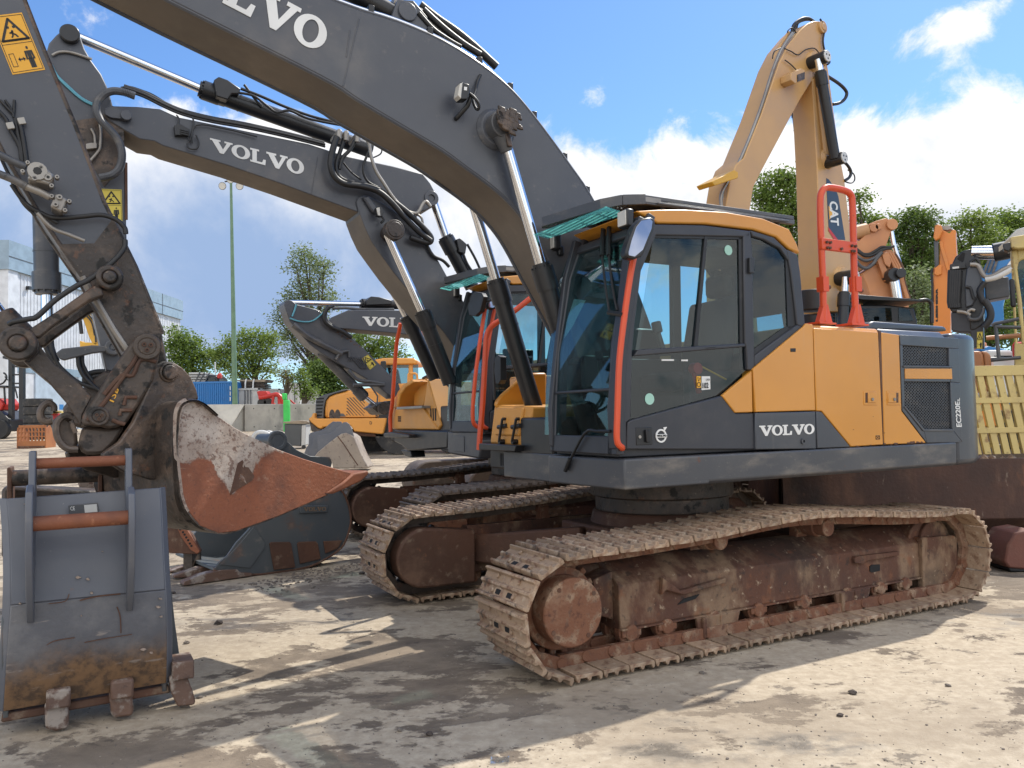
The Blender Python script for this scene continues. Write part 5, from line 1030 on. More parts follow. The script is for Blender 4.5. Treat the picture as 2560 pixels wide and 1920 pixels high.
# ================================================================ loose buckets near the camera
BG = 'loose excavator buckets on the ground'
FB = Frame(-2.104, 4.315, -.496)
B1 = fthing(FB, 'excavator_bucket', 'blue-grey toothed bucket standing in the left foreground with two rusty cross tubes', 'bucket', BG)
def row(a, l, r, n=9):
    p, q = [np.array(FB.onF(*t, a)) for t in Z('C', [l, r])]
    return [(a,)+tuple(p+(q-p)*i/(n-1)) for i in range(n)]
rows = [row(.02,(18,1548),(1024,1372)), row(.07,(26,1420),(1026,1258)), row(.11,(36,1240),(1028,1090)), row(.12,(50,1050),(1024,920)), row(.115,(62,893),(1018,797))]
rows2 = [row(.117,(64,893),(1016,797)), row(.09,(64,700),(1008,630)), row(.06,(62,575),(1002,510)), row(.02,(55,420),(996,350)), row(-.03,(40,236),(985,168))]
BS = MB().slab(rows2, -.03).build('back_plate', M_BUCKB, B1, .006)
MB().slab(rows, -.03).build('wear_shell', M_SHELL, B1, .006)
rim = MB()
for i, (k0, k1) in enumerate(((0, -1),)):
    pass
rim.slab([[r_[-1] for r_ in rows+rows2[1:]], [(r_[-1][0]-.03, r_[-1][1]+.03, r_[-1][2]) for r_ in rows+rows2[1:]]], .03)
rim.build('edge_strip', M_BUCKB, B1, .004); rim = MB(); rim.slab([[r_[0] for r_ in rows+rows2[1:]], [(r_[0][0]-.03, r_[0][1]-.035, r_[0][2]) for r_ in rows+rows2[1:]]], -.03); rim.build('edge_strip', M_BUCKB, B1, .004)
sd_ = onf(FB, 'C', [(985,160),(1010,270),(1035,500),(1048,760),(1075,1000),(1100,1180),(1122,1310),(1040,1330),(1028,1100),(1018,800),(1000,420)], -.2)
MB().prism(sd_, 'x', -.23, -.2).build('side_cutter', M_BUCKD, B1, .004)
Lr, Ll = rows[0][-1][1], rows[0][0][1]
sp2 = [(0.0,.1),(.1,.4),(.1,.6),(-.03,1.02),(-.25,1.02),(-.62,.8),(-.75,.45),(-.6,.12)]
for y in (Lr-.01, Ll+.01): MB().prism(sp2, 'y', y-.012, y+.012).build('side_plate', M_BUCKD, B1, .004)
bar = [FB.onF(*t, .0) for t in Z('C', [(10,1562),(1035,1384),(1050,1432),(5,1618)])]; MB().prism(bar, 'x', -.12, .0).build('cutting_edge', M_RUST, B1, .01)
for tq in ([(272,1500),(415,1482),(425,1600),(420,1650),(345,1672),(278,1655)], [(668,1440),(812,1425),(822,1545),(812,1575),(700,1590),(682,1560)], [(1040,1340),(1080,1315),(1150,1330),(1185,1420),(1203,1490),(1190,1508),(1090,1516),(1050,1430)]):
    p = onf(FB, 'C', tq, .06); th = MB().prism(p, 'x', -.06, .06); zc = max(t[1] for t in p); lc = sum(t[0] for t in p)/len(p); th.obox((.0, lc, zc+.02), (.09,0,0), (0,.055,0), (0,0,.05)); th.build('tooth', M_TOOTH, B1, .014)
for cx, off in ((350, 0), (1365, 30)):
    c1 = FB.onF(*Z('V', [(cx, 500)])[0], 0)[0]
    zt = FB.onF(*Z('V', [(cx, 330 if cx < 500 else 300)])[0], 0)[1]; zl = FB.onF(*Z('V', [(cx+off*3.5, 1070)])[0], .3)[1]
    er = [(-.07,zt-.02),(-.04,zt),(.05,zt),(.07,zt-.06),(.1,zt-.3),(.24,zl+.17),(.33,zl+.14),(.36,zl+.05),(.34,zl-.16),(.25,.70),(.14,.585),(.1,.60),(.05,.75),(-.02,1.0)]
    MB().prism(er, 'y', c1-.016, c1+.016).build('ear_plate', M_BUCKB, B1, .006)
    if cx < 500: LL, ZT, ZL = c1, FB.onF(*Z('V', [(380,465)])[0], 0)[1], FB.onF(*Z('V', [(385,1103)])[0], .29)[1]
    else: RR = c1
MB().cyl((0,LL,ZT),(0,RR,ZT),.028,n=24).build('cross_tube', M_RUSTR, B1, 0); MB().cyl((.29,LL,ZL),(.29,RR,ZL),.036,n=24).build('cross_tube', M_RUSTR, B1, 0)
q = onf(FB, 'C', [(428,335),(608,322),(602,262),(420,278)], .02); MB().prism(q, 'x', .016, .034).build('rating_plate', M_SKIRT, B1, .002)
q2 = [bil(q, u, v) for u, v in ((.52,.1),(.95,.1),(.95,.9),(.52,.9))]; MB().prism(q2, 'x', .034, .0355).build('plate_field', M_CONT, B1, 0)
tm = MB(); PF = lambda a: (lambda p, o: (a+o, p[0], p[1])); text_on(tm, 'CE', [bil(q, u, v) for u, v in ((.05,.45),(.2,.45),(.2,.85),(.05,.85))], PF(.035), 0, .001); tm.build('plate_lettering', M_WHITE, B1, 0)
sc_ = MB(); rr = random.Random(8)
for pts, w in (([(520,1118),(640,1095),(810,1068)],.0025), ([(262,1155),(330,1110),(460,1088)],.0025), ([(718,900),(738,960),(742,1060)],.003), ([(300,880),(400,865),(425,820)],.0025), ([(180,1290),(205,1220),(222,1170)],.0025), ([(490,860),(600,835),(740,820)],.004)):
    P3 = []
    for x, y in pts:
        a = float(np.interp(y, [830,930,1090,1258,1420,1548], [.117,.12,.11,.07,.04,.02])); L_, z_ = FB.onF(*Z('C', [(x,y)])[0], a); P3.append((a+.012, L_, z_))
    sc_.tube(P3, w, n=5, smooth=4)
sc_.build('rust_streak', M_RUST, B1, 0)
sp_ = MB()
for x, y, w in ((125,880,10),(500,955,6),(480,720,16),(540,730,14),(565,815,12),(150,270,4),(630,560,6),(970,900,14),(985,850,12),(990,960,10),(930,1180,12),(880,1160,16)):
    a = float(np.interp(y, [168,510,800,920,1090,1258], [-.03,.05,.117,.122,.112,.07])); pp = [FB.onF(*t, a) for t in Z('C', [(x+w*rr.uniform(.5,1.3)*math.cos(t), y+w*.5*rr.uniform(.5,1.3)*math.sin(t)) for t in np.linspace(0, 6.28, 9)[:-1]])]; sp_.prism(pp, 'x', a-.01, a+.0145)
sp_.build('paint_scuff', M_PALE, B1, 0)
# rear bucket half hidden behind it
B2_ = fthing(FB, 'excavator_bucket', 'bucket half hidden behind the blue-grey one, showing a dark cross tube between two posts', 'bucket', BG)
a = -1.0
for x0, x1, y1 in ((80,136,820), (1040,1090,800)):
    MB().prism(onf(FB, 'V', [(x0,505),(x1-8,500),(x1,560),(x1,y1+200),(x0,y1+200)], a), 'x', a-.18, a+.05).build('ear_plate', M_RUST, B2_, .006)
q = onf(FB, 'V', [(130,620),(1050,575)], a); MB().cyl((a,)+q[0], (a,)+q[1], .05, n=20).build('cross_tube', M_RUSTD, B2_, 0)
q = onf(FB, 'V', [(0,740),(70,720),(1090,770),(1110,1500),(0,1500)], a-.1); MB().prism([(max(-1.2,p[0]), max(p[1], .02)) for p in q], 'x', a-.5, a-.2).build('shell', M_RUSTD, B2_, .02)
q = onf(FB, 'V', [(820,655),(900,520),(1040,520),(1090,600),(1200,640),(1550,690),(1640,880),(1640,1200),(1000,1200)], a-.6); MB().prism([(p[0], max(p[1], .02)) for p in q], 'x', a-.9, a-.65).build('wing_plate', M_PALE, B2_, .01)
# dark toothed bucket lying on its side
FV = Frame(-3.171, 7.713, -.677)
B3 = fthing(FV, 'excavator_bucket', 'dark bucket lying behind the rusty one, three worn wear plates on its round side', 'bucket', BG)
vp = onf(FV, 'C', [(1310,680),(1345,630),(1395,590),(1450,510),(1530,425),(1570,370),(1620,290),(1700,180),(1850,120),(2000,150),(2090,180),(2135,260),(2155,370),(2132,470),(2095,540),(2000,608),(1880,660),(1700,694),(1550,704)], 0)
vp = [(p[0], max(p[1], .008)) for p in vp]
MB().prism(vp, 'x', -.03, 0).build('side_plate', M_BUCKD, B3, .004); MB().prism(vp, 'x', -1.25, -1.22).build('side_plate', M_BUCKD, B3, .004)
n_ = len(vp); MB().slab([[(x, p[0], p[1]) for p in vp[9:]+vp[:1]] for x in (-.005, -.6, -1.245)], -.03).build('shell', M_BUCKD, B3, .004)
MB().tube([(0.005, p[0], p[1]) for p in smooth2(vp[9:]+vp[:1], 3)], .012, n=6).build('wear_rim', M_RUST, B3, 0)
for q in ([(1165,335),(1190,320),(1380,318),(1398,340),(1442,590),(1215,618)], [(1462,335),(1480,318),(1660,312),(1680,335),(1712,500),(1492,552)], [(1742,312),(1942,302),(1890,390),(1762,442)]): MB().prism(onf(FV, 'g', q, .02), 'x', 0, .02).build('wear_plate', M_RUST, B3, .005)
MB().prism(onf(FV, 'g', [(1000,150),(1120,330),(1110,390),(960,600),(640,560),(800,390),(930,240)], .012), 'x', 0, .012).build('side_cutter', M_BUCKD, B3, .004)
cp_ = MB().prism(onf(FV, 'c', [(1436,1490),(1725,1488),(1716,1562),(1434,1570)], .02), 'x', 0, .02).build('cast_label', M_BUCKD, B3, .006)
volvo('cast_lettering', onf(FV, 'c', [(1468,1550),(1700,1545),(1700,1505),(1470,1508)], .022), lambda p, o: (.021+o, p[0], p[1]), M_BUCKW, cp_)
for k, (q, aa) in enumerate((([(248,775),(262,742),(430,670),(560,640),(640,620),(820,610),(850,640),(980,650),(975,692),(570,752),(255,795)], .03), ([(145,690),(160,672),(420,590),(620,568),(640,600),(450,650),(300,700),(160,708)], -.35), ([(80,640),(420,520),(620,520),(600,560),(400,600),(120,680)], -.75))):
    p = onf(FV, 'g', q, aa); MB().prism([(t[0], max(t[1], .01)) for t in p], 'x', aa-.12, aa).build('tooth', M_TOOTH, B3, .012)
ee = onf(FV, 'c', [(1140,790),(1165,760),(1240,765),(1285,815),(1400,920),(1540,985),(1740,995),(1765,1045),(1700,1300),(1500,1300),(1150,880)], -.45); er = MB().prism(ee, 'x', -.48, -.45).prism(ee, 'x', -.85, -.82); q = onf(FV, 'c', [(1195,825)], -.45)[0]; er.cyl((-.9,)+q, (-.42,)+q, .075, n=24); er.ring((-.44,)+q, (1,0,0), .07, .11, .05, 24); er.build('ear_plate', M_BUCKD, B3, .006)
# rusty cutting-edge segment
FX = Frame(-3.3, 8.2, math.pi/2)
def thL(fr, name, label, cat, group=None): return fthing(fr, name, label, cat, group)
w = fthing(FX, 'edge_segment', 'rusty steel edge segment with a row of bolt holes between the blue and dark buckets', 'steel scrap')
q = tr(FX, 'g', [(60,60),(110,70),(180,135),(300,190),(345,250),(432,415),(400,452),(60,435)], 0); MB().prism(q, 'y', -.05, 0).build('plate', M_RUST, w, .008); MB().prism(tr(FX, 'g', [(175,130),(300,190),(432,415),(405,445),(330,400),(230,260)], .01), 'y', 0, .03).build('bevelled_edge', M_RUSTR, w, .006)
hl = MB()
for x, y in ((215,185),(245,215),(262,240),(280,270),(300,300),(318,335),(335,360)): p = tr(FX, 'g', [(x,y)], .03)[0]; hl.cyl((p[0],.0,p[1]),(p[0],.032,p[1]),.012,n=10)
hl.build('bolt_hole', M_DARK, w, 0); MB().box(q[0][0]-.25, q[0][0]-.15, -.3, -.06, .03, q[6][1]+.02).build('foot', M_RUSTD, w, .01)
# ================================================================ machines behind on the right
def gz(y): return min(max(0., .03*(y-18.)), 1.2)         # the yard rises gently away from the camera
def far(x, Y, yaw=math.pi/2):                             # axes of a thing standing at depth Y in the direction of picture column x
    p = atY(x, 1030, Y); return Frame(p[0], Y, yaw, gz(Y))
# tan wheeled excavator with its boom folded up
pc = atY(2110, 760, 12.); FC = Frame(pc[0], pc[1], rad(54))
C1 = fthing(FC, 'excavator', 'tan excavator behind the near one with its boom raised and folded high against the sky', 'excavator')
bb = tr(FC, 'J', [(762,470),(780,760),(800,1140),(815,1639)], .25)+tr(FC, 'K', [(602,900),(640,1040),(960,1040),(905,860),(868,620),(850,490),(795,0)], .25)+tr(FC, 'J', [(962,1100),(930,880),(905,700),(880,500),(866,420),(830,380)], .25)
CB = MB().prism(bb, 'y', -.1, .25).build('base_boom', M_TAN, C1, .012)
ub = tr(FC, 'J', [(690,200),(735,160),(775,143),(815,143),(848,175),(856,225),(842,290),(852,360),(870,425),(842,478),(760,560),(690,670),(580,870),(430,1150),(365,1280),(342,1425),(335,1560),(190,1560),(178,1400),(205,1235),(248,1122),(300,1078),(420,780),(540,430),(600,310)], .25)
CU = MB().prism(ub, 'y', -.1, .25).build('upper_boom', M_TAN, C1, .012)
MB().prism(tr(FC, 'J', [(190,1500),(335,1500),(400,2300),(330,3200),(230,3200)], .2), 'y', -.18, .2).build('stick', M_TAN, C1, .012)
q = tr(FC, 'J', [(828,190)], .25)[0]; MB().ring((q[0],.26,q[1]),(0,1,0),.03,.09,.06,20).cyl((q[0],.2,q[1]),(q[0],.3,q[1]),.05).build('boom_pin', M_TAN, CU, .006)
M_CATW = plain('pin_cap_white', (.6,.6,.58), .4)
def pins(par, pts, b):
    for k, p, r in pts:
        q = tr(FC, k, [p], b)[0]; o = MB().cyl((q[0],b-.2,q[1]),(q[0],b+.1,q[1]),r*1.05,n=22).build('pin_end', M_BLKP, par, .006); MB().cyl((q[0],b+.1,q[1]),(q[0],b+.118,q[1]),r*.92,n=22).build('pin_cap', M_CATW, o, .004)
        h = MB()
        for t in range(3): a = t*2.094+.5; h.cyl((q[0]+r*.42*math.cos(a),b+.116,q[1]+r*.42*math.sin(a)),(q[0]+r*.42*math.cos(a),b+.1195,q[1]+r*.42*math.sin(a)),r*.17,n=8)
        h.build('cap_holes', M_INK, o, 0)
pins(CB, [('J',(822,402),.085),('J',(938,1088),.085),('K',(826,770),.1)], .42)
def hydC(p0, p1, p2, b, rr, rb_, nm='adjust_cylinder', k='J'):
    P = [FC.onL(*Z(k, [p])[0], b) for p in (p0, p1, p2)]; return hydraulic(C1, *[(q[0], b, q[1]) for q in P], rr, rb_, name=nm)
hydC((806,405), (822,500), (922,1082), .42, .05, .072); hydC((640,600), (655,720), (703,1165), -.42, .05, .072)
hydC((800,770), (790,905), (770,1400), .42, .045, .075, 'lift_cylinder', 'K')
q = tr(FC, 'K', [(770,780)], .25)[0]; MB().cyl((q[0],.24,q[1]),(q[0],.31,q[1]),.2,.15,n=28).build('pin_boss', M_TAN, CB, .006)
q = tr(FC, 'J', [(870,1080)], .25)[0]; MB().cyl((q[0],.24,q[1]),(q[0],.3,q[1]),.17,.12,n=24).build('pin_boss', M_TAN, CB, .006)
q = tr(FC, 'J', [(770,420)], .25)[0]; MB().cyl((q[0],.24,q[1]),(q[0],.3,q[1]),.16,.12,n=24).build('pin_boss', M_TAN, CU, .006)
MB().tube(l3(FC, 'J', [(800,520),(830,800),(860,1060)], .27), .05).build('weld_rib', M_TAN, CB, 0)
lb = MB().prism(tr(FC, 'J', [(620,500),(690,465),(715,478),(715,545),(650,570),(622,545)], .42), 'y', .25, .42).build('lamp_box', M_TAN, CU, .008)
MB().prism(tr(FC, 'J', [(664,510),(714,492),(714,540),(664,560)], .425), 'y', .41, .428).build('lamp_grille', M_RUSTD, lb, 0)
M_BARY = surf('bright_yellow_paint', (.62,.34,.03), None, (), .45)
yb = tr(FC, 'J', [(80,1240),(235,1160),(262,1175),(262,1215),(100,1268)], .4); MB().prism(yb, 'y', .15, .4).build('guard_bar', M_BARY, CU, .01)
for i, (dx, r, m_) in enumerate(((0,.02,M_STEEL),(16,.02,M_STEEL),(32,.022,M_BLK),(-24,.03,M_TAN),(50,.012,M_TAN))):
    tube_on(CU, FC, 'J', [(630+dx,225),(560+dx*.9,330),(500+dx,470),(420+dx,720),(330+dx,960),(240+dx,1160),(150+dx*.8,1310),(145+dx*.8,1400),(150+dx*.7,1500)], .22-.05*i, r, m_, 'hydraulic_line')
for k in range(3): tube_on(CU, FC, 'J', [(625+k*14,235),(640+k*12,170-k*4),(690+k*10,130+k*3),(740+k*8,125+k*5),(780,150)], .15-.06*k, .022, M_BLK)
cl = MB()
for t in (.12,.25,.38,.5,.62,.74,.86):
    p = tr(FC, 'J', [(630-t*470,225+t*1060)], .1)[0]; 
for p, b, r in (([(820,130),(850,190),(840,280),(855,360),(885,420),(870,440)],.28,.014), ([(575,330),(620,350),(670,375),(720,340),(780,330),(815,365)],.28,.008), ([(580,410),(620,440),(655,475)],.28,.008), ([(600,225),(600,210),(630,190),(660,230)],.2,.008), ([(575,320),(510,350),(495,400)],.2,.008)): tube_on(CU, FC, 'J', p, b, r, M_BLK, 'cable')
for p, b, r in (([(878,525),(940,565),(985,605),(1002,640),(985,680),(945,705),(908,712)],.1,.025), ([(960,1095),(1000,1120),(1030,1170),(1020,1210),(985,1235)],.25,.022), ([(960,1110),(990,1110),(1020,1150),(1028,1190)],.2,.018), ([(1010,1160),(1050,1190),(1055,1230),(1030,1250),(990,1240)],.2,.01)): tube_on(CB, FC, 'J', p, b, r, M_BLK)
dk = tr(FC, 'J', [(862,1215),(878,1225),(905,1260)], .252)+tr(FC, 'K', [(712,38),(745,130),(780,350),(800,474),(742,472),(668,372),(658,180),(650,20)], .252)
M_DECK = plain('dark_blue_decal', (.03,.045,.07), .4, bump=0); MB().prism(dk, 'y', .25, .2535).build('decal', M_DECK, CB, 0)
dm = MB(); text_on(dm, 'CAT', tr(FC, 'K', [(672,165),(684,356),(750,362),(738,172)], .255), PL(.2545), .035); dm.build('lettering', M_WHITE, CB, 0)
MB().prism(tr(FC, 'K', [(668,205),(716,262),(676,312)], .2555), 'y', .2535, .2572).build('yellow_triangle', M_DECY, CB, 0); MB().prism(tr(FC, 'K', [(667,372),(742,472),(712,472),(668,402)], .2555), 'y', .2535, .256).build('red_stripe', M_RED, CB, 0)
# cab and body of the tan excavator
FCc = far(2150, 11.6)
z = lambda p, b=0: tr(FCc, 'k', p, b)
def put(fr, mb, *a, **k): o = mb.build(*a, **k); return o
LC = lambda p: C1.matrix_world
def toC(fr, mb):                                           # re-express shapes traced in another frame in the tan machine's axes
    mb.v = [FC.loc(fr.w(*p)) for p in mb.v]; return mb
cb = MB(); cb.prism(z([(120,1010),(300,960),(460,1030),(760,1030),(1040,1060),(1080,1200),(1090,1500),(110,1500)]), 'y', -1.3, 0)
CAB3 = toC(FCc, cb).build('cab', M_BLKP, C1, .02)
gl = MB(); gl.prism(z([(130,1100),(370,1080),(370,1240),(140,1240)], .01), 'y', 0, .012).prism(z([(470,1070),(800,1060),(810,1200),(500,1200)], .01), 'y', 0, .012).prism(z([(880,1060),(990,1080),(1035,1200),(880,1200)], .01), 'y', 0, .012)
toC(FCc, gl).build('window', M_GLASSD, CAB3, 0)
rg = MB(); rg.prism(z([(105,965),(310,922),(1080,985),(1085,1008),(460,985),(310,950),(110,990)]), 'y', -1.2, .1)
for k in range(9): a, b = z([(130+k*22,955-k*4)])[0]; rg.box(a-.01,a+.01,-1.2,.12,b,b+.03)
rg.tube([(a,.05,b) for a, b in z([(1080,992),(1150,985),(1195,1005),(1212,1060),(1212,1230)])], .03, smooth=3); toC(FCc, rg).build('roof_guard', M_BLKP, CAB3, .006)
gg = MB()
for k in range(4): a, b = z([(195+k*56,1110)])[0]; gg.box(a-.01,a+.01,.02,.035,b-.6,b+.1)
for k in range(4): a, b = z([(250,1120+k*34)])[0]; gg.box(a-.4,a+.4,.02,.03,b-.008,b+.008)
toC(FCc, gg).build('window_guard', M_BLKP, CAB3, 0)
lm = MB(); a, b = z([(250,1015)])[0]; lm.cyl((a,.05,b),(a,.16,b),.09,n=20); toC(FCc, lm).build('work_lamp', M_LENS, CAB3, .01)
bd = MB(); bd.box(-1.6,1.3,-2.6,.2,.9,1.9); bd.box(-1.1,1.,-1.8,-.2,.45,.9); toC(FCc, bd).build('body', M_TAN, C1, .03)
wh = MB()
for a in (-1.2, 1.2):
    for y in (-1.9, -.1): wh.cyl((a,y-.2,.5),(a,y+.2,.5),.5,n=28)
toC(FCc, wh).build('wheel', M_TYRE, C1, .03)
# copper coloured excavator
FK = far(2190, 18.); K1 = fthing(FK, 'excavator', 'faded copper-orange excavator with drooping grey hoses, behind the orange-red grab rail', 'excavator')
z = lambda p, b=0: tr(FK, 'k', p, b)
MB().prism(z([(410,330),(460,350),(520,290),(545,230),(560,170),(640,135),(745,105),(770,118),(815,120),(835,145),(830,185),(800,250),(752,390),(745,430),(640,540),(540,620),(430,690),(360,700),(300,560),(330,420)]), 'y', -.5, 0).build('stick', M_COPP, K1, .02)
MB().prism(z([(495,690),(650,590),(690,480),(740,430),(800,420),(870,500),(920,620),(950,760),(1000,960),(1010,1300),(640,1300),(590,940),(545,800)]), 'y', -.62, -.05).build('boom', M_COPP, K1, .02)
MB().prism(z([(640,560),(690,500),(760,700),(760,780),(730,780),(700,720)],.01), 'y', -.05, .06).prism(z([(690,500),(745,470),(790,580),(770,640),(720,600)],.04), 'y', -.05, .1).build('pivot_plate', M_COPP, K1, .01)
cy = MB(); 
def cylP(mb, p, q, r, y=0., k='k', fr=None, n=20): a, b = tr(fr or FK, k, [p, q], y); return mb.cyl((a[0],y,a[1]),(b[0],y,b[1]),r,n=n)
o = cylP(MB(), (330,285), (540,235), .26*.62, -.1).build('stick_cylinder', M_TANF, K1, .01); cylP(MB(), (200,330), (340,283), .07, -.1).build('rod', M_CHROME, o, 0)
cylP(cylP(MB(), (800,250), (830,400), .05, -.1), (830,400), (905,640), .05, -.1).build('bucket_rod', M_CHROME, K1, 0)
o = cylP(MB(), (830,770), (868,985), .11, .1).build('boom_rod', M_CHROME, K1, 0); q = z([(800,720),(850,712)],.1); MB().cyl((q[0][0],-.1,q[0][1]),(q[0][0],.28,q[0][1]),.15,n=24).cyl((q[1][0],.1,q[1][1]),(q[1][0],.36,q[1][1]),.11,n=20).build('rod_eye', M_BLKP, o, .01)
for p, r, m_ in (([(430,430),(480,480),(560,490),(640,450),(700,415),(780,420),(830,405)],.03,M_BLK), ([(440,460),(520,510),(600,500),(680,450),(740,430)],.03,M_BLK), ([(430,570),(480,625),(540,640),(600,600),(650,530),(700,470)],.042,M_SKIRT), ([(430,510),(520,560),(620,530),(690,470)],.035,M_SKIRT), ([(440,440),(540,505),(650,480),(730,440),(800,430)],.028,M_BLK)): tube_on(K1, FK, 'k', p, .12, r, m_)
for k in range(4): tube_on(K1, FK, 'k', [(750+k*30,470+k*6),(800+k*28,560),(850+k*26,660),(905+k*12,790),(960+k*12,960)], .06, .035, M_COPP if k < 3 else M_RUST, 'hydraulic_line')
pn = MB()
for x, y, r in ((605,215,.11),(650,205,.08),(800,180,.14),(735,585,.06)): q = z([(x,y)])[0]; pn.cyl((q[0],-.02,q[1]),(q[0],.07,q[1]),r*.9,n=18)
pn.build('pin_end', M_COPP, K1, .008)
MB().box(-1.4,1.5,-2.6,-.4,.8,2.2).build('body', M_COPP, K1, .05); MB().box(-2,2,-2.8,-2.1,0,.8).box(-2,2,-.7,0,0,.8).build('track', M_TRACKD, K1, .1)
# tall orange stick with lettering
FL = far(2380, 22., rad(122)); L1 = fthing(FL, 'excavator', 'bright orange excavator stick standing upright in front of the trees with black lettering', 'excavator')
z = lambda p, b=0: tr(FL, 'k', p, b)
LS = MB().prism(z([(1262,185),(1330,175),(1345,230),(1420,270),(1455,225),(1490,240),(1485,280),(1500,560),(1430,640),(1430,1265),(1430,2000),(1240,2000),(1250,1000),(1245,660),(1260,620),(1310,600),(1318,340)]), 'y', -.5, 0).build('stick', M_OR2, L1, .02)
MB().prism(z([(1370,240),(1385,270),(1480,250),(1510,560),(1440,640),(1400,520)],.01), 'y', 0, .012).build('lit_face', M_OR2, LS, 0) if False else None
q = z([(1290,245)])[0]; MB().prism(z([(1262,200),(1290,172),(1335,185),(1345,230),(1310,320),(1270,345),(1248,310)],.2), 'y', 0, .2).build('link_plate', M_OR2, LS, .02)
MB().prism(z([(1330,190),(1420,185),(1445,225),(1400,235),(1345,232)],-.1), 'y', -.4, -.1).build('pin_guard', M_STEEL, LS, .01)
MB().prism(z([(1252,345),(1300,350),(1305,610),(1262,640)],.1), 'y', -.15, .1).build('bucket_cylinder', M_SKIRT, LS, .03)
MB().prism(z([(1310,350),(1345,345),(1350,400),(1420,640),(1432,760),(1400,700),(1320,420)],.05), 'y', 0, .05).build('stick_rib', M_OR2, LS, .01)
MB().prism(z([(1268,620),(1300,605),(1335,610),(1335,700),(1290,720),(1255,700)],.08), 'y', 0, .08).build('cylinder_lug', M_OR2, LS, .01)
tm = MB(); text_on(tm, 'LIEBHERR', tr(FL, 'i', [(890,640),(890,120),(855,120),(855,640)], .005), PL(.003), .075); tm.build('lettering', M_INK, LS, 0)
tube_on(L1, FL, 'k', [(1240,640),(1228,700),(1236,800),(1240,1000)], .05, .03, M_BLK)
MB().box(-1.3,1.5,-3,-.6,.9,2.3).build('body', M_OR2, L1, .05); MB().box(-2,2,-3.2,-.4,0,.9).build('track', M_TRACKD, L1, .1)
# black attachment arm and the grey machine it belongs to
FD = far(2430, 14., rad(122)); D1 = fthing(FD, 'excavator', 'black upright excavator stick with ribbed hoses and chrome cylinder at the right', 'excavator')
z = lambda p, b=0: tr(FD, 'k', p, b)
DS = MB().prism(z([(1405,1050),(1420,660),(1445,600),(1480,520),(1560,455),(1640,435),(1668,470),(1690,540),(1740,640),(1762,740),(1780,800),(1785,1230),(1700,1290),(1640,1300),(1620,1090),(1450,1110)]), 'y', -.5, 0).build('stick', M_BLKP, D1, .02)
MB().prism(z([(1435,1110),(1620,1100),(1660,1290),(1780,1240),(1790,1490),(1660,1480),(1640,1320),(1530,1320),(1440,1300)]), 'y', -.4, -.02).build('lower_bracket', M_CABG, D1, .015)
rbm = MB()
for k in range(5): rbm.tube(l3(FD, 'k', [(1432+k*24,660),(1426+k*24,800),(1420+k*22,1000),(1432+k*22,1060)], .05), .045, n=10)
rbm.build('hose_bundle', M_BLK, DS, 0)
MB().prism(z([(1425,600),(1580,570),(1600,640),(1420,660)],.06), 'y', 0, .08).build('hose_clamp', M_BLKP, DS, .01); MB().prism(z([(1450,628),(1520,620),(1522,640),(1452,648)],.082), 'y', .08, .086).build('maker_plate', M_CATW, DS, 0)
MB().prism(z([(1500,540),(1560,470),(1585,480),(1560,600),(1540,560)],.02), 'y', -.02, .02).build('stick_slot', M_DARK, DS, 0)
sid = MB(); sid.prism(z([(1600,650),(1680,560),(1740,660),(1760,760),(1740,900),(1660,1040),(1590,1060),(1580,800)],.05), 'y', 0, .06); sid.build('side_plate', M_BODYG, DS, .02)
MB().prism(z([(1790,760),(1850,740),(2050,730),(2060,940),(1840,980),(1800,960)],-.3), 'y', -.7, -.3).build('boom', M_SKIRT, D1, .02)
o = MB(); a, b = z([(1885,478),(2090,438)],-.1); o.cyl((a[0],-.1,a[1]),(b[0]-.4,-.1,b[1]+.05),.16,n=22); o = o.build('stick_cylinder', M_BLKP, D1, .02); a, b = z([(1655,478),(1900,476)],-.1); MB().cyl((a[0],-.1,a[1]),(b[0],-.1,b[1]),.12,n=22).build('rod', M_CHROME, o, 0)
for p, r, m_ in (([(1640,600),(1720,610),(1760,680),(1800,730),(1880,720),(2000,650),(2090,620)],.04,M_STEEL), ([(1640,580),(1700,540),(1740,590)],.025,M_BLK), ([(1800,760),(1900,740),(2010,690),(2090,640)],.05,M_CATW), ([(1500,1100),(1580,1110),(1640,1140),(1610,1110),(1650,1080),(1690,1090)],.03,M_STEEL), ([(1620,1130),(1640,1180),(1720,1180),(1770,1120),(1780,1060)],.03,M_SKIRT), ([(1790,980),(1850,1080),(1850,1180),(1780,1270)],.06,M_BLK), ([(1590,840),(1640,850),(1660,920),(1680,970)],.025,M_BLK), ([(1780,1000),(1740,880),(1800,790)],.05,M_BLK)): tube_on(D1, FD, 'k', p, .12, r, m_)
sign(z([(1708,1495),(1768,1498),(1775,1315),(1712,1318)],.0), .0, D1, M_DECL)
MB().box(-2.6,-.4,-3,-.8,.8,1.5).build('body', M_BLKP, D1, .03); MB().box(-2.9,-.2,-3.2,-.6,0,.8).build('track', M_TRACKD, D1, .08)
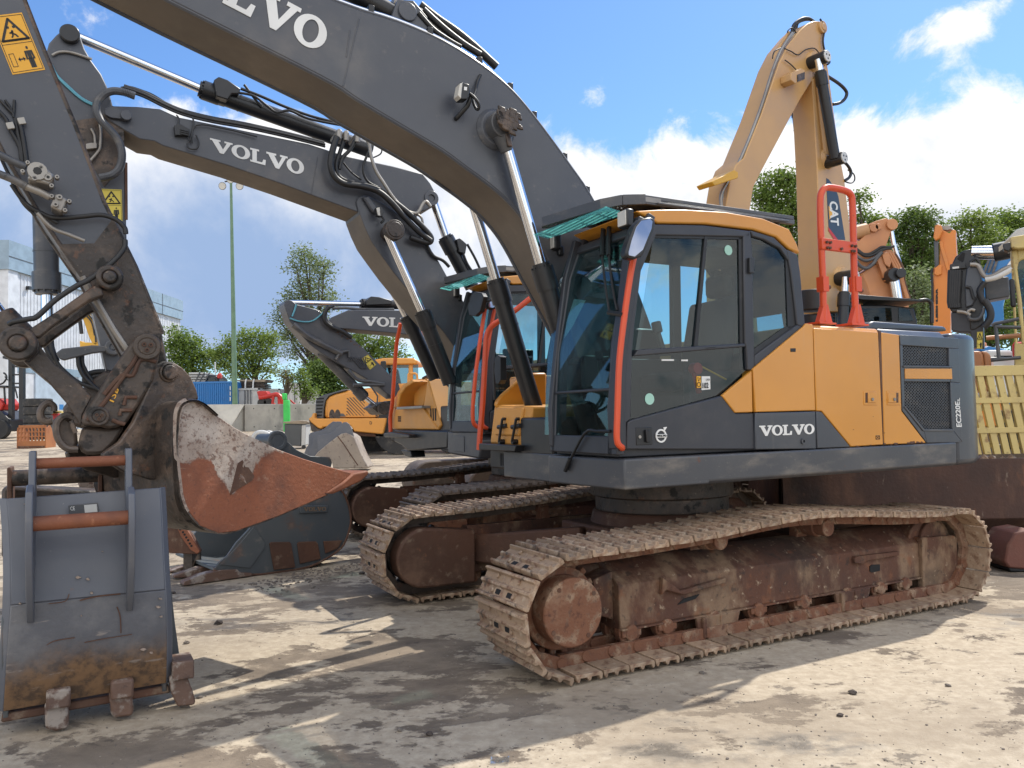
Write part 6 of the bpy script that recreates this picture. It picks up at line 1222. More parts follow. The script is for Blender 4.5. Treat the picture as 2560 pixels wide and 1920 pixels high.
# blue machine far behind
FU = far(2500, 24., rad(122)); U1 = fthing(FU, 'excavator', 'bright blue excavator arm with grey ribs, far right behind the black stick', 'excavator')
z = lambda p, b=0: tr(FU, 'k', p, b)
US = MB().prism(z([(1760,700),(1800,600),(1850,525),(2000,510),(2110,520),(2110,760),(2020,900),(1990,1030),(2000,1200),(1950,1240),(1800,1240),(1790,1000),(1770,800)]), 'y', -.6, 0).build('stick', M_BLUE2, U1, .03)
for k in range(3): MB().prism(z([(1775+k*45,690),(1830+k*45,530),(1858+k*45,530),(1806+k*45,690)],.05), 'y', 0, .06).build('guard_rib', M_SKIRT, US, .01)
MB().prism(z([(2010,640),(2080,540),(2085,580),(2040,650)],.03), 'y', 0, .035).build('white_decal', M_WHITE, US, 0); MB().box(-1.5,1.5,-3,-.7,.6,2.2).build('body', M_BLUE2, U1, .05); MB().box(-2,2,-3.2,-.5,0,.6).build('track', M_TRACKD, U1, .08)
# orange hood between the machines
FO = far(2430, 11.2, rad(122)); O1 = fthing(FO, 'machine_hood', 'plain orange machine hood with a vertical seam just right of the dark counterweight', 'machine')
z = lambda p, b=0: tr(FO, 'i', p, b)
MB().prism(z([(1250,1090),(1540,1090),(1580,1140),(1605,1310),(1605,1700),(1250,1700)]), 'y', -2, 0).build('hood', M_COPP, O1, .03); MB().prism(z([(1538,1092),(1640,1100),(1695,1150),(1710,1310),(1710,1700),(1612,1700),(1610,1310),(1584,1140)]), 'y', -2, -.01).build('rear_cowl', M_COPP, O1, .03); MB().prism([(FO.onL(*Z('i',[(1250,1700)])[0],0)[0],0),(FO.onL(*Z('i',[(1700,1700)])[0],0)[0],0),(FO.onL(*Z('i',[(1700,1700)])[0],0)[0],.8),(FO.onL(*Z('i',[(1250,1700)])[0],0)[0],.8)], 'y', -1.8, -.2).build('undercarriage', M_TRACKD, O1, .03)
# pale yellow cab at the right edge
FY = far(2580, 9.8, rad(122)); Y1 = fthing(FY, 'machine_cab', 'pale yellow machine cab with dark window cut off by the right edge', 'machine cab')
z = lambda p, b=0: tr(FY, 'k', p, b)
cf = MB(); cf.prism(z([(2062,330),(2110,318),(2400,270),(2400,430),(2150,450),(2075,440)]), 'y', -1.6, .12); cf.prism(z([(2075,452),(2140,440),(2160,560),(2140,640),(2190,1000),(2230,1480),(2185,1430),(2110,700)]), 'y', -.1, 0); cf.prism(z([(2140,445),(2400,430),(2400,540),(2190,545),(2150,580)]), 'y', -.1, 0); cf.prism(z([(2230,1480),(2215,1300),(2420,1300),(2420,1480)]), 'y', -.1, 0); cf.prism(z([(2075,452),(2110,452),(2150,1430),(2120,1430)]), 'y', -1.55, -1.5)
cf.prism(z([(2110,1430),(2420,1480),(2420,2400),(2110,2400)]), 'y', -1.6, 0); c_ = cf.build('cab_frame', M_CREAM, Y1, .02)
MB().prism(z([(2140,580),(2190,545),(2400,540),(2400,1300),(2215,1300)],-.03), 'y', -.045, -.04).build('window', M_GLASSD, c_, 0)
MB().prism(z([(1985,390),(2060,370),(2100,400),(2050,470),(1995,450)],.05), 'y', -.1, .1).build('lamp_bracket', M_BLKP, Y1, .01); MB().prism(z([(2050,750),(2110,750),(2130,1050),(2070,1050)],.2), 'y', .1, .18).build('mirror', M_BLK, Y1, .02)
rl = MB()
for p in ([(1870,1250),(1900,1230),(2160,1180)],[(1900,1262),(2180,1270)],[(1910,1250),(1945,1600)],[(1860,1620),(2180,1590)],[(1860,1605),(2000,1600)]): rl.tube(l3(FY, 'k', p, .1), .022)
rl.build('platform_rail', M_SKIRT, Y1, 0); MB().tube(l3(FY, 'k', [(1810,1385),(2180,1355)], -.4), .03).build('orange_rail', M_COPP, Y1, 0)
ro = MB(); ro.prism(tr(FY, 'h', [(1730,735),(2080,390),(2300,330),(2300,560),(1960,560)], -1.9), 'y', -2.3, -1.9); ro.build('rear_roof', M_CONT, Y1, .02)
FW2 = far(2480, 15.5); V1 = fthing(FW2, 'van', 'white and blue vehicle glimpsed between the pale yellow bars and the platform rail', 'vehicle')
z = lambda p, b=0: tr(FW2, 'k', p, b)
MB().prism(z([(1820,1530),(1850,1510),(2080,1510),(2120,1540),(2400,1560),(2400,2000),(1820,2000)]), 'y', -1.8, 0).build('body', M_CATW, V1, .05); MB().prism(z([(1900,1570),(2080,1570),(2080,1600),(1900,1600)],.01), 'y', 0, .02).build('grille', M_DARK, V1, 0); MB().prism(z([(1810,1490),(1900,1460),(2000,1480),(2100,1500),(2110,1512),(1820,1512)]), 'y', -1.5, -.2).build('roof', M_BLUE2, V1, .04)
rr_ = MB(); rr_.tube(l3(FW2, 'k', [(2150,1640),(2120,1560),(2118,1460),(2140,1450),(2400,1450)], .2), .05, smooth=3); rr_.build('red_rail', M_RED, V1, 0)
q = z([(2000,1490)],.3)[0]; MB().cyl((q[0],-.5,q[1]-.2),(q[0],-.5,q[1]+.18),.2,.12,n=20).build('beacon', M_OR2, V1, .03)
wh = MB()
for a_ in (-2.2, 1.0): wh.cyl((a_,-.2,.35),(a_,.02,.35),.35,n=24)
wh.build('wheel', M_TYRE, V1, .02)
# big rusty loader bucket with a pale yellow spill grid
GB = far(2300, 8.75); G1 = fthing(GB, 'loader_bucket', 'huge rusty loader bucket with a pale yellow slatted spill grid on top', 'bucket')
z = lambda p, b=0: tr(GB, 'm', p, b)
wl = tr(GB, 'n', [(172,330),(1790,130),(2212,152)], 0); xl = wl[0][0]; zt = wl[2][1]; xr = -3.2
pr = [(-1.5,.0),(-.5,0),(0,.35),(0,zt),(-.06,zt),(-.09,.4),(-.55,.07),(-1.5,.06)]
m = MB(); m.prism([(a, b) for a, b in pr], 'x', xr, xl)
for xx in (xl, xr): m.prism([(0,zt),(0,.35),(-.5,0),(-1.5,0),(-1.2,.7),(-.2,zt)], 'x', xx-.03, xx)
m.build('shell', M_WALL, G1, .008)
gr = MB(); BL = lambda y: tr(GB, 'm', [(300,y)], 0)[0][1]
x0, x1 = z([(150,700)])[0][0], xr
for y0, y1, d in ((640,745,.09),(970,1030,.05),(1283,1340,.05)): gr.box(x1, x0+.3, -d, 0, BL(y1), BL(y0))
zb, zt2 = BL(1560), BL(740)
k = 0; x = x0+.45
dxs = tr(GB, 'm', [(165,760),(240,760),(240,760)], 0); stp = abs(dxs[0][0]-dxs[1][0])*1.33; ln = -abs(tr(GB,'m',[(165,760)],0)[0][0]-tr(GB,'m',[(360,1500)],0)[0][0])*.92
while x > x1+.5:
    gr.prism([(x,zt2),(x-.072,zt2),(x-.072+ln,zb),(x+ln,zb)], 'y', -.05, -.012); x -= stp
gr.build('spill_grid', M_CREAM, G1, .003)
rb2 = MB(); x = x0+.3
while x > x1+.3:
    rb2.prism([(x,zb),(x-.04,zb),(x-.5,zt2-.1),(x-.46,zt2-.1)], 'y', -.45, -.41); x -= .33
rb2.build('rear_brace', M_CREAM, G1, .003)
md = MB(); rr = random.Random(4)
for i in range(60): xx = rr.uniform(x1+.4, xl-.1); md.add(*(lambda c, r: ([tuple(np.array(c)+np.array(d)*r) for d in ((1,0,0),(0,1,0),(-1,0,0),(0,-1,0),(0,0,.8))], [(0,1,4),(1,2,4),(2,3,4),(3,0,4),(3,2,1,0)]))((xx,-.05-rr.random()*.06,zt), rr.uniform(.02,.06)))
md.build('dried_mud', M_TRACK, G1, 0)
FR = far(2540, 7.6); R1 = fthing(FR, 'bucket_corner', 'faded red steel casting at the right edge in front of the rusty bucket', 'steel casting')
q = tr(FR, 'n', [(2050,1020),(2080,870),(2110,830),(2150,775),(2300,750),(2300,1090),(2090,1075)], 0); MB().prism([(p[0], max(p[1],.02)) for p in q], 'y', -.4, 0).build('casting', surf('faded_red_steel', (.16,.06,.042), (.1,.045,.034), [(MUD,5,.55,.75,.5)], .75, bump=.3), R1, .018); MB().prism([(p[0], max(p[1],.0)) for p in tr(FR, 'n', [(2090,1075),(2300,1090),(2300,1110),(2100,1105)], 0)], 'y', -.4, 0).build('cutting_edge', M_DARK, R1, .01)
# ================================================================ yard, hall and trees behind on the left
def zf(fr, k, p, b=0): return tr(fr, k, p, b)
# warehouse hall, long side running away from the camera
HX, HY0, HY1, HZ0, HZ1 = -36.1, 57., 87., 1.1, 14.9
H = thing('warehouse', 'long pale ribbed warehouse with blue-grey parapet and roller doors at the far left', 'warehouse', (HX, HY0, HZ0))
m = MB(); hh_ = HZ1-HZ0
m.box(-30, 0, 0, HY1-HY0, 0, hh_-2.1); wall = m.build('wall', M_CLAD, H, 0)
rb = MB(); yy = 1.2
while yy < HY1-HY0: rb.box(0, .035, yy, yy+.16, 5.0, hh_-2.2); yy += .42
rb.box(0, .12, 0, 1.1, 0, hh_-2.1); rb.build('cladding_rib', M_CLAD, wall, 0)
MB().box(-30, .25, -.15, HY1-HY0+.15, hh_-2.1, hh_).build('parapet', M_CLADB, H, 0)
sm = MB(); sm.box(.25, .28, -.15, HY1-HY0+.15, hh_-1.2, hh_-1.15)
for y in (5, 10, 15, 20, 25): sm.box(.25, .28, y, y+.05, hh_-2.1, hh_)
sm.build('parapet_seam', M_SKIRT, H, 0)
MB().box(0, .05, 1.2, HY1-HY0, 4.4, 5.0).build('door_lintel', M_CLADB, H, 0)
for y in (3.4, 9.4, 15.4, 21.4):
    d_ = MB().box(.0, .09, y, y+4.2, 0, 4.4).build('roller_door', M_DOORW, H, 0)
    p_ = MB()
    for k in range(4): p_.box(.09, .11, y+.5+k*.9, y+1.05+k*.9, 1.7, 2.1)
    p_.build('door_window', M_BLUE2, d_, 0); MB().box(.0, .14, y+4.2, y+4.6, 0, 4.4).build('door_frame', M_BLKP, H, 0)
lt = MB()
for y in (2.2, 12, 22, 28): lt.box(.05, .3, y, y+.3, hh_-3.2, hh_-2.95)
lt.build('wall_lamp', M_BLKP, H, 0)
# forklift
FF = far(45, 46.); fk = fthing(FF, 'forklift', 'red and black forklift with tall mast at the left edge in front of the hall', 'forklift')
z = lambda p, b=0: tr(FF, 'q', p, b)
ms = MB()
for x0, x1 in ((135,205),(310,385)): ms.prism(z([(x0,250),(x1,250),(x1,1250),(x0,1250)]), 'y', -.25, 0)
for y in (360, 495, 640): ms.prism(z([(205,y),(310,y),(310,y+26),(205,y+26)]), 'y', -.15, -.05)
ms.prism(z([(60,200),(140,200),(140,260),(60,240)]), 'y', -.2, .1); ms.build('mast', M_BLKP, fk, .01)
bd = MB(); bd.prism(z([(-250,1110),(60,1100),(200,1250),(200,1450),(-250,1450)]), 'y', -1.6, .3); bd.build('chassis', M_BLKP, fk, .06); MB().prism(z([(-250,900),(20,900),(90,1000),(60,1100),(-250,1110)]), 'y', -1.4, .2).build('body', M_RED, fk, .06)
cg = MB()
for x in (60, -240): cg.prism(z([(x-12,700),(x+12,700),(x+30,1000),(x+5,1000)]), 'y', -.1, .0)
cg.prism(z([(-250,690),(120,690),(120,720),(-250,720)]), 'y', -1.4, .1); cg.build('overhead_guard', M_BLKP, fk, .02)
wh = MB()
for x in (60, -260): q = z([(x,1420)])[0]; wh.cyl((q[0],.1,.55),(q[0],.45,.55),.55,n=24)
wh.build('wheel', M_TYRE, fk, .04)
for p, r in (([(60,480),(90,500),(110,560),(60,640),(0,670)],.05), ([(80,540),(130,600)],.03), ([(210,720),(250,740),(290,900)],.04)): tube_on(fk, FF, 'q', p, .1, r, M_BLK)
# stack of loader tyres
FT = far(80, 44.)
zz = np.linspace(gz(44.), 3.06, 6)
for i in range(5):
    th = zz[i+1]-zz[i]; t = MB(); pr = []
    q = FT.onL(*Z('b', [(350,600)])[0], 0)[0]; c = FT.w(q, -.7, 0)
    prof = [(.35,.05),(.62,.0),(.72,.06),(.74,.5),(.72,.94),(.62,1.),(.35,.95)]; n = 36
    vs = [(c[0]+random.uniform(0,.0)+r*math.cos(a)*1.0, c[1]+r*math.sin(a), zz[i]+h*th) for a in np.linspace(0, 2*math.pi, n+1)[:-1] for r, h in prof]; k_ = len(prof)
    t.add(vs, [(j*k_+b, ((j+1)%n)*k_+b, ((j+1)%n)*k_+(b+1)%k_, j*k_+(b+1)%k_) for j in range(n) for b in range(k_)])
    tag(t.build('stacked_tyre', M_TYRE, None, 0, smooth=50), ['big black tyre at the bottom of the stack beside the forklift','second tyre from the bottom of the stack beside the forklift','middle black tyre of the stack beside the forklift','second tyre from the top of the stack beside the forklift','topmost big black tyre of the stack beside the forklift'][i], 'tyre', 'stack of loader tyres')
# slotted rusty bucket, red machinery behind the hook
FS = far(85, 36.); s_ = fthing(FS, 'skeleton_bucket', 'orange-rusty slotted bucket standing far left in front of the tyre stack', 'bucket')
z = lambda p, b=0: tr(FS, 'q', p, b)
q = z([(320,1350),(720,1350),(745,1690),(290,1690)]); zz0 = .0; zt = q[0][1]; xl, xr = q[3][0], q[2][0]
m = MB(); nx = 8
w_ = (xr-xl)/nx
m.box(min(xl,xr), max(xl,xr), -.06, 0, 0, zt*.32); m.box(min(xl,xr), max(xl,xr), -.12, -.06, zt*.86, zt)
for i in range(nx+1):
    x = xl+(xr-xl)*i/nx; m.box(x-.03, x+.03, -.1, -.02, zt*.3, zt*.9)
for hh2 in (.48, .68): m.box(min(xl,xr), max(xl,xr), -.1, -.03, zt*hh2, zt*hh2+.05)
m.prism([(0,0),(0,zt*.8),(-.3,zt),(-.8,zt*.6),(-.8,0)], 'x', min(xl,xr)-.04, min(xl,xr)); m.prism([(0,0),(0,zt*.8),(-.3,zt),(-.8,zt*.6),(-.8,0)], 'x', max(xl,xr), max(xl,xr)+.04)
m.build('slotted_shell', surf('orange_rust', (.36,.14,.05), (.28,.1,.04), (), .8, bump=.2), s_, .01)
MB().box(min(xl,xr), max(xl,xr), .0, .015, 0.02, zt*.1).build('cutting_edge', M_RUST, s_, .004)
FQ = far(120, 48.); rm = fthing(FQ, 'machine_frame', 'dark red machine frame between the tyre stack and the lifting hook', 'machine part')
z = lambda p, b=0: tr(FQ, 'q', p, b)
MB().prism(z([(560,1150),(840,1150),(860,1250),(560,1260)]), 'y', -1, 0).build('beam', M_RED, rm, .03); MB().prism(z([(600,1030),(640,1030),(650,1140),(820,1140),(820,1100),(1000,1110),(1000,1150),(600,1150)]), 'y', -.8, -.1).build('bracket', M_CREAM, rm, .02); MB().prism([(p[0], max(p[1],0)) for p in z([(540,1260),(860,1255),(860,1500),(540,1500)])], 'y', -1.2, -.1).build('base', M_RUSTD, rm, .03)
FYe = far(215, 30.); ye = fthing(FYe, 'excavator', 'small yellow excavator stick with hoses glimpsed between the links of the bucket linkage', 'excavator')
z = lambda p, b=0: tr(FYe, 'a', p, b)
MB().prism(z([(930,810),(1000,775),(1062,760),(1085,900),(1110,1060),(1140,1175),(1100,1210),(1060,1190),(1020,1110),(985,1000),(950,900)]), 'y', -.3, 0).build('stick', M_BARY, ye, .02); MB().prism(z([(915,1160),(950,1180),(1030,1180),(1140,1185),(1140,1260),(920,1240)]), 'y', -.3, 0).build('bracket', M_BARY, ye, .02)
for pp, r in (([(1000,780),(1020,850),(1090,950),(1100,1060),(1105,1180)],.035), ([(930,850),(1000,880),(1060,960),(1090,1100)],.03), ([(900,840),(925,960),(940,1080)],.07)): tube_on(ye, FYe, 'a', pp, .08, r, M_BLK)
MB().box(-.1, .5, -1.6, -.4, 0, .5).build('body', M_BARY, ye, .05)
# lamp post with three floodlights
FP_ = far(582, 58.); lp = fthing(FP_, 'lamp_post', 'tall green-grey floodlight mast with three round lamps', 'lamp post')
z = lambda p, b=0: tr(FP_, 's', p, b)
t0 = z([(577.5,458)])[0]; MB().cyl((z([(588,1000)])[0][0],0,0),(t0[0],0,t0[1]),.21,.09,n=16).build('pole', M_GRNPOLE, lp, 0, smooth=60)
MB().tube([(a,0,b) for a, b in z([(562,454),(577,452),(600,458)])], .06).build('crossarm', M_SKIRT, lp, 0)
for x, y in ((557,466),(577,450),(600,466)):
    q = z([(x,y)])[0]; o = MB().cyl((q[0],-.15,q[1]+.05),(q[0],.1,q[1]),.18,.29,n=22).build('floodlight', M_SKIRT, lp, .02); MB().cyl((q[0],.1,q[1]),(q[0],.115,q[1]-.003),.25,n=22).build('lens', M_LENS, o, 0)
# retaining walls of concrete blocks
FWL = far(600, 50.)
q = zf(FWL, 'o', [(905,765),(2300,755),(2300,1300),(905,1300)]); zt = q[0][1]
wb = tag(MB().prism([(p[0], max(p[1], -.1)) for p in q], 'y', -.5, 0).build('retaining_wall', M_CONC, None, .04), 'stained grey concrete block wall behind the green column and bin', 'wall'); wb.location = tuple(FWL.o); wb.rotation_euler = (0,0,FWL.rz)
hl = MB()
for x, y in ((1065,840),(1425,840),(1790,835),(2020,830),(1075,1155),(1438,1145)): p = zf(FWL, 'o', [(x,y)])[0]; hl.cyl((p[0],-.05,p[1]),(p[0],.006,p[1]),.035,n=10)
hl.build('anchor_hole', M_DARK, wb, 0)
m = MB(); c0 = FWL.w(q[0][0], 0, 0); xa = zf(FWL, 'o', [(905,765),(848,1160)]); 
pl = [FWL.onL(x, y, .3) for x, y in Z('o', [(905,767),(330,770)])]
m.add([tuple(FWL.w(xa[0][0], .0, zt)), tuple(FWL.w(xa[0][0]+.55, 1.2, .1)), tuple(FWL.w(pl[1][0]+1.5, 3.2, .1)), tuple(FWL.w(pl[1][0]+1.0, 2.2, zt)), tuple(FWL.w(xa[0][0], -.5, zt)), tuple(FWL.w(xa[0][0], -.5, -.1)), tuple(FWL.w(pl[1][0]+1.0, 1.6, -.1)), tuple(FWL.w(pl[1][0]+1.0, 1.6, zt))], [(0,1,2,3),(0,3,7,4),(1,0,4,5),(3,2,6,7),(5,4,7,6),(2,1,5,6)])
tag(m.build('retaining_wall', M_CONCL, None, 0, smooth=0, fix=True), 'pale sunlit concrete wall block leaning in front of the blue container', 'wall')
# containers
def container(x, Y, k, p, mat, name, label, ribs, dep=6., zb=None, doors=False, grp='shipping containers behind the wall'):
    fr = far(x, Y); c = fthing(fr, name, label, 'container', grp); q = zf(fr, k, p); x0, x1 = min(q[0][0],q[1][0]), max(q[0][0],q[1][0]); zt = q[0][1]; zb = 0 if zb is None else zb
    m = MB(); m.box(x0, x1, -dep, -.06, zb, zt-.02); m.build('box', mat, c, 0)
    f = MB(); f.box(x0, x1, -.12, .02, zt-.14, zt); f.box(x0, x1, -.12, .02, zb, zb+.16); f.box(x0, x0+.14, -.12, .02, zb, zt); f.box(x1-.14, x1, -.12, .02, zb, zt); f.build('corner_frame', mat, c, .01)
    if ribs:
        r = MB(); n = ribs
        for i in range(n): xx = x0+.2+(x1-x0-.4)*i/n; r.prism([(xx,-.06),(xx+.05,0),(xx+.05+(x1-x0)/n*.4,0),(xx+.1+(x1-x0)/n*.4,-.06)], 'z', zb+.16, zt-.14)
        r.build('corrugation', mat, c, 0)
    if doors:
        r = MB()
        for t in doors: xx = zf(fr, k, [(t,600)])[0][0]; r.tube([(xx,.05,zb+.2),(xx,.05,zt-.15)], .035)
        r.build('lock_rod', M_SKIRT, c, 0)
    return fr, c
fr, bc = container(540, 60., 'o', [(-60,380),(724,380)], M_BLUE, 'shipping_container', 'bright blue ribbed shipping container above the concrete wall', 19)
tm = MB()
for k in range(3): q = zf(fr, 'o', [(652,450+k*95),(668,450+k*95),(668,520+k*95),(652,520+k*95)], .03); tm.prism(q, 'y', .02, .035)
tm.build('white_marking', M_WHITE, bc, 0)
container(620, 61., 'o', [(726,492),(1170,492)], M_CONT, 'shipping_container', 'pale grey shipping container with lock rods right of the blue one', 0, doors=(918,968,1018))
container(690, 62.5, 'o', [(1175,500),(1520,500)], M_CONT, 'shipping_container', 'pale grey ribbed container behind the red machine', 12)
container(740, 60., 'o', [(1640,400),(1852,400)], M_CONT, 'shipping_container', 'white container seen past the thin young tree', 0, doors=(1775,))
container(790, 62., 'o', [(1880,520),(2150,520)], M_CONT, 'shipping_container', 'white container behind the leafy shrub left of the orange hauler', 10)
# stacked mats on the grey container
FM = far(625, 61.5); st = fthing(FM, 'mat_stack', 'strapped stack of dark timber mats lying on the grey container', 'stack')
z = lambda p, b=0: tr(FM, 'o', p, b)
MB().prism(z([(720,345),(1290,335),(1250,382),(760,365)]), 'y', -2, 0).build('top_mat', M_WOOD, st, .02)
m = MB()
for i, (xa_, xb_) in enumerate(((820,1180),(800,1240),(780,1250),(780,1250))): m.prism(z([(xa_,372+i*29),(xb_,376+i*29),(xb_,398+i*29),(xa_,396+i*29)]), 'y', -1.8, -.1-.03*i)
m.build('mat_layer', M_RUSTD, st, .02); m = MB()
for x in (920, 1055): m.tube([(a,.02,b) for a, b in z([(x+20,330),(x+4,390),(x,485)])], .06)
m.build('strap', M_WHITE, st, 0)
# red machine, green column, grey bin, hoses heap
FRm = far(675, 55.); rm = fthing(FRm, 'compact_machine', 'small bright red machine with folded boom parked behind the concrete wall', 'machine')
z = lambda p, b=0: tr(FRm, 'o', p, b)
MB().prism(z([(1115,545),(1160,535),(1280,535),(1320,600),(1310,640),(1240,660),(1200,660),(1180,620),(1145,640)]), 'y', -.8, 0).build('basket', M_RED, rm, .04)
MB().prism(z([(1180,650),(1300,625),(1330,620),(1310,700),(1370,750),(1370,800),(1190,800),(1200,700)]), 'y', -1., -.1).build('chassis', M_RED, rm, .04)
bm_ = MB(); bm_.tube([(a,.05,b) for a, b in z([(1160,650),(1260,640),(1390,610),(1480,600),(1560,680),(1600,800)])], .16, smooth=3); bm_.tube([(a,.1,b) for a, b in z([(1420,620),(1400,740),(1400,800)])], .09); bm_.prism(z([(1480,600),(1520,590),(1580,690),(1560,800),(1490,800)]), 'y', -.5, .1); bm_.build('boom', M_RED, rm, .02)
MB().prism(z([(1525,640),(1550,630),(1560,660),(1535,670)],.12), 'y', .1, .13).build('warning_label', M_DECY, rm, 0)
wh = MB()
for x in (1215, 1320): q = z([(x,740)])[0]; wh.cyl((q[0],-.1,q[1]),(q[0],.1,q[1]),.32,n=18)
wh.build('wheel', M_TYRE, rm, .03); MB().tube([(a,-.4,b) for a, b in z([(1670,690),(1760,770)])], .06).build('drawbar', M_RED, rm, 0); MB().prism([(z([(1180,750)])[0][0],0),(z([(1600,750)])[0][0],0),(z([(1600,800)])[0][0],z([(1600,800)])[0][1]),(z([(1180,800)])[0][0],z([(1180,800)])[0][1])], 'y', -1, -.2).build('stand', M_BLKP, rm, .02)
FGc = far(710, 48.); gc_ = fthing(FGc, 'green_column', 'bright green steel column standing in front of the concrete wall', 'column')
z = lambda p, b=0: tr(FGc, 'o', p, b); q = z([(1572,690),(1668,690)]); MB().box(min(q[0][0],q[1][0]), max(q[0][0],q[1][0]), -.4, 0, 0, q[0][1]).build('shaft', M_LGREEN, gc_, .05); q = z([(1545,575),(1618,575),(1618,690),(1560,690)],-1.5); MB().prism(q, 'y', -1.9, -1.5).build('rear_box', M_LGREEN, gc_, .05)
FBn = far(735, 32.); bn = fthing(FBn, 'waste_bin', 'dark grey wheeled waste bin with timber laid on its lid', 'bin')
z = lambda p, b=0: tr(FBn, 'o', p, b)
MB().prism([(p[0], max(p[1],.06)) for p in z([(1590,1105),(1895,1115),(1880,1490),(1605,1480)])], 'y', -.8, 0).build('body', M_BIN, bn, .03); MB().prism([(p[0], max(p[1],.06)) for p in z([(1893,1125),(1972,1120),(1955,1470),(1885,1490)],-.02)], 'y', -.75, -.02).build('side', M_CONT, bn, .02)
MB().prism(z([(1575,1070),(1850,1045),(2000,1055),(2010,1085),(1960,1105),(1600,1098)]), 'y', -.8, .05).build('timber_lid', M_WOOD, bn, .02); wh = MB()
for x in (1640, 1930):
    q = z([(x,1500)])[0]; wh.cyl((q[0],-.05,.08),(q[0],.02,.08),.08,n=16)
wh.build('castor', M_BLK, bn, 0)
FHp = far(660, 28.); hp2 = fthing(FHp, 'hose_heap', 'coiled heap of pale hoses on the ground behind the rusty bucket', 'hose heap')
for i in range(4): tube_on(hp2, FHp, 'o', [(1060+i*30,1400),(1080+i*35,1310),(1150+i*35,1260+i*5),(1260+i*30,1262),(1350+i*20,1310),(1390,1400)], -.1*i, .09, M_CONT if i != 1 else M_BLK)
# lorry with slatted load behind the blue container
FLy = far(520, 66.); ly = fthing(FLy, 'lorry', 'lorry cab and pale slatted load showing above the blue container', 'lorry')
z = lambda p, b=0: tr(FLy, 'o', p, b)
ld = MB()
for i in range(4): ld.prism(z([(-60,215+i*42),(225,215+i*42),(220,248+i*42),(-60,248+i*42)]), 'y', -2, -.1*i)
ld.build('slatted_load', M_CONT, ly, .03); st_ = MB()
for x in (60, 140, 230): st_.prism(z([(x+60,215),(x+80,215),(x,385),(x-20,385)],.1), 'y', 0, .1)
st_.build('load_strut', M_SKIRT, ly, .02); MB().prism(z([(235,255),(390,255),(450,310),(460,420),(235,420)]), 'y', -2.2, -.1).build('cab', M_BLKP, ly, .12); MB().prism(z([(250,300),(385,290),(410,360),(250,372)],-.08), 'y', -.1, -.06).build('window', M_GLASSD, ly, 0)
MB().prism(z([(430,270),(470,215),(500,260),(495,320),(445,320)]), 'y', -.4, .1).build('tail_lamp', M_RED, ly, .06); MB().prism([(z([(-60,430)])[0][0],0),(z([(470,430)])[0][0],0),(z([(470,400)])[0][0],z([(470,400)])[0][1]),(z([(-60,400)])[0][0],z([(-60,400)])[0][1])], 'y', -2.2, -.2).build('chassis', M_BLKP, ly, .05)
MB().tube([(a,-1,b) for a, b in z([(322,20),(326,255)])], .05).build('aerial', M_WHITE, ly, 0)
# articulated hauler
FA_ = far(880, 28.); ha = fthing(FA_, 'dump_truck', 'orange articulated dump truck with slotted hood behind the excavators', 'dump truck')
z = lambda p, b=0: tr(FA_, 'j', p, b)
hd = MB().prism(z([(345,730),(350,560),(372,420),(430,350),(520,310),(700,262),(900,232),(1100,205),(1300,200),(1700,200),(1700,730)]), 'y', -2.2, 0).build('hood', M_HAUL, ha, .12, seg=4)
MB().prism(z([(200,735),(196,600),(205,420),(250,365),(330,330),(480,290),(700,225),(750,228),(740,250),(500,315),(430,350),(375,420),(345,560),(340,735)]), 'y', -2.3, .02).build('grille_surround', M_SKIRT, ha, .05)
gg = MB()
for i in range(6): gg.prism(z([(215,378+i*58),(345-i*7,375+i*58),(340-i*8,400+i*58),(212,405+i*58)],.03), 'y', 0, .035)
gg.build('grille_slot', M_DARK, ha, 0)
pn = MB().prism(z([(405,715),(410,480),(430,390),(470,360),(900,310),(1300,295),(1300,715)],.02), 'y', 0, .04).build('hood_panel', M_HAUL, ha, .03)
sl = MB()
import itertools
def clipseg(x0, y0, x1, y1):
    return x0, y0, x1, y1
for i in range(-5, 8):
    xa_, ya_ = 720+i*58, 370; t0_, t1_ = 0, 1
    pts = []
    for t in np.linspace(0, 1, 30):
        x, y = xa_+t*330, ya_+t*325
        if 722 <= x <= 1062 and 368 <= y <= 690: pts.append((x, y))
    if len(pts) > 2: a, b = pts[0], pts[-1]; sl.prism(z([a,(a[0]+26,a[1]),(b[0],b[1]-4),(b[0]-6,b[1]+4)],.045), 'y', .03, .046)
sl.build('hood_slot', M_RUSTD, pn, 0)
MB().prism(z([(600,648),(680,648),(725,700),(600,700)],.045), 'y', .03, .046).build('recess', M_SKIRT, pn, 0); hl = MB()
for x in (490, 585): hl.prism(_ell(z([(x,675)])[0][0], z([(x,675)])[0][1], .1, .2, 14), 'y', .03, .047)
hl.build('panel_hole', M_RUSTD, pn, 0)
tm = MB(); text_on(tm, '6F', z([(1235,715),(1335,718),(1335,650),(1235,648)],.045), PL(z and .046), .02); tm.build('lettering', M_INK, pn, 0)
bp_ = MB(); bp_.prism(z([(75,740),(130,700),(150,640),(185,640),(185,735),(1418,728),(1412,800),(1370,990),(1340,1003),(870,960),(810,860),(330,880),(300,915),(240,900),(120,800)],.3), 'y', -2.5, .3); bp_.build('bumper', M_HAUL, ha, .06); MB().prism(z([(80,750),(120,800),(240,900),(310,915),(310,980),(130,960)],.2), 'y', -2.4, .2).build('bumper_underside', M_RUSTD, ha, .03)
MB().prism(z([(200,900),(1380,1000),(1380,1060),(300,1000)],.1), 'y', -2.3, .1).build('frame_rail', M_RUST, ha, .03)
tm = MB(); text_on(tm, 'D', z([(1135,835),(1175,838),(1175,785),(1135,783)],.305), PL(.305), .02); tm.build('bumper_lettering', M_INK, ha, 0)
cz = lambda p, b=0: tr(FA_, 'E', p, b)
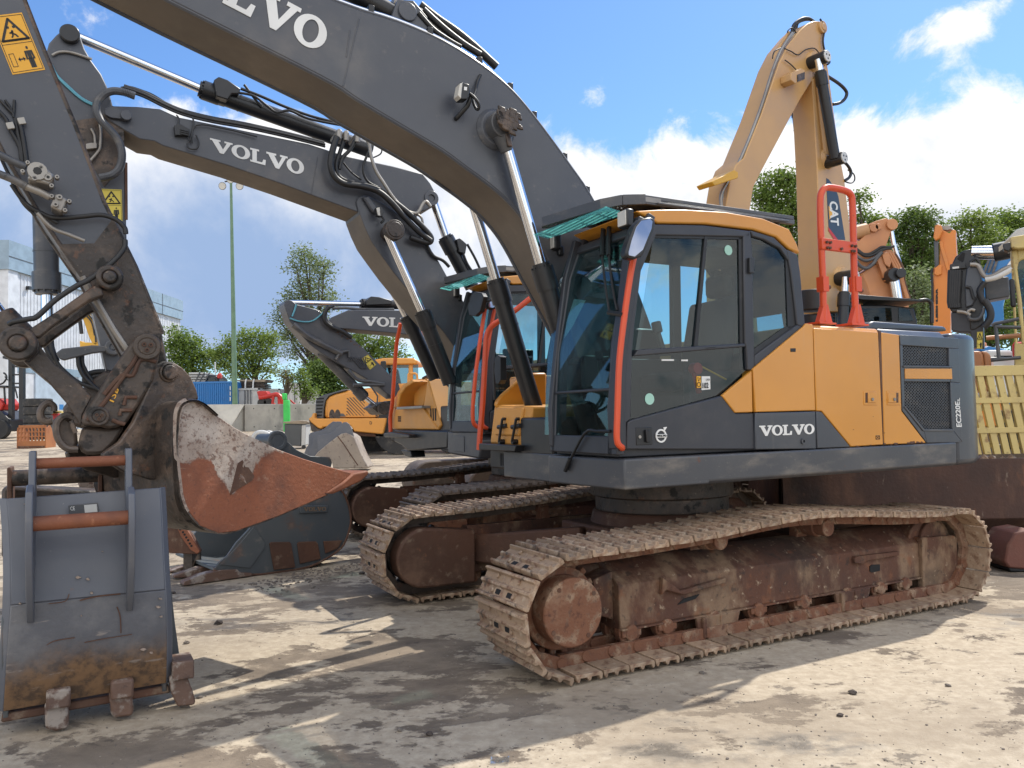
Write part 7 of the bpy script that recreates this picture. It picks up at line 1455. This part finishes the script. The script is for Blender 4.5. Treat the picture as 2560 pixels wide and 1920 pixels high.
hc = MB(); hc.prism(cz([(560,760),(575,738),(640,726),(820,726),(850,745),(840,765),(600,768)],-.3), 'y', -2.2, -.2); hc.prism(cz([(600,765),(645,765),(640,900),(590,920)],-.3), 'y', -.45, -.3); hc.prism(cz([(790,760),(815,760),(815,900),(785,900)],-.3), 'y', -.5, -.3); hc.prism(cz([(560,895),(900,870),(900,960),(560,960)],-.3), 'y', -2, -.3); hc.build('cab', M_HAUL, ha, .05)
MB().prism(cz([(640,766),(792,766),(786,898),(638,905)],-.42), 'y', -.44, -.42).prism(cz([(815,764),(850,764),(850,880),(815,890)],-.42), 'y', -.44, -.42).build('window', M_GLASSD, ha, 0); MB().prism(cz([(655,780),(720,790),(740,890),(690,900)],-1), 'y', -1.4, -1).build('seat', M_PLA, ha, .08); MB().prism(cz([(618,745),(650,742),(655,800),(640,822),(615,810)],.1), 'y', .05, .12).build('mirror', M_BLK, ha, .03)
rl = MB(); rl.tube([(a,0,b) for a, b in cz([(790,900),(790,825),(810,820),(840,825),(845,870)],0)], .04, smooth=3); rl.build('cab_rail', M_HAUL, ha, 0)
wh = MB()
for (x, y), b in (((1230,1180),-2.0), ((1640,1180),.1), ((2600,1180),.1)):
    q = z([(x,y)],b)[0]; wh.cyl((q[0],b-.5,.85),(q[0],b,.85),.85,n=36); wh.cyl((q[0],b-.02,.85),(q[0],b+.03,.85),.42,n=24)
wh.build('wheel', M_TYRE, ha, .08)
hb = MB().prism(z([(1700,200),(2600,100),(3300,100),(3300,900),(1900,900)]), 'y', -2.4, .1).build('dump_body', M_HAUL, ha, .08)
# small buckets in front of it
FSB = far(835, 22.); 
for i, (dx, b) in enumerate(((0,-.55),(72,-.25))):
    o = fthing(FSB, 'excavator_bucket', ['dark blue-grey bucket blade, leftmost of the three nested by the dump truck','dark blue-grey bucket blade in the middle of the three nested by the dump truck'][i], 'bucket', 'small buckets nested by the dump truck')
    q = [(p[0], max(p[1],.0)) for p in tr(FSB, 'j', [(0+dx,1345),(40+dx,1240),(80+dx,1180),(82+dx,1020),(110+dx,985),(150+dx,970),(280+dx,945),(360+dx,900),(430+dx,835),(500+dx,785),(570+dx,790),(600+dx,860),(560+dx,1000),(480+dx,1200),(400+dx,1420),(100+dx,1400)], b)]
    MB().prism(q, 'y', b-.04, b).build('ear_plate', M_BUCKB, o, .006); MB().prism([(q[0][0],0),(q[-1][0],0),(q[-1][0]-.2,.0),(q[12][0],q[12][1])], 'y', b-.2, b-.06).build('shell', M_BUCKD, o, .01)
o = fthing(FSB, 'excavator_bucket', 'pale scraped bucket, rightmost of the three nested by the dump truck', 'bucket', 'small buckets nested by the dump truck')
MB().prism(tr(FSB, 'j', [(235,1300),(225,1080),(235,1030),(440,995),(540,930),(620,850),(680,800),(730,795),(780,830),(830,930),(865,1060),(700,1150)], -.05), 'y', -.1, -.05).build('ear_plate', M_BUCKB, o, .006)
M_PALEM = surf('mud_scraped_steel', (.30,.25,.2), (.22,.18,.15), [((.09,.06,.045),10,.56,.66,.7),((.13,.07,.05),2,.6,.7,.6)], .75, bump=.4, bscale=20)
q = [(p[0], max(p[1],.0)) for p in tr(FSB, 'j', [(170,1400),(240,1310),(420,1160),(580,1040),(640,1000),(720,980),(800,1010),(870,1060),(930,1220),(1010,1400),(1110,1580),(1080,1600),(500,1600),(480,1460)], 0)]
MB().prism(q, 'y', -.9, 0).build('shell', M_PALEM, o, .03); MB().tube([(p[0],.01,p[1]) for p in tr(FSB, 'j', [(580,1040),(690,1180),(800,1350),(930,1540)], 0)], .012).build('weld_seam', M_RUST, o, 0)
# ---------------------------------------------------------------- trees
def tree(name, label, x, Y, blobs, k, mat, trunk=None, dens=1., leaf=.2, seed=1, group='trees around the yard', base=None, limbs=7):
    r = random.Random(seed); nr = np.random.default_rng(seed); fr = far(x, Y); t = fthing(fr, name, label, 'tree', group)
    B = []
    for bx, by, br, *e in blobs:
        c = fr.onL(*Z(k, [(bx, by)])[0], 0); rr = br*ZZ[k][2]*Y/FPX; B.append((c[0], r.uniform(-.5, .5)*rr*1.3, c[1], rr, (e[0] if e else 1.)))
    tx = fr.onL(*Z(k, [trunk])[0], 0)[0] if trunk else sum(b[0] for b in B)/len(B)
    top = max(b[2] for b in B); low = min(b[2]-b[3] for b in B); wd = MB(); th = top*.009+.05
    crown_c = (sum(b[0]*b[3] for b in B)/sum(b[3] for b in B), 0, low+(top-low)*.75)
    wd.tube([(tx,0,-.2), (tx+r.uniform(-.1,.1),0,max(low,.5)*.7), (tx*.5+crown_c[0]*.5, r.uniform(-.2,.2), low+(top-low)*.45), crown_c], lambda u: th*2*(1-.85*u), smooth=4)
    for b in B:
        s0 = (tx*.6+crown_c[0]*.4, 0, max(low*.8, b[2]*.55)); wd.tube([s0, ((s0[0]+b[0])/2+r.uniform(-.3,.3), b[1]*.5, (s0[2]+b[2])/2+.2), (b[0], b[1], b[2])], lambda u: th*.75*(1-.8*u)+.015, n=6, smooth=3)
        for q_ in range(2): a = r.uniform(0,6.28); wd.tube([(b[0],b[1],b[2]-.2*b[3]), (b[0]+b[3]*.75*math.cos(a), b[1]+b[3]*.5*math.sin(a), b[2]+b[3]*r.uniform(-.2,.6))], lambda u: th*.22*(1-.8*u)+.01, n=5)
    wd.build('trunk', M_BARK, t, 0, smooth=60)
    V = []
    for b in B:
        n = int(95*dens*b[4]*(b[3]/.9)**2/(leaf/.2)**1.2)+8
        for _ in range(n):
            d_ = nr.normal(size=3); d_ /= np.linalg.norm(d_); rad_ = b[3]*(nr.random()**.42)*(1+.22*mnoise.noise(Vector(d_*2.1+np.array([b[0],b[2],seed]))))
            c = np.array([b[0], b[1], b[2]])+d_*rad_*np.array([1.05,1.,.92]); cs = nr.uniform(.6, 1.4)*leaf*1.5
            m_ = nr.integers(7, 15)
            P = c+nr.normal(size=(m_,3))*cs*np.array([1,1,.6]); A = nr.normal(size=(m_,3)); A[:,2] *= .5; A /= np.linalg.norm(A,axis=1)[:,None]; N_ = nr.normal(size=(m_,3)); N_[:,2] += .9; Bv = np.cross(N_, A); Bv /= np.linalg.norm(Bv,axis=1)[:,None]
            L_ = leaf*nr.uniform(.6,1.25,size=(m_,1)); W_l = L_*.55
            V.append(np.stack([P-A*L_*.5, P+Bv*W_l*.5, P+A*L_*.5, P-Bv*W_l*.5], 1))
    V = np.concatenate(V).reshape(-1, 3); n = len(V)//4
    me = bpy.data.meshes.new('crown'); me.vertices.add(len(V)); me.vertices.foreach_set('co', V.ravel()); me.loops.add(4*n); me.loops.foreach_set('vertex_index', np.arange(4*n, dtype=np.int32)); me.polygons.add(n); me.polygons.foreach_set('loop_start', np.arange(0, 4*n, 4, dtype=np.int32)); me.update(); me.materials.append(mat); me.validate()
    o = bpy.data.objects.new('crown', me); COL.objects.link(o); o.parent = t; return t
tree('poplar_tree', 'tall airy tree rising above the folded stick of the farthest excavator', 770, 66., [(655,545,22),(640,575,22),(668,565,26),(700,575,20),(690,600,28),(650,610,30),(625,640,22),(615,665,20),(660,640,32),(700,640,30),(715,660,20),(600,690,16),(640,690,32),(680,690,34),(620,720,22),(655,730,32),(690,740,30),(640,760,24),(680,790,34),(700,820,36),(720,790,28)], 'W', M_LEAFS, (690,850), .42, .24, 3)
tree('broad_tree', 'low dense tree right of the warehouse corner', 450, 75., [(382,725,22),(395,745,24),(415,740,20),(430,755,20),(385,770,24),(410,775,26),(440,775,20),(455,765,16),(400,800,24),(430,800,24),(378,745,18)], 'W', M_LEAF, (420,840), .62, .3, 5)
tree('locust_tree', 'spreading light green tree behind the lamp post', 640, 74., [(480,760,22),(500,745,20),(520,735,24),(545,725,26),(570,730,22),(590,735,20),(500,775,26),(530,765,28),(560,760,26),(585,765,20),(475,790,20),(510,800,24),(545,800,26),(580,800,22),(465,770,14)], 'W', M_LEAFL, (560,840), .5, .28, 6)
tree('locust_tree', 'broad green tree seen under the level boom of the farthest excavator', 930, 72., [(760,735,24),(785,730,26),(815,740,26),(845,745,22),(770,765,22),(800,765,24),(830,770,22),(860,770,18),(745,755,18)], 'W', M_LEAF, (810,800), .6, .28, 8)
tree('dense_tree', 'dark leafy tree beside the stick of the farthest excavator', 800, 64., [(690,800,26),(715,815,28),(735,800,22),(700,840,30),(730,845,26),(670,835,18)], 'W', M_LEAFD, (705,870), 1.3, .26, 9)
tree('bare_sapling', 'brownish thin young tree above the red machine', 712, 52., [(1075,830,45,.5),(1110,870,55,.5),(1090,930,50,.4),(1140,900,40,.5),(1060,880,30,.4)], 'Q', leaf_mat('leaf_brown', (.1,.08,.03), (.18,.14,.06)), (1095,1100), .5, .16, 10)
tree('young_tree', 'slender bright green sapling left of the orange dump truck', 755, 52., [(1230,850,30),(1245,890,34),(1225,930,30),(1255,960,34),(1240,1010,34),(1280,1000,30),(1270,1050,36),(1310,1060,36),(1340,1030,30)], 'Q', M_LEAF, (1250,1130), .9, .18, 11)
TG = 'row of dense trees behind the machines on the right'
tree('maple_tree', 'tall dense tree filling the gap between the two tan booms', 1955, 38., [(1655,395,26),(1690,385,26),(1710,400,30),(1645,430,28),(1680,430,36),(1720,440,34),(1660,470,34),(1700,480,38),(1740,470,30),(1690,520,44),(1730,530,44),(1640,500,26),(1735,580,40),(1700,590,40),(1720,640,50)], 'W', M_LEAF, (1700,640), 1.15, .17, 21, TG)
tree('maple_tree', 'dark tree top just right of the upright tan boom', 2150, 42., [(1850,430,20),(1865,470,26),(1850,510,34),(1885,490,24),(1900,480,18),(1840,560,40),(1875,550,40)], 'W', M_LEAF, (1860,640), 1.1, .18, 22, TG)
tree('dense_tree', 'dark green tree with rounded top left of the upright orange stick', 2290, 44., [(1950,480,24),(1975,475,26),(2000,485,26),(1935,505,26),(1965,515,34),(2000,525,34),(1990,570,40),(1955,580,40),(1980,620,44),(2005,660,40),(1960,660,40)], 'W', M_LEAFD, (1975,700), 1.2, .19, 23, TG)
tree('silver_tree', 'grey-green leafy bush low beside the orange stick', 2280, 33., [(1975,600,26),(1990,630,30),(1970,660,30),(2000,690,34),(1960,700,30)], 'W', M_LEAFS, (1980,720), 1.2, .15, 24, TG)
tree('maple_tree', 'light green loose tree right of the upright orange stick', 2440, 46., [(2065,490,24),(2090,475,24),(2115,480,24),(2070,530,34),(2105,530,34),(2135,510,28),(2080,580,40),(2120,580,40),(2145,560,30),(2100,640,44)], 'W', M_LEAFL, (2100,700), .9, .2, 25, TG)
tree('dense_tree', 'dark tree at the right edge behind the pale yellow cab', 2540, 48., [(2160,485,24),(2190,475,28),(2220,480,30),(2165,530,34),(2210,530,40),(2180,590,44),(2230,600,50),(2170,660,50),(2215,680,50),(2140,690,40)], 'W', M_LEAF, (2190,720), 1.1, .2, 26, TG)
tree('hedge_tree', 'green bushy growth seen through the platform rail at the right', 2470, 36., [(2100,660,24),(2130,690,26),(2150,730,30),(2120,750,30),(2170,700,28),(2160,660,24)], 'W', M_LEAFD, (2130,780), 1.2, .16, 27, TG)
tree('maple_tree', 'leafy tree filling the background between the copper arm and the upright orange stick', 2240, 50., [(1905,540,34),(1940,560,34),(1900,600,40),(1950,610,40),(1985,540,30),(2020,560,34),(2040,600,40),(2050,650,44),(2010,690,44),(1930,670,44)], 'W', M_LEAFD, (1960,700), 1.2, .2, 31, TG)
tree('maple_tree', 'mid green tree mass behind the blue arm at the right', 2440, 52., [(2060,560,34),(2100,560,36),(2140,580,36),(2180,560,36),(2080,620,44),(2130,640,44),(2180,640,44),(2110,690,44)], 'W', M_LEAF, (2110,720), 1.2, .2, 32, TG)
# ================================================================ ground
def ground_mat():
    N = NT('dried_mud_concrete'); ang = -.3
    st = (1,1.5,1,ang)
    big = N.noise(.22, 5, .6); mid = N.noise(.95, 10, .70, stretch=st, dist=.5); mid2 = N.noise(3.2, 9, .68, stretch=st, dist=.3); fine = N.noise(14, 8, .7); gr = N.noise(75, 4, .7)
    f = N.math('MULTIPLY_ADD', big, .55, N.math('MULTIPLY', mid, .75)); f = N.math('MULTIPLY_ADD', mid2, .32, f); f = N.math('MULTIPLY_ADD', fine, .12, f)
    pale = N.mix(N.ramp(fine, .35, .7), (.36,.295,.215), (.48,.405,.305)); damp = N.mix(N.ramp(mid2, .38, .62), (.15,.118,.088), (.235,.187,.138))
    c = N.mix(N.ramp(f, .825, .862), damp, pale)
    c = N.mix(N.math('MULTIPLY', N.ramp(N.noise(.55, 7, .65, stretch=st, dist=.4), .47, .60), .55), c, (.27,.215,.155))
    c = N.mix(N.math('MULTIPLY', N.ramp(N.noise(2.4, 9, .7, stretch=(1,1.3,1,ang)), .60, .645), .65), c, (.085,.068,.055))
    sp = N.ramp(N.noise(42, 3, .5), .70, .75); c = N.mix(N.math('MULTIPLY', sp, .6), c, (.075,.055,.042))
    sp2 = N.ramp(N.noise(30, 3, .5, stretch=(1,1,1,1.)), .69, .73); c = N.mix(N.math('MULTIPLY', sp2, .5), c, (.5,.44,.36))
    wet = N.math('MULTIPLY', N.ramp(N.noise(.45, 6, .6, stretch=(1,2,1,ang)), .58, .66), N.ramp(mid2, .42, .58))
    c = N.mix(N.math('MULTIPLY', wet, .7), c, (.04,.037,.035))
    r = N.math('MULTIPLY_ADD', wet, -.5, .9)
    h = N.math('MULTIPLY_ADD', fine, .5, N.math('MULTIPLY', gr, .22)); h = N.math('MULTIPLY_ADD', N.ramp(f, .77, .87), .45, h); h = N.math('MULTIPLY_ADD', mid2, .5, h)
    b = N.n('Bump', {'Strength': .6, 'Distance': .02, 'Height': h}).outputs[0]
    p = N.n('BsdfPrincipled', {'Base Color': c, 'Roughness': r, 'Normal': b, 'Specular IOR Level': .35}); N.link(p.outputs[0], N.out.inputs[0]); return N.mat
ys = [-60,-20,0,10,18,24,30,36,42,48,54,58,62,80,140,900]; xs_ = [-900,-200,-80,-40,-20,0,20,40,80,200,900]
g = MB().grid([[(x, y, gz(y)) for x in xs_] for y in ys])
tag(g.build('ground', ground_mat(), None, 0, smooth=0), kind='structure')
# loose stones, clods and litter on the ground near the camera
rr = random.Random(11)
def stone_mesh(nm, sd, mat):
    r = random.Random(sd); bm = bmesh.new(); bmesh.ops.create_icosphere(bm, subdivisions=2, radius=1)
    for v in bm.verts: v.co *= 1+.45*mnoise.noise(v.co*1.3+Vector((sd*7., 0, 0))); v.co.z *= .6
    me = bpy.data.meshes.new(nm); bm.to_mesh(me); bm.free(); me.materials.append(mat); return me
M_STONE = surf('stone', (.17,.14,.115), (.1,.085,.07), [((.36,.32,.27),3,.5,.7,.5)], .85, .1, bump=.4)
M_CLOD = surf('dark_clod', (.075,.058,.047), (.05,.04,.035), (), .9, .05, bump=.5)
gm = [stone_mesh('gravel', i, M_STONE if i % 2 else M_CLOD) for i in range(4)]
grit = bmesh.new()
for k in range(1500):
    x = rr.uniform(0, 2560); y = 1240+ (1920-1240)*rr.random()**.8
    p = gnd(x, y); s_ = rr.uniform(.0022, .006)*(1.7 if rr.random() < .06 else 1)
    bmesh.ops.create_icosphere(grit, subdivisions=1, radius=s_, matrix=Matrix.Translation((p[0], p[1], s_*.25)) @ Matrix.Rotation(rr.uniform(0,6), 4, 'Z') @ Matrix.Diagonal((rr.uniform(.7,1.5), rr.uniform(.6,1), .55, 1)))
for k in range(420):
    u = rr.random(); x = 640+u*270+rr.gauss(0,14); y = 1455-u*52+abs(rr.gauss(0,16)); 
    if k > 280: x = rr.gauss(2080, 120); y = rr.gauss(1530,16)+(2080-x)*.13
    p = gnd(x, y); s_ = rr.uniform(.004, .02)
    bmesh.ops.create_icosphere(grit, subdivisions=1, radius=s_, matrix=Matrix.Translation((p[0], p[1], s_*.25)) @ Matrix.Rotation(rr.uniform(0,6), 4, 'Z') @ Matrix.Diagonal((rr.uniform(.7,1.6), rr.uniform(.6,1), .55, 1)))
me = bpy.data.meshes.new('grit'); grit.to_mesh(me); grit.free(); me.materials.append(M_STONE); o = bpy.data.objects.new('grit', me); COL.objects.link(o); tag(o, 'fine grit and crumbs of dried mud scattered over the yard', 'grit', kind='stuff')
clods = [(546,1560,.034,'biggest brown clod of mud alone on pale ground left of the tracks'),(467,1609,.02,'small dark clod in front of the blue bucket, left of the largest clod'),(433,1484,.022,'dark clod beside the edge of the blue bucket'),(1000,1828,.018,'left one of two dark stones near the bottom edge'),(1075,1838,.02,'right one of two dark stones near the bottom edge'),(1755,1684,.016,'round stone in the shadow edge in front of the near track'),(2132,1734,.022,'dark stone on the sunlit ground at the lower right'),(2370,1716,.016,'small stone on sunlit ground towards the right edge'),(2100,1790,.016,'flat dark chip on sunlit ground at lower right'),(500,1745,.014,'tiny clod in shade close to the bucket teeth'),(905,1435,.03,'dark clod behind the boom shadow beside the dark bucket'),(860,1428,.026,'crumbly clod by the toe of the dark bucket'),(2080,1520,.02,'brown clod lying just beside the near track shoes')]
for i, (x, y, r, lb) in enumerate(clods):
    o = bpy.data.objects.new('stone', gm[i % 4]); COL.objects.link(o); p = gnd(x, y); o.location = (p[0], p[1], r*.35); o.scale = (r*rr.uniform(.8,1.3), r*rr.uniform(.8,1.3), r); o.rotation_euler = (0,0,rr.uniform(0,6)); tag(o, lb, 'stone', 'loose stones and clods')
p = gnd(1250, 1905); lt = MB()
rws = [[(p[0]+(i-3)*.014, p[1]+(k-2)*.016, .006+.016*abs(mnoise.noise(Vector((i*.9,k*.8,3))))) for i in range(7)] for k in range(5)]
lt.slab(rws, .001); tag(lt.build('plastic_wrapper', glass('clear_plastic_film', (.8,.82,.85), 2., .5, (.6,.62,.66)), None, 0, smooth=60), 'crumpled clear plastic wrapper lying on the ground at the bottom edge', 'litter')
# ================================================================ sky, sun, camera
SUN_F, SUN_L = .74, .29            # ground shift of a shadow per metre of height, along the near excavator's axes
sh = SUN_F*MF.F + SUN_L*MF.L; ts = Vector((-sh[0], -sh[1], 1.)).normalized()
el = math.asin(ts.z); az = math.atan2(ts.x, ts.y)
sd = bpy.data.lights.new('sun', 'SUN'); sd.energy = 4.2; sd.angle = rad(.53); sd.color = (1,.95,.86)
so = bpy.data.objects.new('sun', sd); COL.objects.link(so); so.rotation_euler = (-ts).to_track_quat('-Z', 'Y').to_euler()
W = bpy.data.worlds.new('World'); sc.world = W; W.use_nodes = True; nt = W.node_tree; nt.nodes.clear()
def wn(t, ins=None, **at):
    q = nt.nodes.new('ShaderNode'+t)
    for k, v in at.items(): setattr(q, k, v)
    for k, v in (ins or {}).items():
        if hasattr(v, 'is_output'): nt.links.new(v, q.inputs[k])
        else: q.inputs[k].default_value = v
    return q
wm = lambda op, a, b=0., c=0.: wn('Math', {0: a, 1: b, 2: c}, operation=op).outputs[0]
sky = wn('TexSky', sky_type='NISHITA', sun_disc=False, sun_elevation=el, sun_rotation=az, air_density=1., dust_density=.35, ozone_density=2.2, altitude=0).outputs[0]
d = wn('TexCoord').outputs['Generated']
sx = wn('SeparateXYZ', {0: d}); z = wm('MAXIMUM', sx.outputs[2], .02)
# flat cloud layer seen from below: direction projected on a plane overhead
cu = wm('DIVIDE', sx.outputs[0], wm('ADD', z, .12)); cv = wm('DIVIDE', sx.outputs[1], wm('ADD', z, .12))
pv = wn('CombineXYZ', {0: cu, 1: cv, 2: 0.}).outputs[0]
def wnoise(vec, s, det=8, r=.6, off=(0,0,0), dist=0.):
    m = wn('Mapping', {'Vector': vec, 'Location': off}).outputs[0]; return wn('TexNoise', {'Vector': m, 'Scale': s, 'Detail': det, 'Roughness': r, 'Distortion': dist}).outputs['Fac']
ss = lambda f, a, b: wn('MapRange', {0: f, 1: a, 2: b, 3: 0., 4: 1.}, interpolation_type='SMOOTHSTEP').outputs[0]
def blob(px, py, rx, ry, amt):           # a cloud bank standing in a given direction of the sky
    v = ray(px, py); v = v/np.linalg.norm(v); a0 = math.atan2(v[0], v[1]); e0 = math.asin(v[2])
    azn = wm('ARCTAN2', sx.outputs[0], sx.outputs[1]); eln = wm('ARCSINE', sx.outputs[2])
    dx = wm('DIVIDE', wm('SUBTRACT', azn, a0), rx); dy = wm('DIVIDE', wm('SUBTRACT', eln, e0), ry)
    r2 = wm('ADD', wm('MULTIPLY', dx, dx), wm('MULTIPLY', dy, dy))
    return wm('MULTIPLY', wm('EXPONENT', wm('MULTIPLY', r2, -1.)), amt)
CL = [(1720,400,.20,.075,.30),(2480,420,.16,.10,.36),(2100,460,.25,.05,.24),(1250,560,.22,.07,.20),(2230,105,.07,.028,.26),(2400,85,.04,.022,.22),(2490,5,.07,.02,.2),(400,420,.22,.07,.18),(230,60,.06,.03,.06),(620,300,.13,.04,.16),(1000,420,.16,.08,.2),(2150,0,.04,.02,.2),(300,640,.5,.12,.42),(950,720,.35,.12,.36),(1500,235,.03,.025,.2),(900,20,.05,.02,.18),(2330,620,.3,.05,.25)]
m = None
for c in CL: b = blob(*c); m = b if m is None else wm('ADD', m, b)
up = ss(sx.outputs[2], .45, .75); m = wm('ADD', m, wm('MULTIPLY', up, .05))
back = ss(wm('MULTIPLY', sx.outputs[1], -1.), -.1, .4); m = wm('ADD', m, wm('MULTIPLY', back, .34))  # extra cloud cover behind the camera, added unseen as fill light
n1 = wnoise(d, 7., 13, .66, (3.1,1.7,.4), .35); n2 = wnoise(d, 2.2, 6, .55, (.3,5.2,2.))
cov = wm('ADD', wm('MULTIPLY_ADD', n1, .95, wm('MULTIPLY', n2, .25)), m)
dens = ss(cov, .81, .97)
# shading inside the cloud: bright tops, blue-grey thick bases
n3 = wnoise(d, 4., 8, .6, (9.,2.,4.), .3)
n4 = wnoise(d, 13., 7, .6, (1.,7.,2.), .2)
thick = ss(wm('ADD', wm('ADD', wm('MULTIPLY', n3, .75), wm('MULTIPLY', n4, .22)), wm('MULTIPLY', blob(420,680,.55,.15,1.), .42)), .50, .88)
low2 = wm('MULTIPLY', blob(2350,590,.3,.04,1.), .45); thick = wm('MAXIMUM', thick, low2)
ccol = wn('MixRGB', {0: thick, 1: (8.2,8.1,8.,1), 2: (2.5,3.5,5.4,1)}).outputs[0]
bk = wm('MULTIPLY_ADD', ss(wm('MULTIPLY', sx.outputs[1], -1.), -.35, .5), .65, 1.)  # brightens the clouds behind the camera for the added fill
ccol = wn('MixRGB', {0: 1., 1: ccol, 2: wn('CombineXYZ', {0: bk, 1: bk, 2: bk}).outputs[0]}, blend_type='MULTIPLY').outputs[0]
skyb = wn('MixRGB', {0: 1., 1: sky, 2: (.80,1.05,1.32,1)}, blend_type='MULTIPLY').outputs[0]
mixc = wn('MixRGB', {0: dens, 1: skyb, 2: ccol}).outputs[0]
bg = wn('Background', {'Color': mixc, 'Strength': .115}); out = wn('OutputWorld'); nt.links.new(bg.outputs[0], out.inputs[0])
W.cycles.sampling_method = 'MANUAL'; W.cycles.sample_map_resolution = 512
cd_ = bpy.data.cameras.new('camera'); co = bpy.data.objects.new('camera', cd_); COL.objects.link(co); sc.camera = co
cd_.sensor_width = 36; cd_.lens = FPX/2560*36; cd_.clip_start = .05; cd_.clip_end = 3000
Mc = Matrix((tuple(RT)+(CP[0],), tuple(UP)+(CP[1],), tuple(-FW)+(CP[2],), (0,0,0,1)))
Rm = Matrix((RT, UP, -FW)).transposed().to_4x4(); Rm.translation = Vector(CP); co.matrix_world = Rm
sc.view_settings.view_transform = 'Standard'; sc.view_settings.look = 'None'; sc.view_settings.exposure = 0.3; sc.view_settings.gamma = 1
sc.view_settings.use_curve_mapping = False
sc.cycles.max_bounces = 10; sc.cycles.transparent_max_bounces = 24; sc.cycles.use_denoising = True
